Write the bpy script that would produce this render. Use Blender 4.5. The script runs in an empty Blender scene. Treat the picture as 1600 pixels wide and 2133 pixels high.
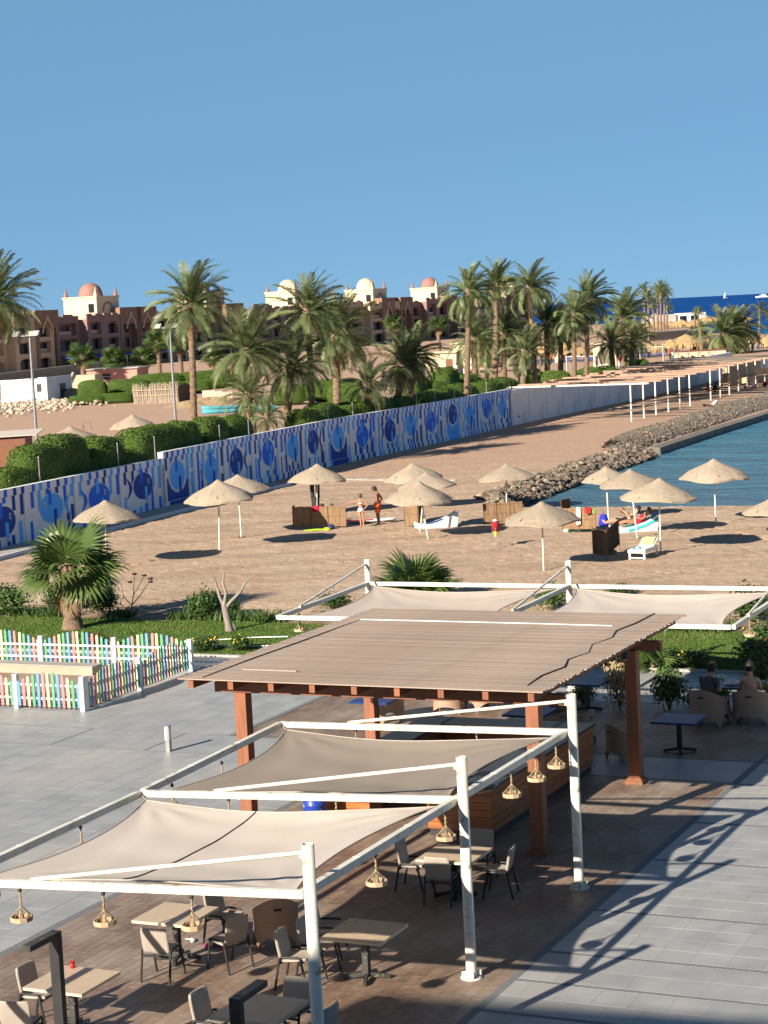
import bpy, bmesh, math, random
import numpy as np
from mathutils import Vector, Matrix
random.seed(7)
R = math.radians
scene = bpy.context.scene
col = scene.collection
# ------------------------------------------------------------------ camera, sky, sun, exposure
PITCH, ROLL, CAM_H = 0.09941215, -0.05093432, 10.0
FWD = Vector((0, math.cos(PITCH), -math.sin(PITCH)))
_u0 = Vector((1, 0, 0)).cross(FWD)
RIGHT = math.cos(ROLL) * Vector((1, 0, 0)) + math.sin(ROLL) * _u0
UP = -math.sin(ROLL) * Vector((1, 0, 0)) + math.cos(ROLL) * _u0
cam_data = bpy.data.cameras.new('camera')
cam = bpy.data.objects.new('camera', cam_data); col.objects.link(cam)
cam_data.sensor_fit = 'HORIZONTAL'; cam_data.sensor_width = 36.0
FOCAL = 4167.14
cam_data.lens = 36.0 * FOCAL / 1600.0
cam_data.clip_start = 0.5; cam_data.clip_end = 40000
m = Matrix((RIGHT, UP, -FWD)).transposed().to_4x4(); m.translation = Vector((0, 0, CAM_H))
cam.matrix_world = m
scene.camera = cam
SUN_EL, SHADOW_AZ = 24.5, 41.5          # degrees; azimuth of the shadows, clockwise from +Y
world = bpy.data.worlds.new('World'); scene.world = world; world.use_nodes = True
wn = world.node_tree
bg = wn.nodes['Background']
sky = wn.nodes.new('ShaderNodeTexSky'); sky.sky_type = 'NISHITA'; sky.sun_disc = False
sky.sun_elevation = R(SUN_EL); sky.sun_rotation = R(SHADOW_AZ + 180.0)
sky.air_density = 0.45; sky.dust_density = 0.0; sky.ozone_density = 7.0; sky.altitude = 0
smix = wn.nodes.new('ShaderNodeMix'); smix.data_type = 'RGBA'; smix.inputs['Factor'].default_value = 0.72      # even desert haze over the clear sky
smix.inputs['B'].default_value = (2.38, 4.85, 7.4, 1)
stc = wn.nodes.new('ShaderNodeTexCoord'); ssp = wn.nodes.new('ShaderNodeSeparateXYZ'); smr = wn.nodes.new('ShaderNodeMapRange')
smr.interpolation_type = 'SMOOTHSTEP'
smr.inputs['From Min'].default_value = 0.20; smr.inputs['From Max'].default_value = 0.85; smr.inputs['To Min'].default_value = 0.72; smr.inputs['To Max'].default_value = 0.06   # the haze thins out overhead
wn.links.new(stc.outputs['Generated'], ssp.inputs[0]); wn.links.new(ssp.outputs['Z'], smr.inputs['Value']); wn.links.new(smr.outputs['Result'], smix.inputs['Factor'])
wn.links.new(sky.outputs['Color'], smix.inputs['A']); wn.links.new(smix.outputs['Result'], bg.inputs['Color'])
bg.inputs['Strength'].default_value = 0.0425
sun_data = bpy.data.lights.new('sun', 'SUN'); sun_data.energy = 5.0; sun_data.angle = R(0.53)
sun_data.color = (1.0, 0.89, 0.74)
sun = bpy.data.objects.new('sun', sun_data); col.objects.link(sun)
_az = R(SHADOW_AZ)
LIGHT_DIR = Vector((math.sin(_az) * math.cos(R(SUN_EL)), math.cos(_az) * math.cos(R(SUN_EL)), -math.sin(R(SUN_EL))))
sun.rotation_euler = LIGHT_DIR.to_track_quat('-Z', 'Y').to_euler()
sun.location = (-30, -30, 40)
vs = scene.view_settings
vs.view_transform = 'Standard'; vs.look = 'None'; vs.exposure = 1.08; vs.gamma = 1.0; vs.use_curve_mapping = False

# ------------------------------------------------------------------ survey helpers (site coordinates in metres)
SAND_Z = -0.06
def P(px, py, z=SAND_Z):
    """point of the horizontal plane z seen at a pixel of the 1600 x 2133 photograph"""
    d = FWD + RIGHT * ((px - 800.0) / FOCAL) - UP * ((py - 1066.5) / FOCAL)
    t = (z - CAM_H) / d.z
    return Vector((d.x * t, d.y * t, z))
def Pd(px, py, y):
    """point seen at a pixel at world distance y"""
    d = FWD + RIGHT * ((px - 800.0) / FOCAL) - UP * ((py - 1066.5) / FOCAL)
    t = y / d.y
    return Vector((d.x * t, y, CAM_H + d.z * t))
YAW = -0.444255
AX = Vector((math.cos(YAW), math.sin(YAW), 0)); BX = Vector((-math.sin(YAW), math.cos(YAW), 0))
ORG = Vector((0.93361, 29.21525, 0))
def AB(a, b, z=0.0):
    return ORG + AX * a + BX * b + Vector((0, 0, z))
def toab(p):
    d = p - ORG; return d.dot(AX), d.dot(BX)

# ------------------------------------------------------------------ mesh builder
class MB:
    def __init__(s): s.v = []; s.f = []; s.mi = []; s.sm = []
    def add(s, vs, fs, mi=0, sm=False):
        o = len(s.v); s.v.extend([tuple(x) for x in vs])
        for f in fs: s.f.append(tuple(i + o for i in f)); s.mi.append(mi); s.sm.append(sm)
        return s
    def box(s, x0, x1, y0, y1, z0, z1, mi=0):
        return s.add([(x0,y0,z0),(x1,y0,z0),(x1,y1,z0),(x0,y1,z0),(x0,y0,z1),(x1,y0,z1),(x1,y1,z1),(x0,y1,z1)],
              [(3,2,1,0),(4,5,6,7),(0,1,5,4),(1,2,6,5),(2,3,7,6),(3,0,4,7)], mi)
    def beam(s, p, q, w, h, mi=0, up=(0,0,1)):
        p = Vector(p); q = Vector(q); d = (q - p).normalized(); u = Vector(up)
        sd = d.cross(u)
        if sd.length < 1e-4: sd = d.cross(Vector((1,0,0)))
        sd.normalize(); u = sd.cross(d).normalized()
        vs_ = []
        for e in (p, q):
            for a_, b_ in ((-1,-1),(1,-1),(1,1),(-1,1)): vs_.append(e + sd * (a_ * w / 2) + u * (b_ * h / 2))
        return s.add(vs_, [(0,1,2,3),(7,6,5,4),(0,4,5,1),(1,5,6,2),(2,6,7,3),(3,7,4,0)], mi)
    def tube(s, pts, r, n=8, mi=0, cap=True, sm=True):
        pts = [Vector(p) for p in pts]; N = len(pts)
        rs = r if isinstance(r, (list, tuple)) else [r] * N
        vs_ = []; prev = None
        for i in range(N):
            d = (pts[min(i+1, N-1)] - pts[max(i-1, 0)]).normalized()
            if prev is None:
                ref = Vector((0,0,1)) if abs(d.z) < .9 else Vector((1,0,0))
                sx = d.cross(ref).normalized()
            else:
                sx = (prev - d * prev.dot(d)).normalized()
            prev = sx; sy = d.cross(sx)
            for k in range(n):
                t = 2 * math.pi * k / n
                vs_.append(pts[i] + (sx * math.cos(t) + sy * math.sin(t)) * rs[i])
        fs = []
        for i in range(N - 1):
            for k in range(n):
                k2 = (k + 1) % n
                fs.append((i*n+k, i*n+k2, (i+1)*n+k2, (i+1)*n+k))
        s.add(vs_, fs, mi, sm)
        if cap:
            s.add(vs_[:n], [tuple(range(n))[::-1]], mi); s.add(vs_[-n:], [tuple(range(n))], mi)
        return s
    def lathe(s, prof, n=16, c=(0,0,0), mi=0, sm=True):
        vs_ = []
        for r_, z_ in prof:
            for k in range(n):
                t = 2 * math.pi * k / n; vs_.append((c[0] + r_*math.cos(t), c[1] + r_*math.sin(t), c[2] + z_))
        fs = []
        for i in range(len(prof) - 1):
            for k in range(n):
                k2 = (k+1) % n; fs.append((i*n+k, i*n+k2, (i+1)*n+k2, (i+1)*n+k))
        return s.add(vs_, fs, mi, sm)
    def prism(s, poly, z0, z1, mi=0):
        n = len(poly)
        vs_ = [(x, y, z0) for x, y in poly] + [(x, y, z1) for x, y in poly]
        fs = [tuple(range(n))[::-1], tuple(range(n, 2*n))] + [(i, (i+1) % n, n + (i+1) % n, n + i) for i in range(n)]
        return s.add(vs_, fs, mi)
    def grid(s, fn, nu, nv, mi=0, sm=True):
        vs_ = [fn(i / nu, j / nv) for j in range(nv + 1) for i in range(nu + 1)]
        fs = [(j*(nu+1)+i, j*(nu+1)+i+1, (j+1)*(nu+1)+i+1, (j+1)*(nu+1)+i) for j in range(nv) for i in range(nu)]
        return s.add(vs_, fs, mi, sm)
    def mesh(s, name):
        me = bpy.data.meshes.new(name); me.from_pydata(s.v, [], s.f)
        me.polygons.foreach_set('material_index', s.mi); me.polygons.foreach_set('use_smooth', s.sm)
        me.update(); return me
    def build(s, name, mats, parent=None, loc=None, rz=0.0, bevel=0.0):
        return ob(name, s.mesh(name), mats, parent, loc, rz, bevel)
def ob(name, me, mats=None, parent=None, loc=None, rz=0.0, bevel=0.0):
    if mats is not None and len(me.materials) == 0:
        for mm in (mats if isinstance(mats, (list, tuple)) else [mats]): me.materials.append(mm)
    o = bpy.data.objects.new(name, me); col.objects.link(o)
    if parent is not None: o.parent = parent
    if loc is not None: o.location = loc
    if rz: o.rotation_euler = (0, 0, rz)
    if bevel:
        b = o.modifiers.new('bevel', 'BEVEL'); b.width = bevel; b.segments = 2; b.limit_method = 'ANGLE'
    return o
def tag(o, label, cat, group=None):
    o['label'] = label; o['category'] = cat
    if group: o['group'] = group
    return o
def thing(name, label, cat, loc=(0,0,0), rz=0.0, group=None):
    o = bpy.data.objects.new(name, None); col.objects.link(o); o.empty_display_size = .2
    o.location = loc; o.rotation_euler = (0, 0, rz)
    return tag(o, label, cat, group)
def struct(o): o['kind'] = 'structure'; return o
def stuff(o): o['kind'] = 'stuff'; return o
KIDS = {}
def kids(o): return [c for c in bpy.data.objects if c.parent == o]
def tree_of(o, cache):
    return [(c, tree_of(c, cache)) for c in cache.get(o.name, [])]
def snapshot(o):
    cache = {}
    for c in bpy.data.objects:
        if c.parent is not None: cache.setdefault(c.parent.name, []).append(c)
    return (o, tree_of(o, cache))
def copy_tree(snap, parent=None):
    o, ch = snap
    c = o.copy(); col.objects.link(c)
    if parent is not None: c.parent = parent
    for s in ch: copy_tree(s, c)
    return c

# ------------------------------------------------------------------ materials
def srgb(r, g, b):
    f = lambda c: c / 12.92 if c <= .04045 else ((c + .055) / 1.055) ** 2.4
    return (f(r/255), f(g/255), f(b/255))
def mat(name, c, rough=.7, c2=None, vs_=4.0, bump=0.0, bs=30.0, metal=0.0, spec=.4, rnd=0.0, detail=4, stretch=None, island=False,
        contrast=(.3,.7), trans=0.0, wpos=False, c3=None, c3s=.4, c3r=(.5,.7), bdist=.02):
    """procedural Principled material: two-tone noise colour, fine bump, per-object tint"""
    mm = bpy.data.materials.new(name); mm.use_nodes = True
    nt = mm.node_tree; N = nt.nodes; L = nt.links
    b = N['Principled BSDF']
    b.inputs['Roughness'].default_value = rough; b.inputs['Metallic'].default_value = metal
    b.inputs['Specular IOR Level'].default_value = spec
    tc = N.new('ShaderNodeTexCoord'); vec = tc.outputs['Object']
    if wpos: vec = N.new('ShaderNodeNewGeometry').outputs['Position']
    if stretch:
        mp = N.new('ShaderNodeMapping'); mp.inputs['Scale'].default_value = stretch
        L.new(vec, mp.inputs['Vector']); vec = mp.outputs['Vector']
    out = None
    if c2 is None: c2 = tuple(x * .8 for x in c)
    nz = N.new('ShaderNodeTexNoise'); nz.inputs['Scale'].default_value = vs_; nz.inputs['Detail'].default_value = detail
    L.new(vec, nz.inputs['Vector'])
    rp = N.new('ShaderNodeValToRGB')
    rp.color_ramp.elements[0].position = contrast[0]; rp.color_ramp.elements[1].position = contrast[1]
    rp.color_ramp.elements[0].color = (*c2, 1); rp.color_ramp.elements[1].color = (*c, 1)
    L.new(nz.outputs['Fac'], rp.inputs['Fac']); out = rp.outputs['Color']
    if c3 is not None:
        n3 = N.new('ShaderNodeTexNoise'); n3.inputs['Scale'].default_value = c3s; n3.inputs['Detail'].default_value = 5
        L.new(vec, n3.inputs['Vector'])
        mr = N.new('ShaderNodeMapRange'); mr.inputs['From Min'].default_value = c3r[0]; mr.inputs['From Max'].default_value = c3r[1]
        L.new(n3.outputs['Fac'], mr.inputs['Value'])
        mx = N.new('ShaderNodeMix'); mx.data_type = 'RGBA'
        L.new(mr.outputs['Result'], mx.inputs['Factor']); L.new(out, mx.inputs['A']); mx.inputs['B'].default_value = (*c3, 1)
        out = mx.outputs['Result']
    if rnd:
        oi = N.new('ShaderNodeObjectInfo'); val = oi.outputs['Random']
        if island:
            ge = N.new('ShaderNodeNewGeometry')
            ad = N.new('ShaderNodeMath'); ad.operation = 'ADD'; L.new(val, ad.inputs[0]); L.new(ge.outputs['Random Per Island'], ad.inputs[1])
            fr = N.new('ShaderNodeMath'); fr.operation = 'FRACT'; L.new(ad.outputs[0], fr.inputs[0]); val = fr.outputs[0]
        mr = N.new('ShaderNodeMapRange'); mr.inputs['To Min'].default_value = 1 - rnd; mr.inputs['To Max'].default_value = 1 + rnd
        L.new(val, mr.inputs['Value'])
        hs = N.new('ShaderNodeHueSaturation'); L.new(mr.outputs['Result'], hs.inputs['Value']); L.new(out, hs.inputs['Color'])
        out = hs.outputs['Color']
    L.new(out, b.inputs['Base Color'])
    if bump:
        nb = N.new('ShaderNodeTexNoise'); nb.inputs['Scale'].default_value = bs; nb.inputs['Detail'].default_value = 5
        L.new(vec, nb.inputs['Vector'])
        bp = N.new('ShaderNodeBump'); bp.inputs['Strength'].default_value = bump; bp.inputs['Distance'].default_value = bdist
        L.new(nb.outputs['Fac'], bp.inputs['Height']); L.new(bp.outputs['Normal'], b.inputs['Normal'])
    if trans:
        tr = N.new('ShaderNodeBsdfTranslucent'); L.new(out, tr.inputs['Color'])
        ms = N.new('ShaderNodeMixShader'); ms.inputs[0].default_value = trans
        L.new(b.outputs[0], ms.inputs[1]); L.new(tr.outputs[0], ms.inputs[2])
        L.new(ms.outputs[0], N['Material Output'].inputs['Surface'])
    return mm
M = {}
M['white_steel'] = mat('white_steel', (.72,.70,.62), .45, (.58,.55,.46), 2.2, .15, 40, c3=(.33,.21,.12), c3s=5, c3r=(.59,.72))
M['white_paint'] = mat('white_paint', (.78,.78,.75), .5, (.68,.67,.63), 3, .1, 50)
M['grey_tile'] = mat('grey_tile', (.355,.36,.36), .45, (.265,.27,.275), 1.3, .12, 26, rnd=.05, island=True, c3=(.385,.36,.335), c3s=.22, c3r=(.48,.68), spec=.35, wpos=True)
M['grey_grout'] = mat('grey_grout', (.46,.43,.40), .9)
M['dark_grout'] = mat('dark_grout', (.14,.14,.135), .9)
M['brick_tile'] = mat('brick_tile', (.235,.158,.112), .5, (.145,.096,.070), 7, .25, 60, rnd=.16, island=True, c3=(.28,.225,.18), c3s=.5, c3r=(.42,.65), wpos=True)
M['brick_grout'] = mat('brick_grout', (.36,.28,.21), .9)
M['pebble_band'] = mat('pebble_band', (.26,.27,.28), .8, (.085,.09,.10), 60, .6, 70, contrast=(.42,.6))
M['lawn_soil'] = mat('lawn_soil', (.085,.10,.030), .95, (.06,.075,.022), 2.0, .4, 60)
M['grass'] = mat('grass', (.11,.195,.028), .6, (.075,.15,.02), .6, 0, rnd=.25, island=True, trans=.25, c3=(.13,.17,.035), c3s=.35, c3r=(.5,.7))
M['soil'] = mat('soil', (.34,.235,.16), .95, (.20,.135,.09), 2.2, .8, 14, c3=(.12,.085,.06), c3s=1.1, c3r=(.52,.66))
M['concrete'] = mat('concrete', (.40,.38,.35), .9, (.31,.295,.27), 1.4, .3, 40)
M['block_wall'] = mat('block_wall', (.78,.78,.79), .85, (.69,.69,.70), .9, .5, 14, c3=(.58,.56,.54), c3s=.5, c3r=(.52,.75))
M['blue_navy'] = mat('blue_navy', (.008,.045,.28), .75, (.012,.055,.31), 1.5, .3, 14)
M['blue_mid'] = mat('blue_mid', (.010,.13,.70), .75, (.016,.15,.72), 1.5, .3, 14)
M['blue_light'] = mat('blue_light', (.07,.38,.90), .75, (.09,.41,.90), 1.5, .3, 14)
M['paint_white'] = mat('paint_white', (.66,.66,.66), .8, (.56,.56,.56), 1.5, .3, 14)
M['wood_post'] = mat('wood_post', (.27,.105,.052), .55, (.18,.066,.032), 3, .3, 12, stretch=(6,6,.5), rnd=.08)
M['wood_dark'] = mat('wood_dark', (.21,.085,.045), .6, (.14,.055,.03), 3, .3, 12, stretch=(1,6,6))
M['wood_counter'] = mat('wood_counter', (.38,.13,.036), .5, (.25,.08,.022), 2.2, .2, 10, stretch=(.6,.6,6), rnd=.12)
M['roof_slat'] = mat('roof_slat', (.37,.285,.225), .8, (.295,.22,.17), 1.6, .3, 20, stretch=(.5,8,8), rnd=.14, island=True, c3=(.33,.275,.235), c3s=.3, c3r=(.45,.62))
M['black'] = mat('black', (.018,.018,.02), .5, (.03,.03,.03), 6, .1, 30)
M['black_worn'] = mat('black_worn', (.022,.024,.026), .5, (.05,.05,.045), 5, .3, 30, c3=(.22,.20,.16), c3s=14, c3r=(.60,.74))
M['rope'] = mat('rope', (.40,.31,.20), .9, (.24,.17,.10), 40, .5, 90)
M['lantern_wood'] = mat('lantern_wood', (.52,.40,.26), .7, (.40,.29,.18), 12, .2, 40, rnd=.08)
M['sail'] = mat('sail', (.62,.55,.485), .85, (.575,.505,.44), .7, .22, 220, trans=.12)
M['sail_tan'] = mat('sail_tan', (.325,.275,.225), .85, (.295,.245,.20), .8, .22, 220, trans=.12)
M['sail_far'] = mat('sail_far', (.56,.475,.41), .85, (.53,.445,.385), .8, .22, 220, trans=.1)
M['table_top'] = mat('table_top', (.50,.395,.29), .45, (.45,.35,.25), 9, .1, 60)
M['table_edge'] = mat('table_edge', (.66,.58,.42), .6)
M['blue_top'] = mat('blue_top', (.012,.035,.13), .4, (.02,.05,.17), 3, .05, 20, c3=(.09,.13,.22), c3s=6, c3r=(.62,.78), spec=.12)
M['chair_pad'] = mat('chair_pad', (.37,.325,.28), .65, (.32,.28,.24), 6, .12, 120)
M['pad_trim'] = mat('pad_trim', (.42,.37,.31), .6)
M['wicker'] = mat('wicker', (.43,.29,.20), .6, (.33,.215,.145), 4, .5, 60, stretch=(1,1,14))
M['stone_plinth'] = mat('stone_plinth', (.44,.30,.20), .8)
M['blue_drum'] = mat('blue_drum', (.012,.035,.26), .4, (.02,.06,.36), 9, c3=(.4,.45,.6), c3s=9, c3r=(.62,.72))
M['counter_stone'] = mat('counter_stone', (.030,.034,.042), .35, (.05,.055,.065), 30, spec=.15)
M['steel'] = mat('steel', (.42,.42,.42), .35, (.33,.33,.33), 5, metal=.7)
M['lamp_glass'] = mat('lamp_glass', (.75,.75,.70), .2)
for n_, c_ in dict(blue=(.13,.30,.50), pink=(.56,.22,.23), yellow=(.60,.57,.32), green=(.11,.34,.20)).items():
    M['picket_' + n_] = mat('picket_' + n_, c_, .5, tuple(x * .85 for x in c_), 4, .1, 40, rnd=.06)
M['leaf_date'] = mat('leaf_date', (.145,.185,.075), .45, (.09,.125,.045), 1.2, 0, rnd=.28, trans=.2, c3=(.22,.24,.12), c3s=.6, c3r=(.5,.7))
M['leaf_fan'] = mat('leaf_fan', (.10,.155,.040), .42, (.07,.12,.028), 1.5, 0, rnd=.2, trans=.25)
M['leaf_dead'] = mat('leaf_dead', (.30,.20,.10), .85, (.19,.12,.06), 2, 0, rnd=.2)
M['leaf_yellow'] = mat('leaf_yellow', (.33,.25,.05), .6, (.22,.18,.04), 2, 0, rnd=.2, trans=.2)
M['trunk_palm'] = mat('trunk_palm', (.27,.185,.12), .9, (.14,.095,.06), 5, .9, 16, stretch=(1,1,2.2), bdist=.06)
M['trunk_dead'] = mat('trunk_dead', (.34,.29,.25), .9, (.17,.14,.12), 4, .6, 20, stretch=(3,3,.6))
M['hedge'] = mat('hedge', (.115,.19,.02), .6, (.06,.115,.014), 2.2, 0, rnd=.3, island=True, trans=.15, c3=(.12,.18,.03), c3s=1.2, c3r=(.52,.7))
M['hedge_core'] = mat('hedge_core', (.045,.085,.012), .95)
M['shrub'] = mat('shrub', (.07,.13,.025), .55, (.04,.085,.018), 2, 0, rnd=.3, island=True, trans=.15)
M['shrub_dry'] = mat('shrub_dry', (.34,.27,.15), .8, (.24,.18,.09), 3, 0, rnd=.2, island=True)
M['twig'] = mat('twig', (.16,.10,.06), .9)
M['flower_yellow'] = mat('flower_yellow', (.75,.52,.03), .6)
M['flower_red'] = mat('flower_red', (.45,.05,.05), .6)
M['straw'] = mat('straw', (.40,.33,.25), .9, (.30,.24,.175), 9, .7, 40, stretch=(1,1,3), rnd=.08, bdist=.03)
M['thatch'] = mat('thatch', (.50,.345,.17), .9, (.30,.19,.085), 3, .8, 20, stretch=(1.5,1.5,.4), rnd=.14, bdist=.08)
M['reed'] = mat('reed', (.33,.21,.115), .85, (.20,.12,.065), 3, .7, 26, stretch=(4,4,.6), rnd=.1, bdist=.03)
M['reed_dark'] = mat('reed_dark', (.10,.062,.036), .85, (.06,.036,.02), 6, .7, 30, stretch=(1,1,4), bdist=.03)
M['plastic_white'] = mat('plastic_white', (.76,.76,.74), .35, (.70,.70,.68), 2)
M['rock'] = mat('rock', (.19,.155,.12), .9, (.09,.075,.06), 2.5, .8, 12, rnd=.4, c3=(.36,.25,.17), c3s=.6, c3r=(.52,.62))
M['rock_wet'] = mat('rock_wet', (.10,.09,.075), .6, (.06,.055,.045), 2.5, .8, 12, rnd=.3)
# ------------------------------------------------------------------ the ground, sea and paths
def proj(p):
    d = Vector(p) - Vector((0, 0, CAM_H)); z = d.dot(FWD)
    if z <= 0.1: return None
    return 800 + FOCAL * d.dot(RIGHT) / z, 1066.5 - FOCAL * d.dot(UP) / z, z
def in_view(p, mg=60):
    q = proj(p)
    return q is not None and -mg < q[0] < 1600 + mg and -mg < q[1] < 2133 + mg

def sand_material():
    mm = bpy.data.materials.new('sand'); mm.use_nodes = True
    nt = mm.node_tree; N = nt.nodes; L = nt.links; b = N['Principled BSDF']
    b.inputs['Roughness'].default_value = .95; b.inputs['Specular IOR Level'].default_value = .15
    tc = N.new('ShaderNodeTexCoord')
    def noise(s, d=5, st=None, rough=.55):
        n = N.new('ShaderNodeTexNoise'); n.inputs['Scale'].default_value = s; n.inputs['Detail'].default_value = d; n.inputs['Roughness'].default_value = rough
        v = tc.outputs['Object']
        if st:
            mp = N.new('ShaderNodeMapping'); mp.inputs['Scale'].default_value = st; mp.inputs['Rotation'].default_value = (0, 0, -.25)
            L.new(v, mp.inputs['Vector']); v = mp.outputs['Vector']
        L.new(v, n.inputs['Vector']); return n.outputs['Fac']
    def mix(f, a_, c_):
        x = N.new('ShaderNodeMix'); x.data_type = 'RGBA'; L.new(f, x.inputs['Factor'])
        if isinstance(a_, tuple): x.inputs['A'].default_value = (*a_, 1)
        else: L.new(a_, x.inputs['A'])
        x.inputs['B'].default_value = (*c_, 1); return x.outputs['Result']
    def rng(f, lo, hi, k=1.0):
        r_ = N.new('ShaderNodeMapRange'); r_.inputs['From Min'].default_value = lo; r_.inputs['From Max'].default_value = hi; r_.inputs['To Max'].default_value = k
        L.new(f, r_.inputs['Value']); return r_.outputs['Result']
    c_ = mix(rng(noise(.12, 6), .4, .62), (.465,.345,.25), (.445,.32,.225))
    c_ = mix(rng(noise(.55, 7, (.35, 1, 1)), .48, .68, .75), c_, (.32,.225,.155))      # damp, trodden streaks
    c_ = mix(rng(noise(2.6, 8, None, .7), .55, .75, .55), c_, (.30,.215,.15))
    c_ = mix(rng(noise(1.1, 6, (.5, 1, 1)), .56, .74, .5), c_, (.55,.43,.325))
    # the strip past the lagoon is pinker, compacted earth
    sp = N.new('ShaderNodeSeparateXYZ'); L.new(tc.outputs['Object'], sp.inputs[0])
    far = rng(sp.outputs['Y'], 112, 138, .65)
    c_ = mix(far, c_, (.45,.29,.205))
    L.new(c_, b.inputs['Base Color'])
    bp = N.new('ShaderNodeBump'); bp.inputs['Strength'].default_value = .75; bp.inputs['Distance'].default_value = .10
    ad = N.new('ShaderNodeMath'); ad.operation = 'ADD'; L.new(noise(3.2, 8, None, .65), ad.inputs[0]); L.new(noise(.7, 4), ad.inputs[1])
    L.new(ad.outputs[0], bp.inputs['Height']); L.new(bp.outputs['Normal'], b.inputs['Normal'])
    return mm
M['sand'] = sand_material()

shore = [(260,-80), (150,52), (60,84), (30,91.5), (18.3,94.6), (11.8,97.2), (7.0,99.6), (5.6,101.8), (8.6,110.4), (12.2,120.0), (15.8,128.6), (18.6,135.8),
         (24.6,149.4), (31.4,165.0), (44.0,192.0), (58.0,226.0), (80.0,270.0), (118.0,335.0), (128.0,395.0), (112.0,440.0), (96.0,480.0), (92.0,560.0), (100.0,640.0),
         (130.0,760.0), (115.0,850.0), (60.0,980.0), (-200.0,1350.0), (-1200.0,2600.0), (-4200.0,3600.0), (-4200.0,-80.0)]
def make_ground():
    bm = bmesh.new()
    top = [bm.verts.new((x, y, SAND_Z)) for x, y in shore]
    n = len(shore)
    cx = [0, 0]
    low = []
    for i, (x, y) in enumerate(shore):
        p0 = Vector(shore[i - 1]); p1 = Vector(shore[(i + 1) % n]); t = (p1 - p0).normalized(); nn = Vector((t.y, -t.x))
        w = 7.0 if i < 6 else 1.6
        low.append(bm.verts.new((x + nn.x * w, y + nn.y * w, -1.6)))
    es = [bm.edges.new((top[i], top[(i + 1) % n])) for i in range(n)]
    bmesh.ops.triangle_fill(bm, edges=es, use_beauty=True)
    for i in range(n): bm.faces.new((top[i], low[i], low[(i+1) % n], top[(i+1) % n]))
    bmesh.ops.recalc_face_normals(bm, faces=bm.faces)
    me = bpy.data.meshes.new('ground'); bm.to_mesh(me); bm.free()
    return struct(ob('ground', me, M['sand']))
make_ground()

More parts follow.
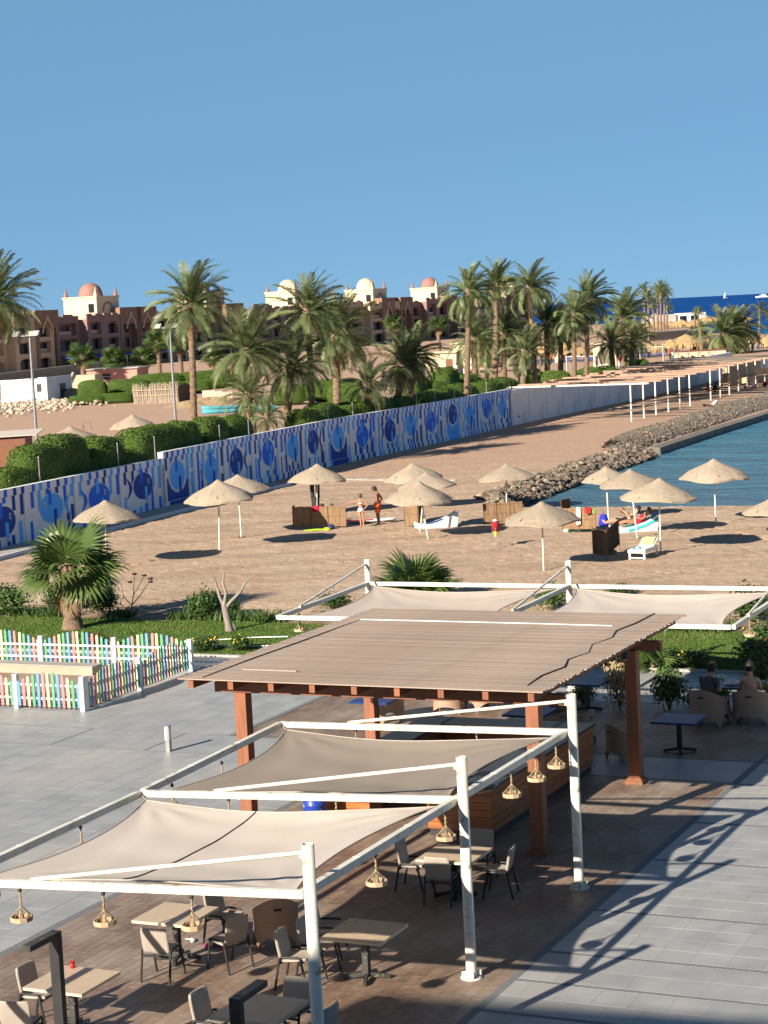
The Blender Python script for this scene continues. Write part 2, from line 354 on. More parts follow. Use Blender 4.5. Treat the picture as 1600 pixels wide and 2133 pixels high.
def water_material():
    mm = bpy.data.materials.new('sea_water'); mm.use_nodes = True
    nt = mm.node_tree; N = nt.nodes; L = nt.links; b = N['Principled BSDF']
    b.inputs['Roughness'].default_value = .12; b.inputs['IOR'].default_value = 1.33; b.inputs['Specular IOR Level'].default_value = .24
    tc = N.new('ShaderNodeTexCoord'); sp = N.new('ShaderNodeSeparateXYZ'); L.new(tc.outputs['Object'], sp.inputs[0])
    rp = N.new('ShaderNodeValToRGB'); mr = N.new('ShaderNodeMapRange')
    mr.inputs['From Min'].default_value = 90; mr.inputs['From Max'].default_value = 1500
    L.new(sp.outputs['Y'], mr.inputs['Value']); L.new(mr.outputs['Result'], rp.inputs['Fac'])
    e = rp.color_ramp.elements
    e[0].position = 0; e[0].color = (.085,.175,.235, 1); e[1].position = 1; e[1].color = (.004,.055,.235, 1)
    for p_, c_ in ((.035,(.07,.185,.255)), (.12,(.03,.155,.26)), (.27,(.02,.22,.33)), (.36,(.006,.08,.27))):
        x = e.new(p_); x.color = (*c_, 1)
    n0 = N.new('ShaderNodeTexNoise'); n0.inputs['Scale'].default_value = .004; n0.inputs['Detail'].default_value = 5
    mp0 = N.new('ShaderNodeMapping'); mp0.inputs['Scale'].default_value = (.25, 1.6, 1); L.new(tc.outputs['Object'], mp0.inputs['Vector']); L.new(mp0.outputs['Vector'], n0.inputs['Vector'])
    hs = N.new('ShaderNodeHueSaturation'); m2 = N.new('ShaderNodeMapRange'); m2.inputs['From Min'].default_value = .35; m2.inputs['From Max'].default_value = .65
    m2.inputs['To Min'].default_value = .72; m2.inputs['To Max'].default_value = 1.25
    L.new(n0.outputs['Fac'], m2.inputs['Value']); L.new(m2.outputs['Result'], hs.inputs['Value']); L.new(rp.outputs['Color'], hs.inputs['Color'])
    hsum = None
    for s_, st in ((.9,(1,1.9,1)), (3.2,(1,1.6,1)), (.16,(1,2.2,1))):
        mp = N.new('ShaderNodeMapping'); mp.inputs['Scale'].default_value = st; mp.inputs['Rotation'].default_value = (0,0,.35)
        L.new(tc.outputs['Object'], mp.inputs['Vector'])
        n = N.new('ShaderNodeTexNoise'); n.inputs['Scale'].default_value = s_; n.inputs['Detail'].default_value = 4; L.new(mp.outputs['Vector'], n.inputs['Vector'])
        k = N.new('ShaderNodeMath'); k.operation = 'MULTIPLY'; k.inputs[1].default_value = .5 / s_ ** .8; L.new(n.outputs['Fac'], k.inputs[0])
        if hsum is None: hsum = k.outputs[0]
        else:
            ad = N.new('ShaderNodeMath'); ad.operation = 'ADD'; L.new(hsum, ad.inputs[0]); L.new(k.outputs[0], ad.inputs[1]); hsum = ad.outputs[0]
    bp = N.new('ShaderNodeBump'); bp.inputs['Strength'].default_value = 1.0; bp.inputs['Distance'].default_value = .42
    L.new(hsum, bp.inputs['Height'])
    df = N.new('ShaderNodeBsdfDiffuse'); gl = N.new('ShaderNodeBsdfGlossy'); gl.inputs['Roughness'].default_value = .12
    L.new(hs.outputs['Color'], df.inputs['Color']); L.new(bp.outputs['Normal'], gl.inputs['Normal']); L.new(bp.outputs['Normal'], df.inputs['Normal'])
    mr3 = N.new('ShaderNodeMapRange'); mr3.inputs['From Min'].default_value = 90; mr3.inputs['From Max'].default_value = 500; mr3.inputs['To Min'].default_value = .30; mr3.inputs['To Max'].default_value = .07   # choppy open water mirrors less of the low sky
    L.new(sp.outputs['Y'], mr3.inputs['Value'])
    ms = N.new('ShaderNodeMixShader'); L.new(mr3.outputs['Result'], ms.inputs[0]); L.new(df.outputs[0], ms.inputs[1]); L.new(gl.outputs[0], ms.inputs[2])
    L.new(ms.outputs[0], N['Material Output'].inputs['Surface']); N.remove(b)
    return mm
M['water'] = water_material()
mb = MB(); mb.add([(-9000,60,-.42),(14000,-200,-.42),(30000,30000,-.42),(-16000,30000,-.42)], [(0,1,2,3)])
struct(mb.build('sea', M['water']))

# ------------------------------------------------------------------ paved terraces, each tile a piece
def pave(name, base_mat, tile_mat, piece, rects, base_rects, limit=300, gap=.008, floor_z=-.003):
    """rects: list of (a0,a1,b0,b1,da,db,stagger axis) of tiles"""
    b = MB()
    for i, (a0, a1, b0, b1) in enumerate(base_rects):
        q = [AB(a0,b0), AB(a1,b0), AB(a1,b1), AB(a0,b1)]
        b.add([(p.x,p.y,floor_z) for p in q] + [(p.x,p.y,-.3) for p in q], [(0,1,2,3),(0,4,5,1),(1,5,6,2),(2,6,7,3),(3,7,4,0)])
    root = struct(b.build(name, base_mat))
    tiles = []
    for (a0, a1, b0, b1, da, db, ax) in rects:
        if ax == 'a':
            rows = max(1, round((b1 - b0) / db)); h = (b1 - b0) / rows
            for r_ in range(rows):
                off = (random.choice((.0,.5)) if r_ % 2 else 0) * da; x = a0 - off
                while x < a1 - .02:
                    u0, u1 = max(x, a0), min(x + da, a1)
                    if u1 - u0 > .05: tiles.append((u0, u1, b0 + r_*h, b0 + (r_+1)*h))
                    x += da
        else:
            cols = max(1, round((a1 - a0) / da)); w = (a1 - a0) / cols
            for c_ in range(cols):
                y = b0 - (c_ % 3) / 3.0 * db - random.uniform(0,.02)
                while y < b1 - .02:
                    v0, v1 = max(y, b0), min(y + db, b1)
                    if v1 - v0 > .05: tiles.append((a0 + c_*w, a0 + (c_+1)*w, v0, v1))
                    y += db
    near = []
    rest = MB()
    for t in tiles:
        c_ = AB((t[0]+t[1])/2, (t[2]+t[3])/2)
        q = proj(c_)
        if q is None or not (-200 < q[0] < 1800 and q[1] < 2500): continue
        vis = 0 < q[0] < 1600 and q[1] < 2133
        near.append((0 if vis else 1, q[2], t))
    near.sort(key=lambda x: x[:2])
    cache = {}
    for k, (vis, z, t) in enumerate(near):
        w, h = (t[1]-t[0]-gap)/2, (t[3]-t[2]-gap)/2
        dz = random.uniform(-.0007, .0007)
        if k < limit and vis == 0:
            key = (round(w, 3), round(h, 3))
            if key not in cache:
                mb = MB(); e = .0
                mb.add([(-w,-h,-.004),(w,-h,-.004),(w,h,-.004),(-w,h,-.004),(-w+e,-h+e,0),(w-e,-h+e,0),(w-e,h-e,0),(-w+e,h-e,0)],
                       [(4,5,6,7),(0,1,5,4),(1,2,6,5),(2,3,7,6),(3,0,4,7)])
                cache[key] = mb.mesh(piece); cache[key].materials.append(tile_mat)
            o = ob(piece, cache[key], None, root, AB((t[0]+t[1])/2, (t[2]+t[3])/2, dz), YAW)
        else:
            c_ = AB((t[0]+t[1])/2, (t[2]+t[3])/2, dz)
            q = [c_ + AX*(sx*w) + BX*(sy*h) for sx, sy in ((-1,-1),(1,-1),(1,1),(-1,1))]
            rest.add([(p.x,p.y,p.z-.004) for p in q] + [(p.x,p.y,p.z) for p in q], [(4,5,6,7),(0,1,5,4),(1,2,6,5),(2,3,7,6),(3,0,4,7)])
    if rest.v:
        stuff(rest.build('more_' + piece + 's', tile_mat, root))
    return root
# dining floor of brown brick tiles
pave('dining_floor', M['brick_grout'], M['brick_tile'], 'brick',
     [(-7.62,.55,-9,12.63,.175,.52,'b'), (-12.25,.55,14.62,20.2,.175,.52,'b')],
     [(-7.64,.57,-9,12.64), (-12.27,.57,14.61,20.21)])
# grey plaza around the playground, with the crossing path
pave('plaza_paving', M['dark_grout'], M['grey_tile'], 'paving_tile',
     [(-34,-7.80,-4,12.62,.55,1.1,'b'), (-34,-16.36,12.69,14.54,.62,.95,'b'), (-16.30,-13.67,12.69,14.54,.66,.95,'b'), (-13.61,-9.0,12.69,14.54,.66,.95,'b'), (-9,.55,12.69,14.54,.9,.92,'a'),
      (-34,-12.30,14.61,24.4,.55,1.1,'b'), (-12.27,.57,20.24,24.4,.3,.3,'a')],
     [(-34,-7.80,-4,24.4), (-7.80,.57,12.645,14.605), (-12.28,.57,20.215,24.4)], limit=300)
# promenade beyond the posts, with pebble bands
bands = [-4.6,-3.2,-1.25,.12,1.48,3.70,6.83,9.48,12.60,14.56,18.0,21.2]
rects = []
for i in range(len(bands) - 1):
    rects.append((.70,12.5,bands[i]+.05,bands[i+1]-.05,.56,.55,'a'))
pr = pave('promenade_paving', M['grey_grout'], M['grey_tile'], 'paving_tile', rects, [(.71,12.6,-4.7,24.4)])
mb = MB()
def band(a0, a1, b0, b1, z=.0005):
    q = [AB(a0,b0,z), AB(a1,b0,z), AB(a1,b1,z), AB(a0,b1,z)]
    q2 = [AB(a0,b0,-.2), AB(a1,b0,-.2), AB(a1,b1,-.2), AB(a0,b1,-.2)]
    mb.add(q + q2, [(0,1,2,3),(0,4,5,1),(1,5,6,2),(2,6,7,3),(3,7,4,0)])
for i, b_ in enumerate(bands): band(.712,12.5,b_-.045,b_+.045)
band(.572,.71,-9,24.4,.001); band(-7.798,-7.642,-9,12.64,.001); band(-12.44,-12.28,14.61,20.2,.001)
band(-34,-7.81,12.63,12.68,.001); band(-34,-12.45,14.55,14.60,.001)
for a_ in (-16.33,-13.64): band(a_-.028,a_+.028,12.69,14.54,.001)
band(-11.86,-11.78,12.69,14.54,.001)
struct(mb.build('pebble_bands', M['pebble_band']))

# ------------------------------------------------------------------ lawn, soil bed, kerb
def ab_poly(name, pts, z, mt, th=.25):
    mb = MB(); n = len(pts); q = [AB(a_, b_) for a_, b_ in pts]
    mb.add([(p.x,p.y,z) for p in q] + [(p.x,p.y,z-th) for p in q], [tuple(range(n))] + [(i+n, (i+1) % n + n, (i+1) % n, i)[::-1] for i in range(n)])
    return struct(mb.build(name, mt))
lawn_far = [(14,31.6),(2,31.3),(-4,31.0),(-9,30.8),(-14,30.5),(-20,30.4),(-25,30.5),(-31,30.5),(-44,31.2)]
ab_poly('lawn', [(-44,24.6),(14,24.6)] + lawn_far, -.004, M['lawn_soil'])
ab_poly('planting_bed', [(14,31.62),(14,34.0)] + [(a_, b_ + 2.2 + .35*math.sin(a_*1.3)) for a_, b_ in lawn_far[1:]] + [(a_, b_+.02) for a_, b_ in lawn_far[:0:-1]][:-1] + [(2,31.32)], -.03, M['soil'])
mb = MB()
kb = -44.0
kroot = None
for i in range(58):
    q0 = AB(kb + i, 24.42); 
    mb2 = None
kerb_me = MB(); kerb_me.box(0,.985,0,.15,-.2,.06); kme = kerb_me.mesh('kerb_stone'); kme.materials.append(M['concrete'])
kroot = struct(ab_poly('lawn_kerb', [(-44,24.43),(14,24.43),(14,24.56),(-44,24.56)], .03, M['concrete']))
for i in range(58):
    o = ob('kerb_stone', kme, None, kroot, AB(kb + i, 24.42), YAW)
# grass blades
def blades(name, n, fn, h0, h1, w, mt):
    rng_ = np.random.default_rng(3)
    pos = fn(rng_, n); n = len(pos)
    ang = rng_.uniform(0, 2*np.pi, n); h = rng_.uniform(h0, h1, n); ln = rng_.uniform(.2,.9,n)*h; la = rng_.uniform(0,2*np.pi,n)
    dx = np.cos(ang)*w; dy = np.sin(ang)*w
    v = np.zeros((n,3,3)); v[:,0] = pos; v[:,1] = pos; v[:,2] = pos
    v[:,0,0] -= dx; v[:,0,1] -= dy; v[:,1,0] += dx; v[:,1,1] += dy
    v[:,2,0] += np.cos(la)*ln; v[:,2,1] += np.sin(la)*ln; v[:,2,2] += h
    me = bpy.data.meshes.new(name); me.from_pydata(v.reshape(-1,3).tolist(), [], np.arange(n*3).reshape(-1,3).tolist())
    return ob(name, me, mt)
def lawn_pts(rng_, n):
    a_ = rng_.uniform(-36, 9, n); b_ = rng_.uniform(24.6, 30.6, n)
    x = ORG.x + AX.x*a_ + BX.x*b_; y = ORG.y + AX.y*a_ + BX.y*b_
    return np.stack([x, y, np.full(n, -.006)], 1)
g_ = stuff(blades('lawn_grass', 170000, lawn_pts, .03, .06, .016, M['grass']))

# ------------------------------------------------------------------ trodden sand of the near beach: real dips and ridges that catch the low sun
def beach_relief():
    rg = np.random.default_rng(12); st = .16
    xs = np.arange(-24, 26, st); ys = np.arange(62, 128, st); X, Y = np.meshgrid(xs, ys); Z = np.zeros_like(X)
    for k in range(26):
        w = 2*np.pi/rg.uniform(.9, 9.0); an = rg.uniform(-1.2, 1.2); Z += np.sin((X*np.sin(an) + Y*np.cos(an)*1.6)*w + rg.uniform(0,6.28) + .8*np.sin(X*.31+k))*.0042*min(3.0, 1.2/w**.6)
    ny, nx = X.shape
    def dent(cx, cy, r, d):
        i0, i1 = max(0, int((cx-2*r+24)/st)), min(nx, int((cx+2*r+24)/st)+2); j0, j1 = max(0, int((cy-2*r-62)/st)), min(ny, int((cy+2*r-62)/st)+2)
        if i1 <= i0 or j1 <= j0: return
        q = ((X[j0:j1,i0:i1]-cx)**2 + (Y[j0:j1,i0:i1]-cy)**2)/(r*r); Z[j0:j1,i0:i1] += d*(-np.exp(-q*1.6) + .45*np.exp(-(q-1.3)**2*2.5))
    for k in range(7000): dent(rg.uniform(-24,26), rg.uniform(62,128), rg.uniform(.14,.34), rg.uniform(.012,.042))
    for k in range(34):                                               # walked lines of footprints
        x, y = rg.uniform(-18,22), rg.uniform(66,110); an = rg.uniform(0,6.28)
        for j in range(40): dent(x + (.12 if j % 2 else -.12)*np.sin(an), y - (.12 if j % 2 else -.12)*np.cos(an), .19, .055); x += .62*np.cos(an); y += .62*np.sin(an); an += rg.normal(0,.07)
    for x0, y0, an, cv in ((14.5,70,1.50,.004),(16.2,70,1.50,.004),(-10,80,.55,-.006),(-9.3,78.6,.55,-.006)):   # cart tracks
        x, y, a_ = x0, y0, an
        for j in range(170): dent(x, y, .20, .030); x += .17*np.cos(a_); y += .17*np.sin(a_); a_ += cv
    poly = [(x, y) for x, y in ((-24,62),(26,62),(26,92.4),(18.2,94.4),(11.7,97.0),(6.8,99.4),(5.4,102.2),(7.6,110),(10.6,120),(12.5,128),(-24,128))]
    ins = np.zeros(X.shape, bool); n = len(poly)
    for i in range(n):
        (x1, y1), (x2, y2) = poly[i], poly[(i+1) % n]
        c_ = ((y1 > Y) != (y2 > Y)) & (X < (x2-x1)*(Y-y1)/((y2-y1) if y2 != y1 else 1e-9) + x1); ins ^= c_
    # keep clear of the wall walkway and of the garden bed
    wx = np.interp(Y, [89.4-3*6,89.4,108.4,134.4], [-18.6-6.6,-18.6,-12.0,-3.2]) + 2.4; ins &= X > wx
    bb = (X-ORG.x)*BX.x + (Y-ORG.y)*BX.y; ins &= bb > 33.2
    idx = np.arange(nx*ny).reshape(ny, nx); f = ins[:-1,:-1] & ins[1:,:-1] & ins[:-1,1:] & ins[1:,1:]
    q = np.stack([idx[:-1,:-1][f], idx[:-1,1:][f], idx[1:,1:][f], idx[1:,:-1][f]], 1)
    V = np.stack([X.ravel(), Y.ravel(), Z.ravel() + SAND_Z + .035], 1); used = np.unique(q); mp = np.full(nx*ny, -1); mp[used] = np.arange(len(used))
    me = bpy.data.meshes.new('beach'); me.from_pydata(V[used].tolist(), [], mp[q].tolist()); me.polygons.foreach_set('use_smooth', [True]*len(me.polygons))
    return struct(ob('beach', me, M['sand']))
beach_relief()
# ------------------------------------------------------------------ the mural wall
WALL = [(-18.6,89.4),(-12.0,108.4),(-3.2,134.4),(3.6,149.8),(11.1,168.8),(27.4,206.4),(43.8,247.8)]
def wall_point(s):
    for i in range(len(WALL)-1):
        p = Vector((*WALL[i],0)); q = Vector((*WALL[i+1],0)); l = (q-p).length
        if s <= l or i == len(WALL)-2: return p + (q-p).normalized()*s, (q-p).normalized()
        s -= l
def wall_s(i): return sum((Vector(WALL[k+1])-Vector(WALL[k])).length for k in range(i))
S1, S4, S6 = wall_s(1), wall_s(4), wall_s(6)
FISH = [('n',.56,.47,1,0),('l',.50,.52,-1,0),('m',.50,.52,1,0),('n',.52,.55,1,0),
        ('l',.45,.55,-1,1),('l',.55,.50,1,2),('n',.42,.55,-1,0),('m',.60,.58,1,0),('l',.60,.58,1,0),('n',.45,.60,-1,0),('l',.50,.58,1,1),('m',.45,.52,-1,2),
        ('n',.58,.52,1,0),('l',.50,.55,1,0),('m',.42,.55,-1,0),('n',.55,.62,1,3),('l',.5,.52,1,0),('m',.5,.60,-1,0),('l',.48,.55,1,2)]
BL = {'n': M['blue_navy'], 'm': M['blue_mid'], 'l': M['blue_light']}
def ell(cx, cy, rx, ry, n=22, t0=0, t1=2*math.pi):
    return [(cx + rx*math.cos(t0 + (t1-t0)*k/n), cy + ry*math.sin(t0 + (t1-t0)*k/n)) for k in range(n + (0 if abs(t1-t0-2*math.pi) < 1e-6 else 1))]
def sheet(root, name, mt, polys, off):
    """flat paint on the wall face: x along the panel, z up, lying just proud of the face"""
    mb = MB()
    for pl in polys:
        n = len(pl); mb.add([(x, -off, z) for x, z in pl], [tuple(range(n))])
    return mb.build(name, mt, root)
course = {}
def wall_section(name, label, s0, s1, npan, hw, mural, first=0):
    L_ = (s1 - s0) / npan
    root = thing(name, label, 'wall', wall_point(s0)[0] + Vector((0,0,SAND_Z)))
    base = root.location.copy()
    rnd_ = random.Random(first + 5)
    for i in range(npan + 1):
        p, d = wall_point(s0 + i*L_); d = (wall_point(min(s0+(i+.5)*L_, S6))[1])
        rz = math.atan2(d.y, d.x)
        k = MB(); k.box(-.21,.21,-.13,.13,-.3,hw-.36)
        pl = k.build('pilaster', M['block_wall'], root, p - base.xy.to_3d() , rz)
        pl.location.z = 0
    for i in range(npan):
        p, _ = wall_point(s0 + i*L_); q, _ = wall_point(s0 + (i+1)*L_)
        d = (q - p).normalized(); rz = math.atan2(d.y, d.x); ln = (q-p).length
        # local frame: x along the wall, -y toward the beach
        e = MB(); e.box(.21, ln-.21, -.045, .055, -.3, hw-.36)
        for r_ in range(11):                                                # block courses with recessed joints
            z0 = .02 + r_*(hw-.40)/11; z1 = z0 + (hw-.40)/11 - .022
            e.box(.212, ln-.212, -.06, -.044, z0, z1)
        pn = e.build('wall_panel', M['block_wall'], root); pn.location = (p - base).xy.to_3d(); pn.rotation_euler = (0,0,rz)
        e = MB(); e.box(.0, ln-.004, -.16, .15, hw-.355, hw)
        cp = e.build('coping', M['block_wall'], root); cp.location = (p - base).xy.to_3d(); cp.rotation_euler = (0,0,rz)
        if name != 'painted_wall' or first + i >= 4:
            e = MB(); e.box(.0, ln-.004, -.17, -.06, -.3, .36)
            cp = e.build('plinth', M['block_wall'], root); cp.location = (p - base).xy.to_3d(); cp.rotation_euler = (0,0,rz)
        if not mural: continue
        loc = (p - base).xy.to_3d()
        ft, fu, fv, fd, box_ = FISH[(first + i) % len(FISH)]
        cx, cz = fu*ln, fv*hw; rx, rz_ = .235*ln, .255*hw
        bars = {'n': [], 'm': [], 'l': []}; caps = {'n': [], 'm': [], 'l': []}; low = {'n': [], 'm': [], 'l': []}
        nb = 6; w = .32
        for j in range(nb):
            x = (j + .5 + rnd_.uniform(-.12,.12)) * ln / nb
            x = min(max(x, .36), ln - .52)
            kind = rnd_.choice('nml' if rnd_.random() < .8 else 'lm')
            hang = rnd_.uniform(.55,1.35) if abs(x + .16 - cx) > rx*.9 else rnd_.uniform(.25,.5)
            bars[kind].append([(x, hw-.36-hang), (x+w, hw-.36-hang), (x+w, hw-.36), (x, hw-.36)])
            caps[kind].append([(x, hw-.355), (x+w, hw-.355), (x+w, hw-.012), (x, hw-.012)])
            if box_ in (1, 3) and abs(x - cx) < .33*ln: continue
            kind = rnd_.choice('nml'); rise = rnd_.uniform(.7,1.45) if abs(x+w/2-cx) > rx*1.0 else rnd_.uniform(.3,.6)
            x += rnd_.choice((-.22,.0,.22)); x = min(max(x, .24), ln - .56)
            z0 = .37 if first + i >= 4 else .02
            bars[kind].append([(x, z0), (x+w, z0), (x+w, z0+rise), (x, z0+rise)])
            if first + i >= 4: low[kind].append([(x, .0), (x+w, .0), (x+w, .355), (x, .355)])
        for kind in 'nml':
            if caps[kind]:
                o = sheet(root, 'painted_stripes', BL[kind], caps[kind], .164); o.location = loc; o.rotation_euler = (0,0,rz)
            if low[kind]:
                o = sheet(root, 'painted_stripes', BL[kind], low[kind], .174); o.location = loc; o.rotation_euler = (0,0,rz)
            if bars[kind]:
                o = sheet(root, 'painted_stripes', BL[kind], bars[kind], .064 + .0012*'nml'.index(kind)); o.location = loc; o.rotation_euler = (0,0,rz)
        if box_ in (1, 3):
            bx0, bx1 = cx-.33*ln, cx+.33*ln
            o = sheet(root, 'painted_box', BL['n' if box_ == 1 else 'l'], [[(bx0,.37),(bx1,.37),(bx1,cz-.1),(bx0,cz-.1)]], .069); o.location = loc; o.rotation_euler = (0,0,rz)
            o = sheet(root, 'painted_box', BL['n' if box_ == 1 else 'l'], [[(bx0,.0),(bx1,.0),(bx1,.355),(bx0,.355)]], .178); o.location = loc; o.rotation_euler = (0,0,rz)
            o = sheet(root, 'fish_outline', M['paint_white'], [ell(cx, cz, rx*1.22, rz_*1.22)], .0705); o.location = loc; o.rotation_euler = (0,0,rz)
        # the fish: tail, white edge, body, eye
        def bez(p0, p1, p2, n=9): return [((1-t)**2*p0[0]+2*t*(1-t)*p1[0]+t*t*p2[0], (1-t)**2*p0[1]+2*t*(1-t)*p1[1]+t*t*p2[1]) for t in [k/n for k in range(n+1)]]
        hx, hz = rx*1.75, rz_*.85
        tail = bez((cx-fd*hx, cz+hz), (cx-fd*rx*.45, cz), (cx-fd*hx, cz-hz)) + bez((cx-fd*hx, cz-hz), (cx-fd*rx*1.05, cz), (cx-fd*hx, cz+hz))[1:-1]
        tail = [(min(max(x_, .03), ln-.03), z_) for x_, z_ in tail]
        if fd > 0: tail = tail[::-1]
        f = sheet(root, 'painted_fish', BL[ft], [tail], .0715); f.location = loc; f.rotation_euler = (0,0,rz)
        wo = sheet(f, 'fish_outline', M['paint_white'], [ell(cx - fd*.05, cz, rx*1.06, rz_*1.05)], .0724)
        bd = sheet(f, 'fish_body', BL[ft], [ell(cx, cz, rx, rz_)], .0736)
        if box_ == 2: sheet(f, 'fish_fin', BL[ft], [ell(cx - fd*.1, cz + rz_*1.18, rx*.42, rz_*.36)], .0730)
        ex, ez = cx + fd*rx*.58, cz + rz_*.28
        sheet(f, 'fish_eye', M['paint_white'], [ell(ex, ez, .10, .16, 12)], .0748)
        sheet(f, 'fish_pupil', BL['n'], [ell(ex + fd*.01, ez, .055, .10, 10)], .0758)
        ov = []
        for dx_, zz0, zz1, kk in ((-.25*rx, cz+.25*rz_, cz+rz_*1.25, 'm' if ft != 'm' else 'l'), (.15*rx, cz-rz_*1.2, cz-.1*rz_, 'l' if ft != 'l' else 'n')):
            sheet(f, 'painted_bar', BL[kk], [[(cx+dx_, zz0), (cx+dx_+w, zz0), (cx+dx_+w, zz1), (cx+dx_, zz1)]], .0742)
    return root
wall_section('painted_wall', 'lower white block wall painted with blue fish, ending at the taller wall', .0, S1, 4, 2.80, True, 0)
wall_section('painted_wall', 'taller white block wall with blue fish and stripes behind the straw parasols', S1+.05, S4, 15, 3.12, True, 4)
wall_section('white_wall', 'plain white block wall running on past the end of the mural', S4+.05, S6, 18, 3.0, False)
# concrete walkway along the foot of the wall
mb = MB()
ww = [(-.9,1.75),(5,1.8),(12,1.8),(18,1.85),(26,2.2),(33,2.4)]
for i in range(len(ww)-1):
    a0, d0 = wall_point(max(ww[i][0],0)); a1, d1 = wall_point(ww[i+1][0])
    if i == 0: a0 = a0 - d0*12
    n0 = Vector((d0.y,-d0.x,0)); n1 = Vector((d1.y,-d1.x,0))
    vs_ = [a0+n0*.05, a0+n0*ww[i][1], a1+n1*ww[i+1][1], a1+n1*.05]
    mb.add([(p.x,p.y,.10) for p in vs_] + [(p.x,p.y,-.3) for p in vs_], [(0,1,2,3),(1,0,4,5),(2,1,5,6),(3,2,6,7)])
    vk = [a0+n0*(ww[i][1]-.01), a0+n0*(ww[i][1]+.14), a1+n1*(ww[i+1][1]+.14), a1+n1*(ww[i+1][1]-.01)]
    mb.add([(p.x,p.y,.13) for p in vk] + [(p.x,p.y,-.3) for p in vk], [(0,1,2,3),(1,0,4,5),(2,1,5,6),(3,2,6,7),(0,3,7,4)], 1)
struct(mb.build('wall_walkway', [M['concrete'], M['paint_white']]))  # white kerb strip: its sunlit edge is put into the colour
# ------------------------------------------------------------------ the hotel block behind the camera (its roof edge shades the near corner of the terrace)
mb = MB(); mb.prism([tuple(AB(a_, b_).xy) for a_, b_ in ((-9.6,-30.6),(44,-24.5),(46,-44),(-9.6,-50))], -.1, 14.0)
struct(mb.build('host_building', mat('host_plaster', (.55,.47,.38), .9)))

# ------------------------------------------------------------------ steel shade frames with sails
def lerp(p, q, t): return p + (q - p) * t
def sail(root_name, label, c, mt, sag=.22, pull=.09, group=None, seam=True):
    """c: four corners in order (u0v0,u1v0,u1v1,u0v1)"""
    ctr = (c[0] + c[1] + c[2] + c[3]) / 4
    def fn(u, v):
        p = lerp(lerp(c[0], c[1], u), lerp(c[3], c[2], u), v)
        eu = 1 - (2*u-1)**2; ev = 1 - (2*v-1)**2
        m_ = lerp(lerp(c[0], c[3], v), lerp(c[1], c[2], v), .5); w = lerp(lerp(c[0], c[1], u), lerp(c[3], c[2], u), .5)
        # edges curve inward
        q = p + (w - p) * (eu * abs(2*v-1)**1.5 * pull * 2.0) + (m_ - p) * (ev * abs(2*u-1)**1.5 * pull * 2.0)
        q = q.copy()
        for cu, cv in ((u, v), (1-u, v), (u, 1-v), (1-u, 1-v)):          # pulled creases at the corners
            dd = math.hypot(cu, cv); q.z += .035*math.exp(-dd*6)*math.sin(13*math.atan2(cv, cu+1e-6))*min(1, dd*8)
        q.z += .006*math.sin(31*u+3*v)*ev + .005*math.sin(23*v+5*u)*eu
        q.z -= sag * eu * ev + .05 * (eu + ev) + .012*math.sin(9*u + 4*v)
        return q - ctr
    root = thing(root_name, label, 'shade sail', ctr, 0, group)
    mb = MB(); mb.grid(fn, 48, 40); mb.build('cloth', mt, root)
    # hem rope round the edge, and cords to the frame
    for k, (f_, n_) in enumerate(((lambda t: fn(t, 0), 'hem'), (lambda t: fn(1, t), 'hem'), (lambda t: fn(t, 1), 'hem'), (lambda t: fn(0, t), 'hem'))):
        e = MB(); e.tube([f_(i/18) for i in range(19)], .012, 5); e.build('hem', M['pad_trim'], root)
    if seam:
        e = MB(); e.tube([fn(.43, i/16) + Vector((0,0,.008)) for i in range(17)], .009, 4); e.build('seam', M['black'], root)
    return root, [fn(0,0)+ctr, fn(1,0)+ctr, fn(1,1)+ctr, fn(0,1)+ctr]
def steel_post(label, loc, h, group):
    t = thing('steel_post', label, 'post', loc, YAW, group)
    e = MB(); e.lathe([(.082,0),(.082,h),(.068,h),(.068,h-.3)], 20); e.build('tube', M['white_steel'], t)
    e = MB(); e.lathe([(0,.016),(.17,.016),(.17,0)][::-1], 14); e.build('base_plate', M['white_steel'], t)
    for k in range(4):
        an = k*math.pi/2 + .6; c_, s_ = math.cos(an), math.sin(an)
        e = MB(); e.beam((.078*c_,.078*s_,.06), (.15*c_,.15*s_,.06), .008, .10); e.build('gusset', M['white_steel'], t)
    for k in range(6):
        an = k*math.pi/3; e = MB(); e.lathe([(.013,.016),(.013,.03),(0,.03)], 6, (.135*math.cos(an),.135*math.sin(an),0)); e.build('bolt', M['steel'], t)
    return t
def steel_beam(name, label, p, q, w=.095, h=.105, mt=None, group='frame beams of the shade sails'):
    p = Vector(p); q = Vector(q)
    t = thing(name, label, 'beam', p, 0, group)
    e = MB(); e.beam((0,0,0), q - p, w, h); e.build('bar', mt or M['white_steel'], t, bevel=.006)
    d = (q - p)
    for k in (.33, .67):                                              # welded joints
        e = MB(); c_ = d * k; e.beam(c_ - d.normalized()*.012, c_ + d.normalized()*.012, w+.006, h+.006); e.build('weld_band', mt or M['white_steel'], t)
    return t
POSTB = [-4.97, 0.0, 4.80]
TIPZ = [2.46, 2.50, 2.62]; TIPA = -5.62; JZ = 2.72
names3 = ['white steel post nearest the black bracket posts', 'white steel post beside the table with the ashtray', 'white steel post between the bar and the sunlit promenade']
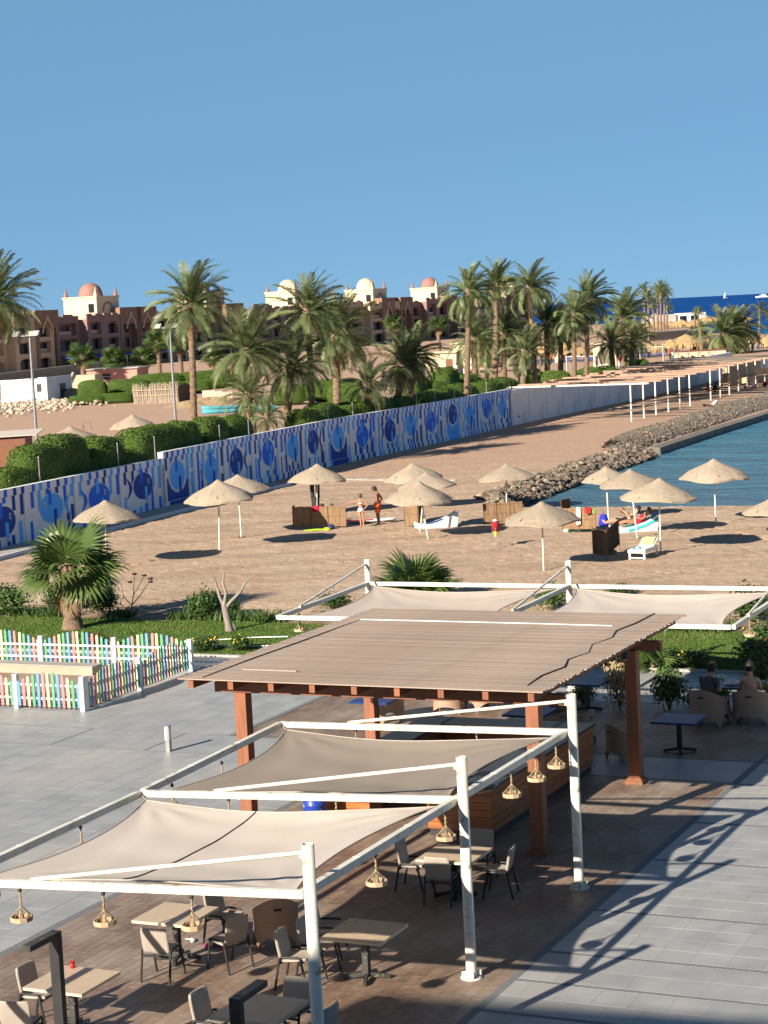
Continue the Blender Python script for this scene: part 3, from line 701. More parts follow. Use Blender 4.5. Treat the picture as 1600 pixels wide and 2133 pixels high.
for i, b_ in enumerate(POSTB):
    steel_post(names3[i], AB(.03, b_), 3.38, 'white posts of the near shade frame')
    lab = ['cream steel cantilever beam over the brown tables with three lanterns', 'cream steel cantilever beam between the pale sail and the tan sail', 'cream steel cantilever beam in front of the wooden pavilion'][i]
    steel_beam('cantilever_beam', lab, AB(-.06, b_, JZ), AB(TIPA, b_, TIPZ[i]))
    t = thing('tie_rod', ['white tie rod running down from the post nearest the bracket posts', 'white tie rod above the tan sail', 'white tie rod just below the pavilion roof edge'][i], 'rod', AB(-.05, b_, 3.26), 0, 'tie rods of the near shade frame')
    d = AB(-4.2, b_, JZ + (TIPZ[i]-JZ)*.75 + .07) - AB(-.05, b_, 3.26)
    e = MB(); e.tube([(0,0,0), d], .030, 8); e.build('rod', M['white_steel'], t)
    for pp in (Vector((0,0,0)), d):
        e = MB(); e.beam(pp + AX*.07 + Vector((0,0,-.03)), pp - AX*.05 + Vector((0,0,-.03)), .02, .10); e.build('lug', M['white_steel'], t)
for i in range(2):
    steel_beam('edge_beam', ['grey-white beam joining the posts beside the table with the ashtray', 'grey-white beam joining the posts with lanterns hung before the bar'][i], AB(-.12, POSTB[i]+.02, JZ-.02), AB(-.12, POSTB[i+1]-.02, JZ-.02), .10, .11)
    steel_beam('edge_beam', ['long grey beam over the plaza at the tip of the pale sail', 'long grey beam over the plaza at the tip of the tan sail'][i], AB(TIPA, POSTB[i]+.06, TIPZ[i]), AB(TIPA, POSTB[i+1]-.06, TIPZ[i+1]), .10, .11)
steel_beam('edge_beam', 'grey beam continuing past the pale sail toward the hotel', AB(TIPA, -9.0, 2.42), AB(TIPA, POSTB[0]-.06, TIPZ[0]), .10, .11)
def frame_sail(i, label, mt):
    b0, b1 = POSTB[i], POSTB[i+1]
    c = [AB(TIPA+.28, b0+.30, TIPZ[i]-.03), AB(-.35, b0+.30, JZ-.07), AB(-.32, b1-.22, JZ-.06), AB(TIPA+.26, b1-.28, TIPZ[i+1]-.04)]
    rt, cs = sail('shade_sail', label, c, mt, sag=.10, pull=.072, group='shade sails', seam=(i == 0))
    fr = [AB(TIPA, b0, TIPZ[i]), AB(-.1, b0, JZ), AB(-.1, b1, JZ), AB(TIPA, b1, TIPZ[i+1])]
    for s_, f_ in zip(cs, fr):
        e = MB(); e.tube([s_ - rt.location, f_ - rt.location], .012, 5); e.build('cord', M['rope'], rt)
frame_sail(0, 'pale cream shade sail with a dark seam above the brown tables', M['sail'])
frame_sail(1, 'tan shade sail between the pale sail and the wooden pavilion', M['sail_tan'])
# far frame along the lawn: posts on the beach side, beams reaching back to the terrace
FA = [-11.85, -6.08, -.30]; FB = 21.5; FT = 16.35
FL = ['short white steel post in front of the fan palm with no trunk', 'white steel post with tie rod rising beside the tan far sails', 'white steel post of the far frame at the lawn, hidden at its top']
for i, a_ in enumerate(FA):
    steel_post(FL[i], AB(a_, FB), 3.38, 'white posts of the far shade frame')
    steel_beam('cantilever_beam', ['grey cantilever beam reaching from the lawn frame over the first flowers', 'grey cantilever beam between the two far sails', 'grey cantilever beam with a lantern over the lawn at the last far sail'][i], AB(a_, FB-.08, JZ), AB(a_-.03, FT, 2.62))
    t = thing('tie_rod', ['grey tie rod of the far frame above the green shrub by the dead tree', 'grey tie rod of the far frame between the two far sails', 'white tie rod at the outer end of the far frame'][i], 'rod', AB(a_, FB-.08, 3.26), 0, 'tie rods of the far shade frame')
    d = AB(a_, FB-4.0, 2.72) - AB(a_, FB-.08, 3.26)
    e = MB(); e.tube([(0,0,0), d], .032, 8); e.build('rod', M['white_steel'], t)
    e = MB(); e.beam(d + Vector((0,0,.03)), d + Vector((0,0,-.06)), .09, .05); e.build('lug', M['white_steel'], t)
for i in range(2):
    steel_beam('edge_beam', ['white beam along the beach over the fan palm with no trunk', 'white beam along the beach in front of the white sunbed'][i], AB(FA[i]+.09, FB, JZ), AB(FA[i+1]-.09, FB, JZ))
    steel_beam('edge_beam', ['white beam across the lawn behind the pavilion roof', 'white beam across the lawn past the pavilion corner'][i], AB(FA[i]-.03, FT, 2.62), AB(FA[i+1]-.09, FT, 2.62))
    c = [AB(FA[i]+.35, FT+.25, 2.57), AB(FA[i+1]-.35, FT+.25, 2.57), AB(FA[i+1]-.3, FB-.3, JZ-.04), AB(FA[i]+.3, FB-.3, JZ-.04)]
    rt, cs = sail('shade_sail', ['pinkish far shade sail stretched beyond the pavilion roof', 'pale grey far shade sail over the lawn edge'][i], c, M['sail_far'] if i == 0 else M['sail'], .10, .075, 'shade sails', seam=False)
    fr = [AB(FA[i], FT, 2.62), AB(FA[i+1], FT, 2.62), AB(FA[i+1], FB, JZ), AB(FA[i], FB, JZ)]
    for s_, f_ in zip(cs, fr):
        e = MB(); e.tube([s_ - rt.location, f_ - rt.location], .012, 5); e.build('cord', M['rope'], rt)
steel_beam('edge_beam', 'white beam along the beach running on to the right of the far frame', AB(FA[2]+.09, FB, JZ), AB(5.4, FB, JZ))

# ------------------------------------------------------------------ hanging lanterns
def lantern_proto():
    t = thing('hanging_lantern', 'x', 'lantern')
    n = 10; r_ = .155; hh = .062
    e = MB()
    for k in range(n):
        a0, a1 = 2*math.pi*k/n, 2*math.pi*(k+1)/n
        o0 = (r_*math.cos(a0), r_*math.sin(a0)); o1 = (r_*math.cos(a1), r_*math.sin(a1)); q = .92
        e.add([(*o0,-hh),(*o1,-hh),(*o1,0),(*o0,0),(o0[0]*q,o0[1]*q,-hh),(o1[0]*q,o1[1]*q,-hh),(o1[0]*q,o1[1]*q,0),(o0[0]*q,o0[1]*q,0)],
              [(0,1,2,3),(5,4,7,6),(3,2,6,7),(1,0,4,5)])
    e.build('ring', M['lantern_wood'], t)
    e = MB(); e.lathe([(0,-.056),(.15,-.056)], n); e.build('base_disc', M['lantern_wood'], t)
    e = MB()
    for k in range(n):
        a0 = 2*math.pi*k/n
        for da in (-.12,.12): e.tube([(r_*.95*math.cos(a0), r_*.95*math.sin(a0), -.01), (.016*math.cos(a0+da), .016*math.sin(a0+da), .13)], .0042, 4, cap=False)
    e.build('strings', M['rope'], t)
    e = MB(); e.lathe([(.045,-.054),(.03,.02),(.022,.07),(.0,.09)], 10); e.build('bulb', M['rope'], t)
    e = MB(); e.tube([(.006*math.sin(i*1.9), .006*math.cos(i*2.3), .12 + i*.02) for i in range(13)], [.015 + .006*math.sin(i*2.1) for i in range(13)], 7); e.build('rope', M['rope'], t)
    e = MB(); e.lathe([(.028,.34),(.03,.37),(.012,.40)], 8); e.build('knot', M['black'], t)
    return t
lan = lantern_proto(); lsn = snapshot(lan); first = True
LANT = []
for a_, g_ in ((-4.45,'rope lantern hanging against the grey plaza near the beam tip'),(-3.1,'rope lantern hanging above the black bracket post, against the brick floor'),(-1.73,'rope lantern hanging in front of the chair at the table with the sneakers')): LANT.append((a_, POSTB[0], JZ+(TIPZ[0]-JZ)*(-a_/5.6), g_, 'lanterns on the nearest cantilever beam'))
for b_, lb in ((-1.75,'rope lantern on the plaza beam, lying against the edge of the pale sail'), (-4.1,'rope lantern on the plaza beam at the outer tip of the pale sail'), (.95,'rope lantern on the plaza beam half behind the cream cantilever beam'), (2.6,'rope lantern on the plaza beam half behind the edge of the tan sail')):
    LANT.append((TIPA, b_, TIPZ[0] + .03, lb, 'lanterns on the plaza beam'))
LANT += [(-.12,-2.75,JZ,'rope lantern in shade above the table with the ashtray','lanterns on the beam between the posts'), (-.12,-.35,JZ,'rope lantern hanging over the table set before the wooden bar','lanterns on the beam between the posts')]
for b_, g_ in ((2.3,'half shaded rope lantern hanging at the front corner of the bar'),(3.4,'sunlit rope lantern hanging just before the front right pavilion post'),(4.35,'sunlit rope lantern hanging between the pavilion post and the white post')): LANT.append((-.12, b_, JZ, g_, 'lanterns before the bar'))
LANT += [(-4.0,POSTB[1],2.58,'rope lantern behind the pale sail beside the wooden post','lanterns on the middle beam'), (-2.1,POSTB[1],2.68,'rope lantern in front of the dark opening of the bar','lanterns on the middle beam'),
         (-4.1,POSTB[2],2.66,'rope lantern behind the tan sail near the left pavilion post','lanterns on the pavilion-side beam'), (-1.75,POSTB[2],2.70,'rope lantern behind the tan sail in front of the stone counter','lanterns on the pavilion-side beam'),
         (FA[0]+.1,FT+.9,2.64,'rope lantern hanging over the lawn from the far frame beside the pavilion roof','lanterns of the far frame'), (FA[2]-.1,FT+1.6,2.66,'rope lantern hanging over the lawn from the outer beam of the far frame','lanterns of the far frame')]
for a_, b_, z_, lb, gr in LANT:
    o = lan if first else copy_tree(lsn)
    first = False
    o.location = AB(a_, b_, z_ - .45); o.rotation_euler = (0, 0, random.uniform(0, 6)); tag(o, lb, 'lantern', gr)

# ------------------------------------------------------------------ the wooden pavilion
pav = thing('pavilion', 'open wooden pavilion with brown posts and a flat roof of thin slats', 'pavilion', AB(-4.4, 9.4), YAW)
pc = (-4.4, 9.4)
def L2(a_, b_): return a_ - pc[0], b_ - pc[1]
for a_, b_ in ((-7.42,6.61),(-1.37,6.61),(-7.42,12.26),(-1.37,12.26)):
    x, y = L2(a_, b_); e = MB(); e.box(-.125,.125,-.125,.125,.12,2.80)
    ps = e.build('post', M['wood_post'], pav, (x,y,0), bevel=.008)
    e = MB(); e.box(-.19,.19,-.19,.19,0,.075); e.box(-.155,.155,-.155,.155,.075,.12); e.build('plinth', M['wood_post'] , ps)
for b_ in (6.61, 12.26):
    x0, y = L2(-8.0, b_); x1, _ = L2(-.72, b_); e = MB(); e.box(x0,x1,y-.075,y+.075,2.80,3.0); e.build('main_beam', M['wood_dark'], pav, bevel=.006)
for i in range(9):
    a_ = -8.12 + i*.875; x, y0 = L2(a_, 5.88); _, y1 = L2(a_, 14.4); e = MB(); e.box(x-.055,x+.055,y0,y1,3.0,3.17); e.build('joist', M['wood_dark'], pav)
    e = MB(); e.box(x-.057,x+.057,y0-.03,y0-.002,3.0,3.172); e.build('joist_end', M['wood_post'], pav)
xs0, _ = L2(-8.36, 0); xs1, _ = L2(-.86, 0); _, yb0 = L2(0, 5.80); _, yb1 = L2(0, 14.50)
ns = 150; pitch_ = (yb1 - yb0)/ns
e = MB(); e.box(xs0,xs1,-.0265,.0265,0,.022); sme = e.mesh('slat'); sme.materials.append(M['roof_slat'])
for i in range(ns):
    o = ob('slat', sme, None, pav, (random.uniform(-.03,.03), yb0 + (i+.5)*pitch_, 3.172 + random.uniform(-.0015,.0015)))
    o.rotation_euler = (random.uniform(-.02,.02), random.uniform(-.0003,.0003), random.uniform(-.0004,.0004))
def roof_cable(pts, r_, mt, nm):
    e = MB(); e.tube([(*L2(a_, b_), 3.198 + .01*math.sin(i)) for i, (a_, b_) in enumerate(pts)], r_, 5); return e.build(nm, mt, pav)
roof_cable([(-7.9,5.95),(-7.92,8),(-7.88,10),(-7.9,12.0),(-7.9,12.9)], .014, M['black'], 'cable')
roof_cable([(-1.35,6.3),(-1.42,7.2),(-1.30,8.1),(-1.52,8.9),(-1.38,9.7),(-1.62,10.6),(-1.48,11.4),(-1.66,12.2),(-1.55,13.2),(-1.56,14.5)], .016, M['black'], 'cable')
roof_cable([(-7.9,12.92),(-5.5,12.86),(-3.6,12.83),(-1.95,12.80)], .014, M['paint_white'], 'cable')
e = MB(); x, y = L2(-6.9, 6.8); e.box(x-.6,x+.6,y-.02,y+.02,3.20,3.225); e.build('loose_lath', M['roof_slat'], pav)
for a_, b_ in ((-1.15,6.75),(-1.15,11.2)):                            # little dome lamps under the eaves
    e = MB(); x, y = L2(a_, b_); e.lathe([(.0,2.78),(.06,2.80),(.085,2.86),(.09,2.92),(.07,3.0)], 12, (x,y,0)); lo = e.build('dome_lamp', M['black'], pav)
    e = MB(); e.lathe([(0,2.772),(.05,2.79),(.075,2.85)], 12, (x,y,0)); e.build('lamp_glass', M['lamp_glass'], lo)
# ------------------------------------------------------------------ bar island
bar = thing('bar_counter', 'square wooden bar with dark stone top under the pavilion roof', 'bar', AB(-4.5, 10.0), YAW)
def planks(x0, x1, y0, y1, nz=6, z0=.14, z1=.98):
    h = (z1 - z0)/nz
    for k in range(nz):
        e = MB(); e.box(x0,x1,y0,y1,z0 + k*h + .004, z0 + (k+1)*h - .004); e.build('plank', M['wood_counter'], bar)
def LB(a_, b_): return a_ + 4.5, b_ - 10.0
(xl, yf), (xr, yk) = LB(-6.45, 7.32), LB(-2.58, 13.0)
xo0, xo1 = LB(-5.15, 0)[0], LB(-3.92, 0)[0]
dp = .62
def carc(x0, x1, y0, y1):
    e = MB(); e.box(x0+.03,x1-.03,y0+.03,y1-.03,.0,.13); e.build('toe_kick', M['black'], bar)
    e = MB(); e.box(x0+.02,x1-.02,y0+.02,y1-.02,.135,.975); e.build('carcass', M['wood_dark'], bar)
    e = MB(); e.box(x0-.07,x1+.07,y0-.07,y1+.07,.985,1.04); e.build('counter_top', M['counter_stone'], bar, bevel=.006)
carc(xl, xo0, yf, yf+dp); planks(xl, xl+.6, yf-.004, yf+.018); planks(xl+.604, xo0, yf-.004, yf+.018)
carc(xo1, xr-dp-.08, yf, yf+dp); planks(xo1, xr-.72, yf-.004, yf+.018); planks(xr-.716, xr, yf-.004, yf+.018)
carc(xr-dp, xr, yf+.001, yk)
for k in range(4):
    y0 = yf + .02 + k*(yk-yf-.02)/4; planks(xr-.018, xr+.004, y0+.002, y0 + (yk-yf-.02)/4 - .002)
carc(xl, xl+dp, yf+dp+.15, yk); planks(xl-.004, xl+.018, yf+.02, yk)
carc(xl+dp+.08, xr-dp-.08, yk-dp, yk)
planks(xo1-.004, xo1+.018, yf+.02, yf+dp)
e = MB(); e.tube([(xr-.62,yf-.08,1.05),(xr-.4,yf-.1,1.0),(xr-.2,yf-.12,.92),(xr+.05,yf-.1,.98),(xr+.09,yf+.1,1.05)], .008, 5); e.build('cable', M['white_paint'], bar)
nk = MB(); nk.grid(lambda u, v: Vector(((u-.5)*.22 + .02*math.sin(7*v), (v-.5)*.16, .012 + .02*math.sin(6*u)*math.cos(5*v))), 6, 5)
tag(nk.build('napkin', M['paint_white'], None, AB(-2.75, 9.3, 1.045), .4), 'crumpled white napkin lying on the dark bar top', 'napkin')
bn = thing('waste_drum', 'open blue drum used as a bin beside the bar front', 'bin', AB(-6.05, 6.75))
e = MB(); e.lathe([(.0,.02),(.22,.02),(.225,0),(.225,.3),(.232,.31),(.225,.32),(.225,.62),(.232,.63),(.225,.64),(.225,.92),(.21,.92),(.21,.3),(0,.3)], 22); e.build('drum', M['blue_drum'], bn)
e = MB(); e.lathe([(.235,.905),(.24,.92),(.228,.935),(.212,.925)], 22); e.build('rim', M['blue_drum'], bn)
# ------------------------------------------------------------------ tables and chairs
def table(label, a_, b_, top, edge, rot=0.0, group=None, base=None, h=.75):
    t = thing('pedestal_table', label, 'table', AB(a_, b_), YAW + rot, group)
    base = base or M['black_worn']
    e = MB(); e.box(-.5,.5,-.5,.5,h-.012,h); e.build('table_top', top, t)
    e = MB(); e.box(-.498,.498,-.498,.498,h-.045,h-.012); e.build('edge_band', edge, t)
    e = MB(); e.box(-.05,.05,-.05,.05,.07,h-.045); e.build('column', base, t, bevel=.006)
    e = MB(); e.box(-.25,.25,-.03,.03,h-.07,h-.046); e.box(-.03,.03,-.25,.25,h-.071,h-.047); e.build('bracket', base, t)
    for k in range(4):
        an = math.pi/4*0 + k*math.pi/2 + .35; c_, s_ = math.cos(an), math.sin(an)
        e = MB(); e.beam((.05*c_,.05*s_,.075), (.36*c_,.36*s_,.035), .055, .06); e.build('foot', base, t, bevel=.005)
    return t
table('brown square table with an ashtray beside the middle white post', -1.47, -.51, M['table_top'], M['table_edge'])
table('brown square table with a lantern shadow and sneakers below', -4.76, -.56, M['table_top'], M['table_edge'])
table('brown square table behind the tall black bracket post', -4.57, -3.73, M['table_top'], M['table_edge'])
table('shaded brown square table beside the short-armed black bracket post', -1.38, -3.98, M['table_top'], M['table_edge'])
table('brown square table with four chairs in front of the wooden bar', -1.84, 3.79, M['table_top'], M['table_edge'], base=M['black'])
table('dark blue table with chipped white edge left of the back wooden post', -9.1, 15.98, M['blue_top'], M['blue_top'], base=M['black'])
table('dark blue table standing alone by the two seated people', -1.32, 15.2, M['blue_top'], M['blue_top'], base=M['black'])
table('dark blue table by the dry conical shrub', -4.82, 19.04, M['blue_top'], M['blue_top'], base=M['black'])
table('dark blue table behind the bar counter near the front right post', -4.87, 15.28, M['blue_top'], M['blue_top'], base=M['black'])
table('blue table with papers in front of the two seated people', -1.05, 19.25, M['blue_top'], M['blue_top'], base=M['black'])
def chair_proto():
    t = thing('dining_chair', 'x', 'chair')
    for sx in (-1, 1):
        x = .245*sx
        e = MB(); e.tube([(x,.25,0),(x,.155,.485)], .019, 7); e.build('leg', M['black'], t)
        e = MB(); e.tube([(x,-.27,0),(x,-.175,.485)], .019, 7); e.build('leg', M['black'], t)
        e = MB(); e.tube([(x,.157,.475),(x,.13,.505),(x,-.15,.505),(x,-.177,.475)], .019, 7); e.build('side_rail', M['black'], t)
    e = MB(); e.beam((-.235,-.19,.40),(.235,-.19,.40),.03,.03); e.beam((-.235,.14,.40),(.235,.14,.40),.03,.03); e.build('cross_rail', M['black'], t)
    def shell(u, v, off):
        # v 0 front edge of the seat .. 1 top of the back ; u across
        x = (u-.5)*.43; w = abs(2*u-1)
        if v < .5: y, z, ny, nz = .235 - v*2*.40, .455 + .012*math.cos(v*6) - .02*(1-w*w)*(1 if v > .05 else .5), 0, 1
        else:
            s = (v-.5)*2; y, z, ny, nz = -.165 - .03*math.sin(s*1.57) - .075*s + .035*w*w*s, .455 + .03*s + .36*s, 1, .15
        if v > .93: x *= 1 - .06*(v-.93)/.07
        return Vector((x, y + ny*off, z + nz*off))
    e = MB(); n1, n2 = 10, 20
    e.grid(lambda u, v: shell(u, v, .022), n1, n2); e.grid(lambda u, v: shell(1-u, v, -.018), n1, n2)
    for f_ in (lambda t_: (0, t_), lambda t_: (1, t_)):
        for k in range(n2):
            p0, p1 = f_(k/n2), f_((k+1)/n2); e.add([shell(*p0,.022), shell(*p1,.022), shell(*p1,-.018), shell(*p0,-.018)], [(0,1,2,3)], 0, True)
    for v in (0, 1):
        for k in range(n1): e.add([shell(k/n1,v,.022), shell((k+1)/n1,v,.022), shell((k+1)/n1,v,-.018), shell(k/n1,v,-.018)], [(0,1,2,3)], 0, True)
    sh = e.build('padded_shell', M['chair_pad'], t)
    e = MB(); e.tube([shell(0,.54+.46*k/12,.002) for k in range(13)] + [shell(k/10,1,.002) for k in range(11)] + [shell(1,1-.46*k/12,.002) for k in range(13)], .014, 6); e.build('piping', M['pad_trim'], sh)
    return t
ch = chair_proto(); chs = snapshot(ch)
def dirrot(deg): return YAW + R(deg)         # 0 = faces along +B, 90 = faces -A, -90 = faces +A, 180 = faces -B
CH = [(-4.53,-1.38,4,'grey padded chair with its back to us at the sneaker table'), (-3.76,-.66,70,'grey padded chair turned sideways at the sneaker table, beside the wicker tub chair'),
      (-4.45,.42,-100,'grey padded chair behind the sneaker table, facing away from it'), (-2.36,-1.08,-82,'grey padded chair standing against the nearest white post'),
      (-2.30,-.48,-88,'grey padded chair drawn up between the post and the ashtray table'), (-2.55,.36,-75,'grey padded chair mostly hidden behind the nearest white post'),
      (-5.22,-3.62,-90,'grey padded chair pushed under the table behind the black post'), (-4.72,-4.78,15,'pale grey padded chair with a small bag at the corner of the black-post table'),
      (-2.18,-3.86,-92,'grey padded chair at the shaded table beside the black bracket'), (-1.33,-3.22,176,'grey padded chair seen over the far edge of the shaded table'),
      (-.60,-3.85,85,'dark padded chair at the shaded table beyond the white post'),
      (-2.72,4.0,-85,'grey padded chair at the open end of the table before the bar'), (-1.90,3.38,2,'grey padded chair with its back to us at the table before the bar'),
      (-1.13,4.05,100,'sunlit padded chair at the table before the bar'), (-1.83,4.78,182,'shaded padded chair between the table and the bar front')]
for k, (a_, b_, rt, lb) in enumerate(CH):
    o = ch if k == 0 else copy_tree(chs)
    o.location = AB(a_, b_); o.rotation_euler = (0, 0, dirrot(rt)); tag(o, lb, 'chair', 'padded chairs with black wooden frames')
def tub_proto():
    t = thing('tub_chair', 'x', 'armchair')
    # plan: a U of wall, open to +y
    def plan(s):            # s 0..1 from front left round the back to front right
        if s < .14: k = s/.14; return Vector((-.315 - .012*k, .27 - .17*k, 0)), Vector((-1,.0,0))
        if s > .86: k = (1-s)/.14; return Vector((.315 + .012*k, .27 - .17*k, 0)), Vector((1,.0,0))
        an = R(163) + (s-.14)/.72*R(214); c_, s_ = math.cos(an), math.sin(an); return Vector((.342*c_, .342*s_, 0)), Vector((c_, s_, 0))
    def topz(s): k = abs(2*s-1); return .585 + .25*(.5 + .5*math.cos(min(1, k/.70)*math.pi))**.8 - .05*max(0, k-.8)/.2
    def botz(s):
        # arched cut-outs between four feet
        for c0, w, h in ((.5,.17,.22),(.185,.11,.26),(.815,.11,.26)):
            d = abs(s-c0)/w
            if d < 1: return h*math.sqrt(max(0, 1-d**2.4))
        return 0.0
    N_, H_ = 72, 8
    def surf(s, v, off):
        p, n = plan(s); z = botz(s) + (topz(s)-botz(s))*v
        q = p + n*off + n*(.05*(z-.4) if z > .4 else .10*(.4-z)); return Vector((q.x, q.y, z))
    e = MB()
    e.grid(lambda u, v: surf(u, v, .018), N_, H_); e.grid(lambda u, v: surf(1-u, v, -.018), N_, H_)
    for v in (0, 1):
        for k in range(N_): e.add([surf(k/N_,v,.018), surf((k+1)/N_,v,.018), surf((k+1)/N_,v,-.018), surf(k/N_,v,-.018)], [(0,1,2,3)])
    for s in (0, 1):
        for k in range(H_): e.add([surf(s,k/H_,.018), surf(s,(k+1)/H_,.018), surf(s,(k+1)/H_,-.018), surf(s,k/H_,-.018)], [(0,1,2,3)])
    e.build('tub_shell', M['wicker'], t)
    e = MB(); e.prism([(-.30,.26),(-.31,.05)] + [(.315*math.cos(math.pi + k/10*math.pi), .315*math.sin(math.pi + k/10*math.pi)) for k in range(1,10)] + [(.31,.05),(.30,.26)], .40, .44); e.build('seat', M['wicker'], t)
    e = MB(); fr = [(-.33,.0)] + [(-.33 + .04,.0)] + [(-.29*math.cos(k/10*math.pi), .30*math.sin(k/10*math.pi)) for k in range(0,11)] + [(.33,.0),(.33,.42),(-.33,.42)]
    n = len(fr); e.add([(x,.272,z) for x, z in fr] + [(x,.25,z) for x, z in fr], [tuple(range(n)), tuple(range(n,2*n))[::-1]] + [(i, i+n, (i+1)%n+n, (i+1)%n) for i in range(n)]); e.build('apron', M['wicker'], t)
    for sx in (-1,1):
        e = MB(); e.beam((sx*.346,.11,.48),(sx*.343,.20,.48),.014,.03); e.build('hand_slot', M['black'], t)
    e = MB(); e.beam((-.06,-.372,.66),(.06,-.372,.66),.014,.04); e.build('hand_slot', M['black'], t)
    return t
tub = tub_proto(); tbs = snapshot(tub)
TUB = [(-3.62,.62,35,'brown wicker tub chair seen from behind, near the sneaker table'), (-9.25,17.0,120,'sunlit wicker tub chair next to the chipped blue table'), (-8.15,18.1,10,'sunlit wicker tub chair seen from behind, under the pavilion edge'),
       (-7.5,18.7,60,'wicker tub chair half hidden behind the sunlit tub chairs'), (-2.3,14.2,-35,'shaded wicker tub chair behind the back right pavilion post'), (-3.75,15.4,75,'shaded wicker tub chair behind the white post and bar'),
       (-1.50,18.15,-10,'wicker tub chair holding the dark-shirted diner'), (-.55,18.45,5,'wicker tub chair holding the bare-backed diner'), (-4.6,16.35,150,'shaded wicker tub chair behind the blue table by the bar')]
for k, (a_, b_, rt, lb) in enumerate(TUB):
    o = tub if k == 0 else copy_tree(tbs)
    o.location = AB(a_, b_); o.rotation_euler = (0, 0, dirrot(rt)); tag(o, lb, 'armchair', 'wicker tub chairs')
    if k in (6, 7): o.scale = (1.22, 1.1, 1.05)
# black bracket posts
for (a_, b_, sg, h, lb) in ((-3.72,-5.25,-1,2.0,'tall black steel bracket post with its arm pointing back to the hotel'), (-.10,-6.75,1,1.97,'black steel bracket post with its arm pointing to the bar')):
    t = thing('bracket_post', lb, 'post', AB(a_, b_), YAW, 'black bracket posts')
    e = MB(); e.box(-.075,.075,-.05,.05,.012,h); e.build('upright', M['black'], t, bevel=.004)
    e = MB(); e.box(-.072,.072,min(.053*sg,.66*sg),max(.053*sg,.66*sg),h-.075,h+.004); e.build('arm', M['black_worn'], t, bevel=.004)
    e = MB(); e.box(-.12,.12,-.10,.10,0,.012); e.build('foot_plate', M['black'], t)
# small things on the terrace
t = thing('ashtray', 'small white ashtray on the table beside the middle post', 'ashtray', AB(-1.75,-.22,.752), .3)
e = MB(); e.box(-.035,.035,-.035,.035,0,.012); e.build('dish', M['white_paint'], t, bevel=.003)
e = MB(); e.lathe([(.0,.013),(.022,.013),(.026,.028),(.02,.028)], 10); e.build('rim', M['steel'], t)
SNK = [mat('sneaker_pink', (.45,.06,.14), .7), mat('sneaker_blue', (.05,.05,.22), .7)]
def shoe(label, loc, rz, mats, nm='sneaker', group=None):
    t = thing(nm, label, 'shoe', loc, rz, group)
    e = MB()
    def up(u, v):
        an = math.pi*v; w = .042*(1 - .35*abs(u-.35)*1.2); x = (u-.5)*.25; hh = .035 + .045*max(0, 1-u*1.7)
        return Vector((x, w*math.cos(an)*(1 if .02 < u < .98 else .3), .018 + hh*math.sin(an)*(1 if .04 < u < .99 else .35)))
    e.grid(up, 10, 8); e.build('upper', mats[0], t)
    e = MB(); e.prism([(-.125 + .25*k/8, -.04*(1-.4*abs(k/8-.35))) for k in range(9)] + [(.125 - .25*k/8, .04*(1-.4*abs(1-k/8-.35))) for k in range(9)], 0, .022); e.build('sole', mats[1], t)
    return t
shoe('pink and blue sneaker beside the table column', AB(-4.62,.10), 1.9, SNK, group='pair of sneakers'); shoe('pink and blue sneaker lying behind its pair', AB(-4.50,.20), 2.3, SNK[::-1], group='pair of sneakers')
e = MB(); e.grid(lambda u, v: Vector(((u-.5)*.16 + .02*math.sin(5*v), (v-.5)*.14, .03 + .03*math.sin(7*u)*math.cos(5*v))), 8, 7); tag(e.build('paper_napkin', M['paint_white'], None, AB(-5.05,.30)), 'crumpled white paper on the brick floor behind the sneaker table', 'paper')
t = thing('red_cup', 'small red flower cup at the back edge of the black-post table', 'cup', AB(-4.85,-3.30,.75))
e = MB(); e.lathe([(0,0),(.03,0),(.04,.07),(.032,.07),(.0,.02)], 10); e.build('cup', mat('red_plastic', (.62,.02,.03), .4), t)
e = MB()
for k in range(5): an = k*1.26; e.tube([(0,0,.05),(.03*math.cos(an),.03*math.sin(an),.11)], [.006,.015], 5)
e.build('petals', M['flower_red'], t)
# ------------------------------------------------------------------ lit bollard on the plaza
t = thing('bollard_light', 'small grey metal bollard light standing alone on the plaza', 'bollard', AB(-12.98,12.69), YAW)
e = MB(); e.box(-.055,.055,-.055,.055,0,.60); e.build('body', M['steel'], t, bevel=.004)
e = MB(); e.box(-.058,-.001,-.0585,-.0555,.28,.57); e.box(.0555,.0585,-.045,.045,.28,.57); e.build('lens', M['lamp_glass'], t)
e = MB(); e.box(-.06,.06,-.06,.06,.60,.615); e.build('cap', M['steel'], t)
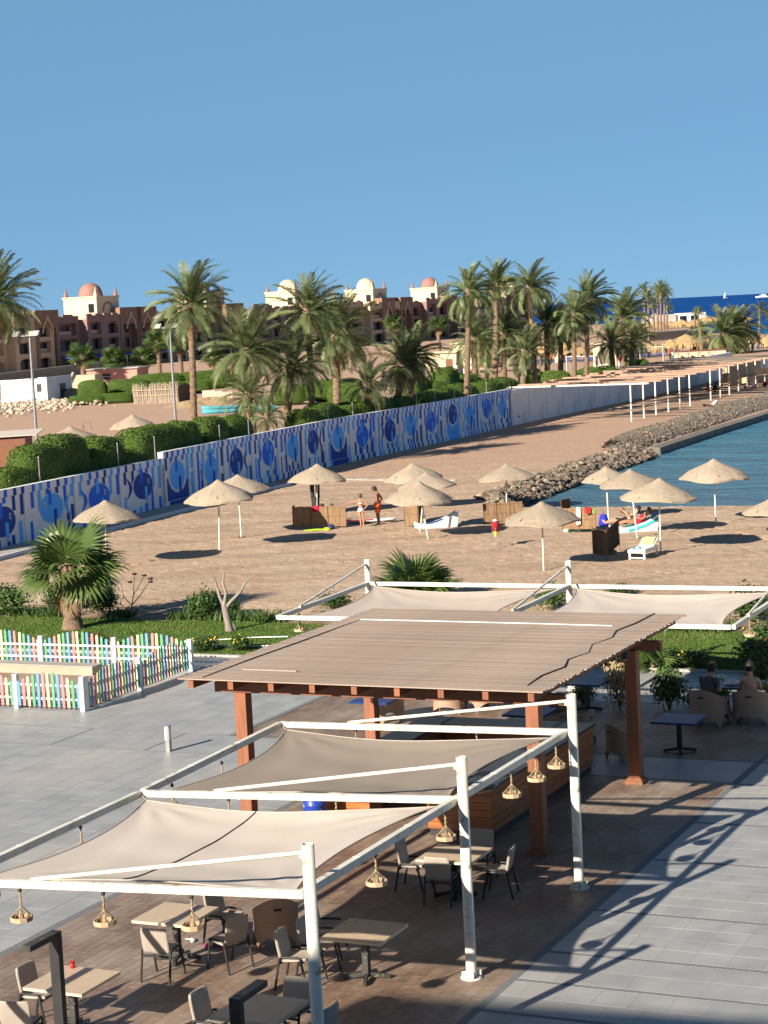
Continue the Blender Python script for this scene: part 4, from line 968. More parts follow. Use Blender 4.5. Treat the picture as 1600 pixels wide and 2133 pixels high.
# ------------------------------------------------------------------ playground picket fence and low wall
def fence(label, p, q, nb, h0, dips, flip, phase=0, nposts=None, gr='playground fences'):
    """p,q in ab; pickets coloured in turn, tops in a wave; posts at the ends of each bay"""
    (a0, b0), (a1, b1) = p, q; d = Vector((a1-a0, b1-b0, 0)); ln = d.length; rot = math.atan2(d.y, d.x)
    t = thing('picket_fence', label, 'fence', AB(a0, b0), YAW + rot, gr)
    names = ['blue','pink','yellow','green']
    bay = ln / nb
    for i in range(nb + 1):
        if flip == 'noend' and i == nb: continue
        e = MB(); e.box(-.065,.065,-.065,.065,0,.90); e.box(-.072,.072,-.072,.072,.90,.925); e.build('post', M['white_paint'], t, (i*bay,0,0), bevel=.008)
    e = MB(); e.beam((0,0,.30),(ln,0,.30),.035,.055); e.build('rail', M['white_paint'], t)
    e = MB(); e.beam((0,0,.66),(ln,0,.66),.035,.055); e.build('rail', M['white_paint'], t)
    n = int(bay / .163); k = phase
    side = -.035 if flip in (0, 'noend') else .035
    for i in range(nb):
        for j in range(n):
            x = i*bay + (j + .75) * bay / (n + .5)
            w = math.sin(math.pi*(j+.5)/n); h = h0 + dips*w
            nm = names[k % 4]; k += 1
            e = MB(); pts = [(-.042,.09),(.042,.09),(.042,h-.042)] + [(.042*math.cos(s*math.pi/6), h-.042+.042*math.sin(s*math.pi/6)) for s in range(1,6)] + [(-.042,h-.042)]
            m_ = len(pts); e.add([(x_, -.011, z_) for x_, z_ in pts] + [(x_, .011, z_) for x_, z_ in pts], [tuple(range(m_)), tuple(range(m_,2*m_))[::-1]] + [(i_, i_+m_, (i_+1)%m_+m_, (i_+1)%m_) for i_ in range(m_)])
            o = e.build('picket', M['picket_' + nm], t, (x, side, 0)); o.rotation_euler = (0, random.uniform(-.02,.02), 0)
    return t
fence('pastel picket fence along the lawn side of the playground', (-25.65,22.05), (-18.0,22.2), 3, .78, .30, 'back')
fence('pastel picket fence facing the hotel side of the playground', (-24.2,16.45), (-17.83,16.40), 3, .72, .30, 0, 2)
fence('shaded picket fence closing the side of the playground toward the pavilion', (-17.83,16.52), (-18.0,22.08), 2, .74, .28, 'noend', 3)
t = thing('low_wall', 'low plastered kerb wall inside the playground fence', 'wall', AB(-26.5,21.0), YAW)
e = MB(); e.box(0,5.9,0,.5,0,.24); e.build('wall_body', mat('plaster', (.42,.34,.26), .9, (.34,.27,.20), 1.5, .4, 20), t)
e = MB(); e.box(-.02,5.92,-.02,.52,.24,.27); e.build('wall_cap', M['concrete'], t)
pg = ab_poly('playground_floor', [(-26,16.6),(-17.95,16.6),(-18.1,20.9),(-26,20.9)], .012, mat('play_earth', (.36,.26,.19), .95, (.27,.19,.14), 1.2, .5, 16), .02)
# ------------------------------------------------------------------ plant builders
def leaf_shell(name, n, size, dims, mt, seed=0, power=2.6, jitter=.06, core=True, inner=.0, zmin=-1.0, nj=.55, lumpy=1.0):
    """clipped shrub: leaf quads spread over and under a superellipsoid skin; returns a mesh centred on its base"""
    rg = np.random.default_rng(seed)
    d = rg.normal(size=(n,3)); d /= np.linalg.norm(d,axis=1)[:,None]
    k = (np.abs(d)**power).sum(1)**(-1/power)
    lump = 1 + lumpy*(.06*np.sin(d[:,0]*5+seed)+.05*np.sin(d[:,1]*7+2*seed)+.05*np.sin(d[:,2]*6+seed))
    r_ = k*lump*(1 + rg.normal(0,jitter,n) - inner*rg.random(n)**2)
    p = d*r_[:,None]*np.array(dims)/2
    keep = d[:,2] > zmin; p = p[keep]; d = d[keep]; n = len(p)
    p[:,2] += dims[2]/2
    nn = d + rg.normal(0,nj,(n,3)); nn /= np.linalg.norm(nn,axis=1)[:,None]
    a_ = np.cross(nn, rg.normal(size=(n,3))); a_ /= np.linalg.norm(a_,axis=1)[:,None]; b_ = np.cross(nn,a_)
    sz = size*rg.uniform(.6,1.3,n)[:,None]
    v = np.stack([p-a_*sz*.5, p+b_*sz*.35, p+a_*sz*.6, p-b_*sz*.35],1).reshape(-1,3)
    me = bpy.data.meshes.new(name); me.from_pydata(v.tolist(), [], np.arange(4*n).reshape(-1,4).tolist()); me.materials.append(mt)
    return me
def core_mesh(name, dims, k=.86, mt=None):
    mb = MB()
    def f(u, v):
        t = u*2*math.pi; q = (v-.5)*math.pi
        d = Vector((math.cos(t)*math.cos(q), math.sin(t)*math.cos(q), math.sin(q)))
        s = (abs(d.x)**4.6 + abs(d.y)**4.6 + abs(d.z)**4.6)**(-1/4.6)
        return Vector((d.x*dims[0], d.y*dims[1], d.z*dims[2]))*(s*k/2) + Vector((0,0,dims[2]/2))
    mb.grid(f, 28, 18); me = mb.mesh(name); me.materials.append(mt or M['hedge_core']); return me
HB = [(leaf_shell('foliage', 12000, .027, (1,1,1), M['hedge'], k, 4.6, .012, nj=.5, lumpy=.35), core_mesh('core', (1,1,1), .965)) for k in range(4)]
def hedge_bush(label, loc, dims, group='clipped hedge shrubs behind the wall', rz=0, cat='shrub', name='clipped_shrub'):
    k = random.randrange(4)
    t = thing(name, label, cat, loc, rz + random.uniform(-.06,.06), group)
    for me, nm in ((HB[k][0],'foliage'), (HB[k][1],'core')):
        o = ob(nm, me, None, t); o.scale = dims
    e = MB(); e.tube([(0,0,-.1),(0,0,dims[2]*.5)], .05, 6); e.build('stem', M['twig'], t)
    return t
def frond_mesh(name, L_, droop, nl, w0, mt, lift=0.0, seed=0, curl=.35):
    """date-palm frond along +x, arching down; leaflets folded in a V"""
    rg = random.Random(seed); mb = MB(); pts = []; ang = lift
    p = Vector((0,0,0)); N_ = 14; ds = L_/N_
    for i in range(N_+1):
        pts.append(p.copy()); t = i/N_
        a_ = lift - droop*t**1.5; p = p + Vector((math.cos(a_),0,math.sin(a_)))*ds
    mb.tube(pts, [.030*(1-.85*i/N_)*L_/3 for i in range(N_+1)], 5)
    for i in range(nl):
        t = .14 + .86*i/(nl-1); f_ = t*N_; k = min(int(f_), N_-1); q = pts[k].lerp(pts[k+1], f_-k); d = (pts[k+1]-pts[k]).normalized()
        up = Vector((-d.z,0,d.x)); w = w0*(math.sin(math.pi*(.12+.80*t))**.7)*L_/3
        for sy in (-1,1):
            ww = w*rg.uniform(.8,1.15); dirn = (Vector((0,sy,0))*.86 + d*.62 + up*rg.uniform(.12,.40)).normalized()
            tip = q + dirn*ww + Vector((0,0,-curl*ww*rg.uniform(.2,.8))); mid = q + dirn*ww*.5 + Vector((0,0,-.06*ww))
            sd = (d*.026 + up*.008*sy)*L_/3
            mb.add([q-sd*.6, mid-sd, tip, mid+sd, q+sd*.6], [(0,1,3,4),(1,2,3)])
    me = mb.mesh(name); me.materials.append(mt); return me
FR = [frond_mesh('frond', 3.0, .75+.33*k, 46, .60, M['leaf_date'], .15, k, .35+.1*k) for k in range(4)]
FRD = [frond_mesh('frond', 2.6, 1.1, 22, .42, M['leaf_dead'], .1, 9+k, .7) for k in range(2)]
FRY = frond_mesh('frond', 1.8, 1.2, 26, .40, M['leaf_yellow'], .1, 21, .6)
def trunk_mesh(name, h, r0, r1, lean, mt, scales=True):
    mb = MB(); N_ = max(10, int(h/.28)); pts = []; rs = []
    for i in range(N_+1):
        t = i/N_; pts.append(Vector((lean[0]*t + .10*math.sin(t*3.1)*h/9*.6, lean[1]*t, h*t)))
        flare = 1 + .35*max(0, .12-t)/.12
        rs.append((r0 + (r1-r0)*t)*flare*(1.0 + (.07 if i % 2 else -.05)))
    mb.tube(pts, rs, 10)
    if scales:                                                       # old leaf bases
        rg = random.Random(int(h*100)); m_ = int(h*11)
        for i in range(m_):
            t = .05 + .95*i/m_; k = min(int(t*N_), N_-1); c_ = pts[k].lerp(pts[k+1], t*N_-k); r_ = r0 + (r1-r0)*t; an = i*2.4
            d = Vector((math.cos(an), math.sin(an), 0)); s_ = Vector((-d.y, d.x, 0)); q = c_ + d*r_*.9; w = r_*.45
            mb.add([q - s_*w, q + s_*w, q + d*r_*.28 + Vector((0,0,.16)) + s_*w*.4, q + d*r_*.28 + Vector((0,0,.16)) - s_*w*.4, q + Vector((0,0,.2))], [(0,1,2,3),(2,1,4),(3,2,4),(0,3,4)])
    me = mb.mesh(name); me.materials.append(mt); return me
WIND = Vector((.55, .10, -.05))
def date_palm(label, base, top, cr, tr, nf=46, wind=1.0, dead=4, group=None, yellow=3, trunk_h=None, name='date_palm', low=-.65, hi=1.52):
    """base and top in world metres"""
    h = top.z - base.z; t = thing(name, label, 'palm', base, 0, group)
    ob('trunk', trunk_mesh('trunk', h, tr, tr*.8, (top.x-base.x, top.y-base.y), M['trunk_palm']), None, t)
    c_ = top - base; sc = cr/3.0
    e = MB(); e.lathe([(tr*.75,-.5),(tr*1.25,-.1),(tr*1.1,.25),(tr*.4,.6),(0,.8)], 10); hb = e.build('crown', M['trunk_palm'], t, c_)
    rg = random.Random(label)
    for i in range(nf + dead + yellow):
        u = (i+.5)/nf; az = i*2.39996 + rg.uniform(-.25,.25)
        if i < nf: el = hi - (hi-low)*u**.85 + rg.uniform(-.12,.12); me = FR[min(3, int(u*4))] if rg.random() < .75 else FR[rg.randrange(4)]; s = sc*rg.uniform(.82,1.08)
        elif i < nf + dead: el = rg.uniform(-1.25,-.9); me = FRD[rg.randrange(2)]; s = sc*rg.uniform(.55,.8)
        else: el = rg.uniform(-.9,-.4); me = FRY; s = sc*rg.uniform(.7,.9)
        d = Vector((math.cos(az)*math.cos(el), math.sin(az)*math.cos(el), math.sin(el)))
        d = (d + WIND*wind*(.55 if el > -.5 else .15)).normalized()
        zx = Vector((0,0,1)) - d*d.z
        if zx.length < .05: zx = Vector((-1,0,0)) - d*(-d.x)
        zx.normalize(); yx = zx.cross(d)
        o = ob('frond', me, None, hb)
        o.rotation_mode = 'QUATERNION'; o.rotation_quaternion = (Matrix((d, yx, zx)).transposed().to_quaternion() @ Matrix.Rotation(rg.uniform(-.5,.5), 3, 'X').to_quaternion())
        o.scale = (s,s,s); o.location = d*tr*.6
    return t
def fan_mesh(name, L_, pet, mt, seed=0, spread=2.1, nseg=26):
    """Washingtonia leaf: petiole along +x, then a pleated fan whose finger tips droop"""
    rg = random.Random(seed); mb = MB()
    pp = [Vector((pet*k/6, 0, -.10*pet*(k/6)**2)) for k in range(7)]; mb.tube(pp, [.022-.0015*k for k in range(7)], 5)
    hub = pp[-1]; d0 = (pp[-1]-pp[-2]).normalized()
    for i in range(nseg):
        t = i/(nseg-1)*2-1; an = t*spread; ln = L_*(1 - .22*abs(t)**2)*rg.uniform(.93,1.05)
        fold = .05 if i % 2 else -.05
        def pt(r_, da, dz=0): a_ = an + da; return hub + Vector((math.cos(a_)*r_, math.sin(a_)*r_, -.16*r_*abs(math.sin(a_)) + dz))
        dw = spread/nseg*1.02; r1 = ln*.60
        dr = ln*rg.uniform(.10,.32)
        mb.add([hub, pt(r1,-dw,fold*r1*.3), pt(r1,dw,-fold*r1*.3), pt(ln*.84,-dw*.45,-dr*.35), pt(ln*.84,dw*.45,-dr*.35), pt(ln,rg.uniform(-.03,.03),-dr)], [(0,1,2),(1,3,4,2),(3,5,4)])
    me = mb.mesh(name); me.materials.append(mt); return me
FAN = [fan_mesh('frond', 1.05, .5, M['leaf_fan'], k, 1.7+.15*k) for k in range(3)]
FAND = fan_mesh('frond', .85, .7, M['leaf_dead'], 8, 1.3)
def fan_palm(label, base, h, tr, scale, nf, low, hi=1.4, dead=0, wind=.25, group=None, skirt=True, name='fan_palm', tip=(0,0)):
    t = thing(name, label, 'palm', base, 0, group)
    if h > .15: ob('trunk', trunk_mesh('trunk', h, tr, tr*.78, tip, M['trunk_palm'], skirt), None, t)
    e = MB(); e.lathe([(tr*.7,-.25),(tr*.95,0),(tr*.7,.3),(0,.5)], 10); hb = e.build('crown', M['trunk_palm'], t, (tip[0],tip[1],h))
    rg = random.Random(label)
    for i in range(nf + dead):
        u = (i+.5)/nf; az = i*2.39996 + rg.uniform(-.3,.3)
        if i < nf: el = hi - (hi-low)*u**.8 + rg.uniform(-.1,.1); me = FAN[rg.randrange(3)]; s = scale*rg.uniform(.85,1.1)
        else: el = rg.uniform(-1.3,-1.0); me = FAND; s = scale*.8
        d = Vector((math.cos(az)*math.cos(el), math.sin(az)*math.cos(el), math.sin(el))); d = (d + Vector((.6,.1,0))*wind).normalized()
        zx = Vector((0,0,1)) - d*d.z
        if zx.length < .05: zx = Vector((-1,0,0)) - d*(-d.x)
        zx.normalize(); yx = zx.cross(d)
        o = ob('frond', me, None, hb); o.rotation_mode = 'QUATERNION'
        o.rotation_quaternion = Matrix((d, yx, zx)).transposed().to_quaternion() @ Matrix.Rotation(rg.uniform(-.45,.45), 3, 'X').to_quaternion()
        o.scale = (s,s,s); o.location = d*tr*.5
    return t
SHR = [leaf_shell('foliage', 1500, .10, (1,1,1), M['shrub'], 20+k, 2.0, .22, inner=.55, zmin=-.8) for k in range(3)]
SHRD = leaf_shell('foliage', 1100, .09, (1,1,1), M['shrub_dry'], 31, 2.0, .2, inner=.5)
def shrub(label, loc, dims, dry=False, flowers=None, group=None, name='shrub'):
    t = thing(name, label, 'shrub', loc, random.uniform(0,6), group)
    o = ob('foliage', SHRD if dry else SHR[random.randrange(3)], None, t, (0,0,dims[2]*.08)); o.scale = dims
    e = MB()
    for k in range(7):
        an = k*.9; e.tube([(0,0,-.05),(.22*dims[0]*math.cos(an),.22*dims[1]*math.sin(an),dims[2]*.6)], [.018,.007], 5)
    e.build('stems', M['twig'], t)
    if flowers:
        e = MB()
        for k in range(26):
            an = random.uniform(0,6.28); r_ = random.uniform(.2,.5); p = Vector((r_*dims[0]*math.cos(an), r_*dims[1]*math.sin(an), dims[2]*random.uniform(.6,1.0)))
            e.lathe([(0,-.02),(.035,0),(.02,.025),(0,.03)], 6, p)
        e.build('flowers', flowers, t)
    return t
def bare_tree(label, loc, rz, limbs, mt, name='bare_tree', tips=None):
    t = thing(name, label, 'tree', loc, rz)
    for k, (pts, rs, nm) in enumerate(limbs):
        e = MB(); e.tube(pts, rs, 8); e.build(nm, mt, t)
    if tips:
        for p in tips:
            e = MB()
            for k in range(7):
                an = k*.9; e.add([Vector(p), Vector(p)+Vector((.10*math.cos(an),.10*math.sin(an),.02+.04*math.sin(k*2))), Vector(p)+Vector((.06*math.cos(an+.6),.06*math.sin(an+.6),.08))], [(0,1,2)])
            e.build('dry_leaves', mat('dry_red', (.16,.05,.035), .8) if 'dry_red' not in bpy.data.materials else bpy.data.materials['dry_red'], t)
    return t

# ------------------------------------------------------------------ garden strip between terrace and beach
fan_palm('stout fan palm with a ringed trunk on the lawn by the playground', P(152,1310,0), 2.0, .31, 1.2, 20, -.35, 1.25, 3, .15)
fan_palm('trunkless fan palm behind the white beam of the far frame', P(866,1258), .25, .24, 1.12, 24, -.05, 1.30, 2, .1)
for px, py, dm, lb in ((18,1283,(1.5,1.2,1.0),'round green shrub in the soil bed far from the dead tree'), (118,1273,(.9,.8,.8),'green shrub half behind the stout fan palm trunk'), (215,1282,(1.3,1.1,1.0),'dark green shrub just past the stout fan palm'),
                       (428,1290,(1.3,1.1,.9),'green shrub right beside the dead grey tree'), (698,1268,(1.3,1.0,.5),'low green shrub under the first far tie rod'), (1147,1272,(1.0,.9,.85),'green shrub between the two far sails'),
                       (1570,1296,(1.6,1.2,1.0),'broad green shrub under the outer end of the far frame'), (1290,1240,(1.6,.8,.35),'low sparse shrub on the sand behind the pale far sail'), (480,1285,(.7,.6,.6),'small green shrub tucked behind the dead tree trunk')):
    shrub(lb, P(px,py,-.04), dm, group='shrubs of the soil bed')
c0 = P(275,1288,-.04)
bare_tree('leafless shrub with dark red tufts beside the dark green bush', c0, 0, [([(0,0,0),(.02,0,.45)],[.035,.025],'trunk'), ([(.02,0,.45),(-.25,.1,.75),(-.3,.1,1.15)],[.02,.014,.006],'limb'), ([(.02,0,.42),(.1,.05,.85),(.18,0,1.5)],[.02,.014,.006],'limb'),
   ([(.02,0,.45),(.35,0,.8),(.72,.05,1.32)],[.02,.014,.006],'limb'), ([(.1,.05,.8),(.3,.1,1.1),(.5,.1,1.45)],[.014,.01,.005],'limb'), ([(0,0,.2),(-.35,0,.5),(-.55,.05,.62)],[.015,.01,.004],'limb')], M['twig'], 'leafless_shrub', [(.18,0,1.5),(.72,.05,1.30),(.5,.1,1.42),(.0,.05,1.22),(.72,.0,1.2)])
bare_tree('dead grey tree with three bare forked limbs on the lawn edge', P(478,1315,0), 0, [([(0,0,-.05),(-.03,.03,.25),(-.06,0,.5),(-.12,0,.85)],[.15,.11,.115,.10],'trunk'), ([(-.12,0,.8),(-.26,.05,1.15),(-.30,.03,1.4),(-.44,.05,1.88)],[.065,.048,.042,.012],'limb'), ([(-.12,0,.85),(-.04,.02,1.25),(-.12,.02,1.58),(-.05,0,1.95)],[.065,.05,.035,.012],'limb'), ([(-.12,.02,1.55),(-.2,.05,1.72),(-.18,.05,1.86)],[.025,.018,.008],'limb'), ([(.28,0,1.12),(.34,.06,1.3),(.30,.06,1.42)],[.03,.018,.008],'limb'),
   ([(-.08,0,.75),(.12,0,.98),(.42,.04,1.25),(.56,.05,1.5),(.80,.05,1.74)],[.075,.055,.045,.035,.012],'limb'), ([(0,0,.1),(.12,.05,.2),(.2,.05,.02)],[.06,.04,.03],'root')], M['trunk_dead'])
# loose low plants along the bed
def bed_pts(rg, n):
    a_ = rg.uniform(-34, 7, n); b_ = rg.normal(31.1, .28, n); cl = np.sin(a_*2.1)+np.sin(a_*.83+1); k = cl > -.35; a_, b_ = a_[k], b_[k]
    return np.stack([ORG.x + AX.x*a_ + BX.x*b_, ORG.y + AX.y*a_ + BX.y*b_, np.full(len(a_), -.03)], 1)
stuff(blades('bed_weeds', 9000, bed_pts, .12, .42, .035, M['shrub']))
for px, py, fl, lb in ((425,1357,M['flower_yellow'],'low bush with red and yellow flowers next to the hose end'), (500,1355,M['flower_yellow'],'yellow flowering bush at the near lawn edge by the pavilion roof'), (1230,1383,M['flower_yellow'],'flowering plant behind the pavilion corner at the lawn edge'), (1445,1390,M['flower_yellow'],'yellow lantana patch along the shaded lawn edge'), (1390,1388,M['flower_yellow'],'yellow lantana patch just past the wooden post'),
                       (1580,1400,M['flower_red'],'dark bush with red flowers behind the seated diners'), (1590,1375,M['flower_yellow'],'tall bush with yellow flowers behind the seated diners'), (190,1350,M['flower_red'],'small reddish bush seen through the picket fence')):
    shrub(lb, P(px,py,0), (.95,.7,.42) if px < 1560 else (1.1,1.0,.95), flowers=fl, group='flowering plants on the lawn edge')
# plants in the terrace bed
t = shrub('tall dry conical shrub beside the back right pavilion post', P(1292,1478,0), (.72,.72,1.35), dry=True, name='conical_shrub')
for px, py, dm, lb in ((1395,1478,(.8,.7,.95),'dark leafy plant in the terrace bed past the wooden post'), (1360,1396,(1.3,1.0,.8),'young palm-like plant at the shaded lawn edge'), (1460,1480,(.9,.6,.5),'thin straggly plant in the terrace bed near the diners'), (1500,1462,(.6,.5,.55),'dark plant behind the shoulder of the dark-shirted diner'), (1215,1465,(.7,.6,.45),'low plant below the blue table by the conical shrub'), (1600,1450,(.9,.9,1.0),'dark bush beyond the bare-backed diner')):
    if px == 1360: fan_palm(lb, P(px,py,0), .1, .05, .5, 14, .3, 1.4)
    else: shrub(lb, P(px,py,0), dm, group='plants of the terrace bed')
# white garden hoses across the lawn
for pts, lb in (([(385,1335),(450,1333),(520,1328),(600,1326)], 'white hose lying along the lawn nearer the soil bed'), ([(385,1337),(440,1343),(500,1347),(560,1345)], 'white hose lying along the lawn nearer the terrace')):
    e = MB(); e.tube([P(x,y,.06) for x, y in pts], .022, 6); tag(e.build('garden_hose', M['white_paint']), lb, 'hose', 'garden hoses')
# ------------------------------------------------------------------ people
SKIN = mat('skin_tan', (.45,.22,.13), .55, (.38,.18,.10), 6); SKIN2 = mat('skin_deep', (.27,.115,.062), .55, (.22,.09,.05), 6); SKIN3 = mat('skin_fair', (.52,.30,.20), .55, (.46,.25,.16), 6)
HAIRD = mat('hair_dark', (.015,.011,.009), .6); HAIRB = mat('hair_brown', (.10,.06,.035), .6)
def cloth(nm, c): return bpy.data.materials.get('cloth_' + nm) or mat('cloth_' + nm, c, .85, tuple(x*.8 for x in c), 8, .2, 60)
STAND = dict(pelvis=(0,0,.95), belly=(0,.01,1.10), chest=(0,.0,1.30), neck=(0,-.01,1.47), head=(0,.02,1.60), crown=(0,.02,1.70),
  shl=(-.17,0,1.40), ell=(-.24,-.02,1.12), wrl=(-.24,.06,.88), shr=(.17,0,1.40), elr=(.24,-.02,1.12), wrr=(.24,.06,.88),
  hil=(-.09,0,.92), knl=(-.10,.02,.50), anl=(-.10,-.02,.08), tol=(-.11,.15,.03), hir=(.09,0,.92), knr=(.10,.02,.50), anr=(.10,-.02,.08), tor=(.11,.15,.03))
RAD = dict(pelvis=(.145,.10), belly=(.125,.092), chest=(.15,.105), neck=(.055,.055), head=(.078,.092), crown=(.065,.078), shl=.06, ell=.040, wrl=.028, shr=.06, elr=.040, wrr=.028,
  hil=.090, knl=.058, anl=.038, tol=.032, hir=.090, knr=.058, anr=.038, tor=.032)
BONES = [('pelvis','belly'),('belly','chest'),('chest','neck'),('neck','head'),('head','crown'),('chest','shl'),('shl','ell'),('ell','wrl'),('chest','shr'),('shr','elr'),('elr','wrr'),
  ('pelvis','hil'),('hil','knl'),('knl','anl'),('anl','tol'),('pelvis','hir'),('hir','knr'),('knr','anr'),('anr','tor')]
def person(label, loc, rz, pose=None, skin=None, hair=None, wear=(), scale=1.0, group=None, fem=False, long_hair=False, cap=None):
    J = {k: Vector(v) for k, v in STAND.items()}
    for k, v in (pose or {}).items(): J[k] = Vector(v)
    facev = J.pop('face', None)
    t = thing('person', label, 'person', loc, rz, group); t.scale = (scale,)*3
    keys = list(J); idx = {k: i for i, k in enumerate(keys)}
    vs_ = [J[k] for k in keys]; rs = []
    for k in keys:
        r_ = RAD[k]; r_ = r_ if isinstance(r_, tuple) else (r_, r_)
        if fem and k in ('belly','chest','neck'): r_ = (r_[0]*.86, r_[1]*.9)
        rs.append(r_)
    es = [(idx[a_], idx[b_]) for a_, b_ in BONES]
    for s, el_, wr_ in (('l','ell','wrl'), ('r','elr','wrr')):          # palm and five fingers
        d = (J[wr_]-J[el_]).normalized(); ref = Vector((0,0,1)) if abs(d.z) < .8 else Vector((0,1,0)); sd = d.cross(ref).normalized(); nn = sd.cross(d)
        pi = len(vs_); vs_.append(J[wr_] + d*.075); rs.append((.036,.022)); es.append((idx[wr_], pi))
        for f_, (o_, ln) in enumerate(((-.033,.065),(-.012,.078),(.010,.074),(.030,.058))):
            q = vs_[pi] + sd*o_ + d*.02; i0 = len(vs_); vs_.append(q); rs.append((.010,.010)); es.append((pi, i0))
            vs_.append(q + d*ln*.55 - nn*.010); rs.append((.009,.009)); es.append((i0, i0+1)); vs_.append(q + d*ln*.9 - nn*.03); rs.append((.008,.008)); es.append((i0+1, i0+2))
        i0 = len(vs_); q = J[wr_] + d*.035 - sd*.035; vs_.append(q); rs.append((.012,.012)); es.append((idx[wr_], i0)); vs_.append(q + d*.05 - sd*.025); rs.append((.010,.010)); es.append((i0, i0+1))
    me = bpy.data.meshes.new('body'); me.from_pydata([tuple(v) for v in vs_], es, [])
    o = ob('body', me, skin or SKIN, t)
    md = o.modifiers.new('skin', 'SKIN'); md.use_smooth_shade = True
    if not me.skin_vertices: 
        bm = bmesh.new(); bm.from_mesh(me); bm.verts.layers.skin.verify(); bm.to_mesh(me); bm.free()
    for i, r_ in enumerate(rs):
        me.skin_vertices[0].data[i].radius = r_; me.skin_vertices[0].data[i].use_root = (i == idx['pelvis'])
    sb = o.modifiers.new('sub', 'SUBSURF'); sb.levels = 1; sb.render_levels = 1
    # head details
    hd, cr = J['head'], J['crown']; up = (cr-hd).normalized(); fw = Vector((0,1,0)) - up*up.y
    if facev is not None: fw = facev - up*facev.dot(up)
    fw.normalize(); sx = fw.cross(up)
    def hp(x, y, z): return hd + sx*x + fw*y + up*z
    e = MB(); e.tube([hp(0,.085,.03), hp(0,.112,-.01), hp(0,.085,-.02)], [.008,.016,.008], 6); e.build('nose', skin or SKIN, t)
    e = MB()
    for s in (-1,1): e.lathe([(0,-.008),(.010,0),(0,.008)], 8, hp(.032*s,.086,.025))
    e.build('eyes', HAIRD, t)
    e = MB(); e.tube([hp(-.024,.086,-.05), hp(0,.094,-.052), hp(.024,.086,-.05)], .005, 5); e.build('mouth', cloth('lip', (.30,.08,.07)), t)
    for s in (-1,1):
        e = MB(); e.tube([hp(.082*s,-.005,-.02), hp(.095*s,-.012,.01), hp(.084*s,-.005,.035)], [.008,.013,.008], 6); e.build('ear', skin or SKIN, t)
    def cap_mesh(k, z0):
        e = MB()
        def f(u, v):
            an = u*2*math.pi; q = z0 + (math.pi/2 - z0)*v
            front = max(0, math.cos(an - math.pi/2))
            return hp(.092*k*math.cos(an)*math.cos(q), .106*k*math.sin(an)*math.cos(q) - .010, .055 + .128*k*math.sin(q) + (.085*front*(1-v)))
        e.grid(f, 18, 8); return e
    cap_mesh(1.08, -.75).build('hair', hair or HAIRD, t)
    if long_hair:
        e = MB(); e.lathe([(0,-.03),(.03,-.015),(.036,.01),(.02,.04),(0,.045)], 10, hp(0,-.05,.135)); e.build('hair_bun', hair or HAIRD, t)
    if cap: 
        cc = cap_mesh(1.16, -.05).build('cap', cap, t); e = MB(); e.beam(hp(0,.08,.06), hp(0,.19,.045), .13, .012); e.build('cap_brim', cap, cc)
    def tubeset(nm, mt, chains):
        e = MB()
        for pts, rr in chains: e.tube(pts, rr, 12, cap=False)
        return e.build(nm, mt, t)
    for w, mt in wear:
        H = {s: (J['hi'+s], J['kn'+s], J['an'+s]) for s in 'lr'}
        pel = J['pelvis']; bel = J['belly']
        if w in ('shorts','trousers','briefs'):
            wa = pel.lerp(bel, .55); ch = [([wa, pel, pel.lerp((H['l'][0]+H['r'][0])/2, .9) - (bel-pel).normalized()*.06], [.150,.168,.12])]
            end = {'shorts':.80,'trousers':1.0,'briefs':.16}[w]
            for s in 'lr':
                h_, k_, a_ = H[s]
                pts = [h_, h_.lerp(k_, end*.5), h_.lerp(k_, end)]; rr = [.112,.102,.092]
                if w == 'trousers': pts += [k_.lerp(a_, .5), k_.lerp(a_, .95)]; rr = [.112,.098,.078,.066,.060]
                ch.append((pts, rr))
            tubeset(w, mt, ch)
        elif w == 'top': 
            tubeset('bikini_top', mt, [([J['chest']-up*.035, J['chest']+up*.005], [.152,.150])])
            e = MB()
            for s in ('shl','shr'): e.tube([J['chest'] + (J[s]-J['chest'])*.5 + fw*.0, J[s].lerp(J['neck'], .35) + Vector((0,0,.05))], .012, 5)
            e.build('strap', mt, t)
        elif w == 'shirt':
            ch = [([pel.lerp(bel,.1), bel, J['chest'], J['chest'].lerp(J['neck'], .55), J['neck']-up*.01], [.165,.150,.172,.150,.075])]
            for s in 'lr': ch.append(([J['sh'+s].lerp(J['chest'],.3), J['sh'+s], J['sh'+s].lerp(J['el'+s], .6)], [.085,.080,.062]))
            tubeset('shirt', mt, ch)
        elif w == 'suit':
            tubeset('swimsuit', mt, [([pel.lerp(bel,-.5), pel, bel, J['chest'], J['chest'].lerp(J['neck'],.3)], [.11,.160,.140,.160,.13])])
        elif w == 'hair_long': pass
    return t
GZ = SAND_Z
man = person('man in orange swim shorts standing with a hand on his hip, head bowed', P(789,1094), R(72), dict(head=(.0,.10,1.58), crown=(0,.13,1.68), face=(0,.8,-.6), chest=(0,-.02,1.30), neck=(0,.02,1.47),
   elr=(.33,-.12,1.16), wrr=(.17,.02,1.0), ell=(-.26,-.06,1.12), wrl=(-.18,.06,.98)), SKIN2, HAIRD, [('shorts', cloth('orange', (.72,.12,.015)))], 1.06)
person('woman in a white bikini standing with one arm on the reed screen', P(754,1100), R(8), dict(ell=(-.42,.05,1.36), wrl=(-.70,.12,1.30), elr=(.36,-.08,1.18), wrr=(.17,-.02,.98), knl=(-.05,.02,.50), anl=(-.03,-.02,.08), tol=(-.03,.14,.03)), SKIN, HAIRB, [('briefs', cloth('white', (.75,.73,.70))), ('top', cloth('white', (.75,.73,.70)))], .92, fem=True, long_hair=True)
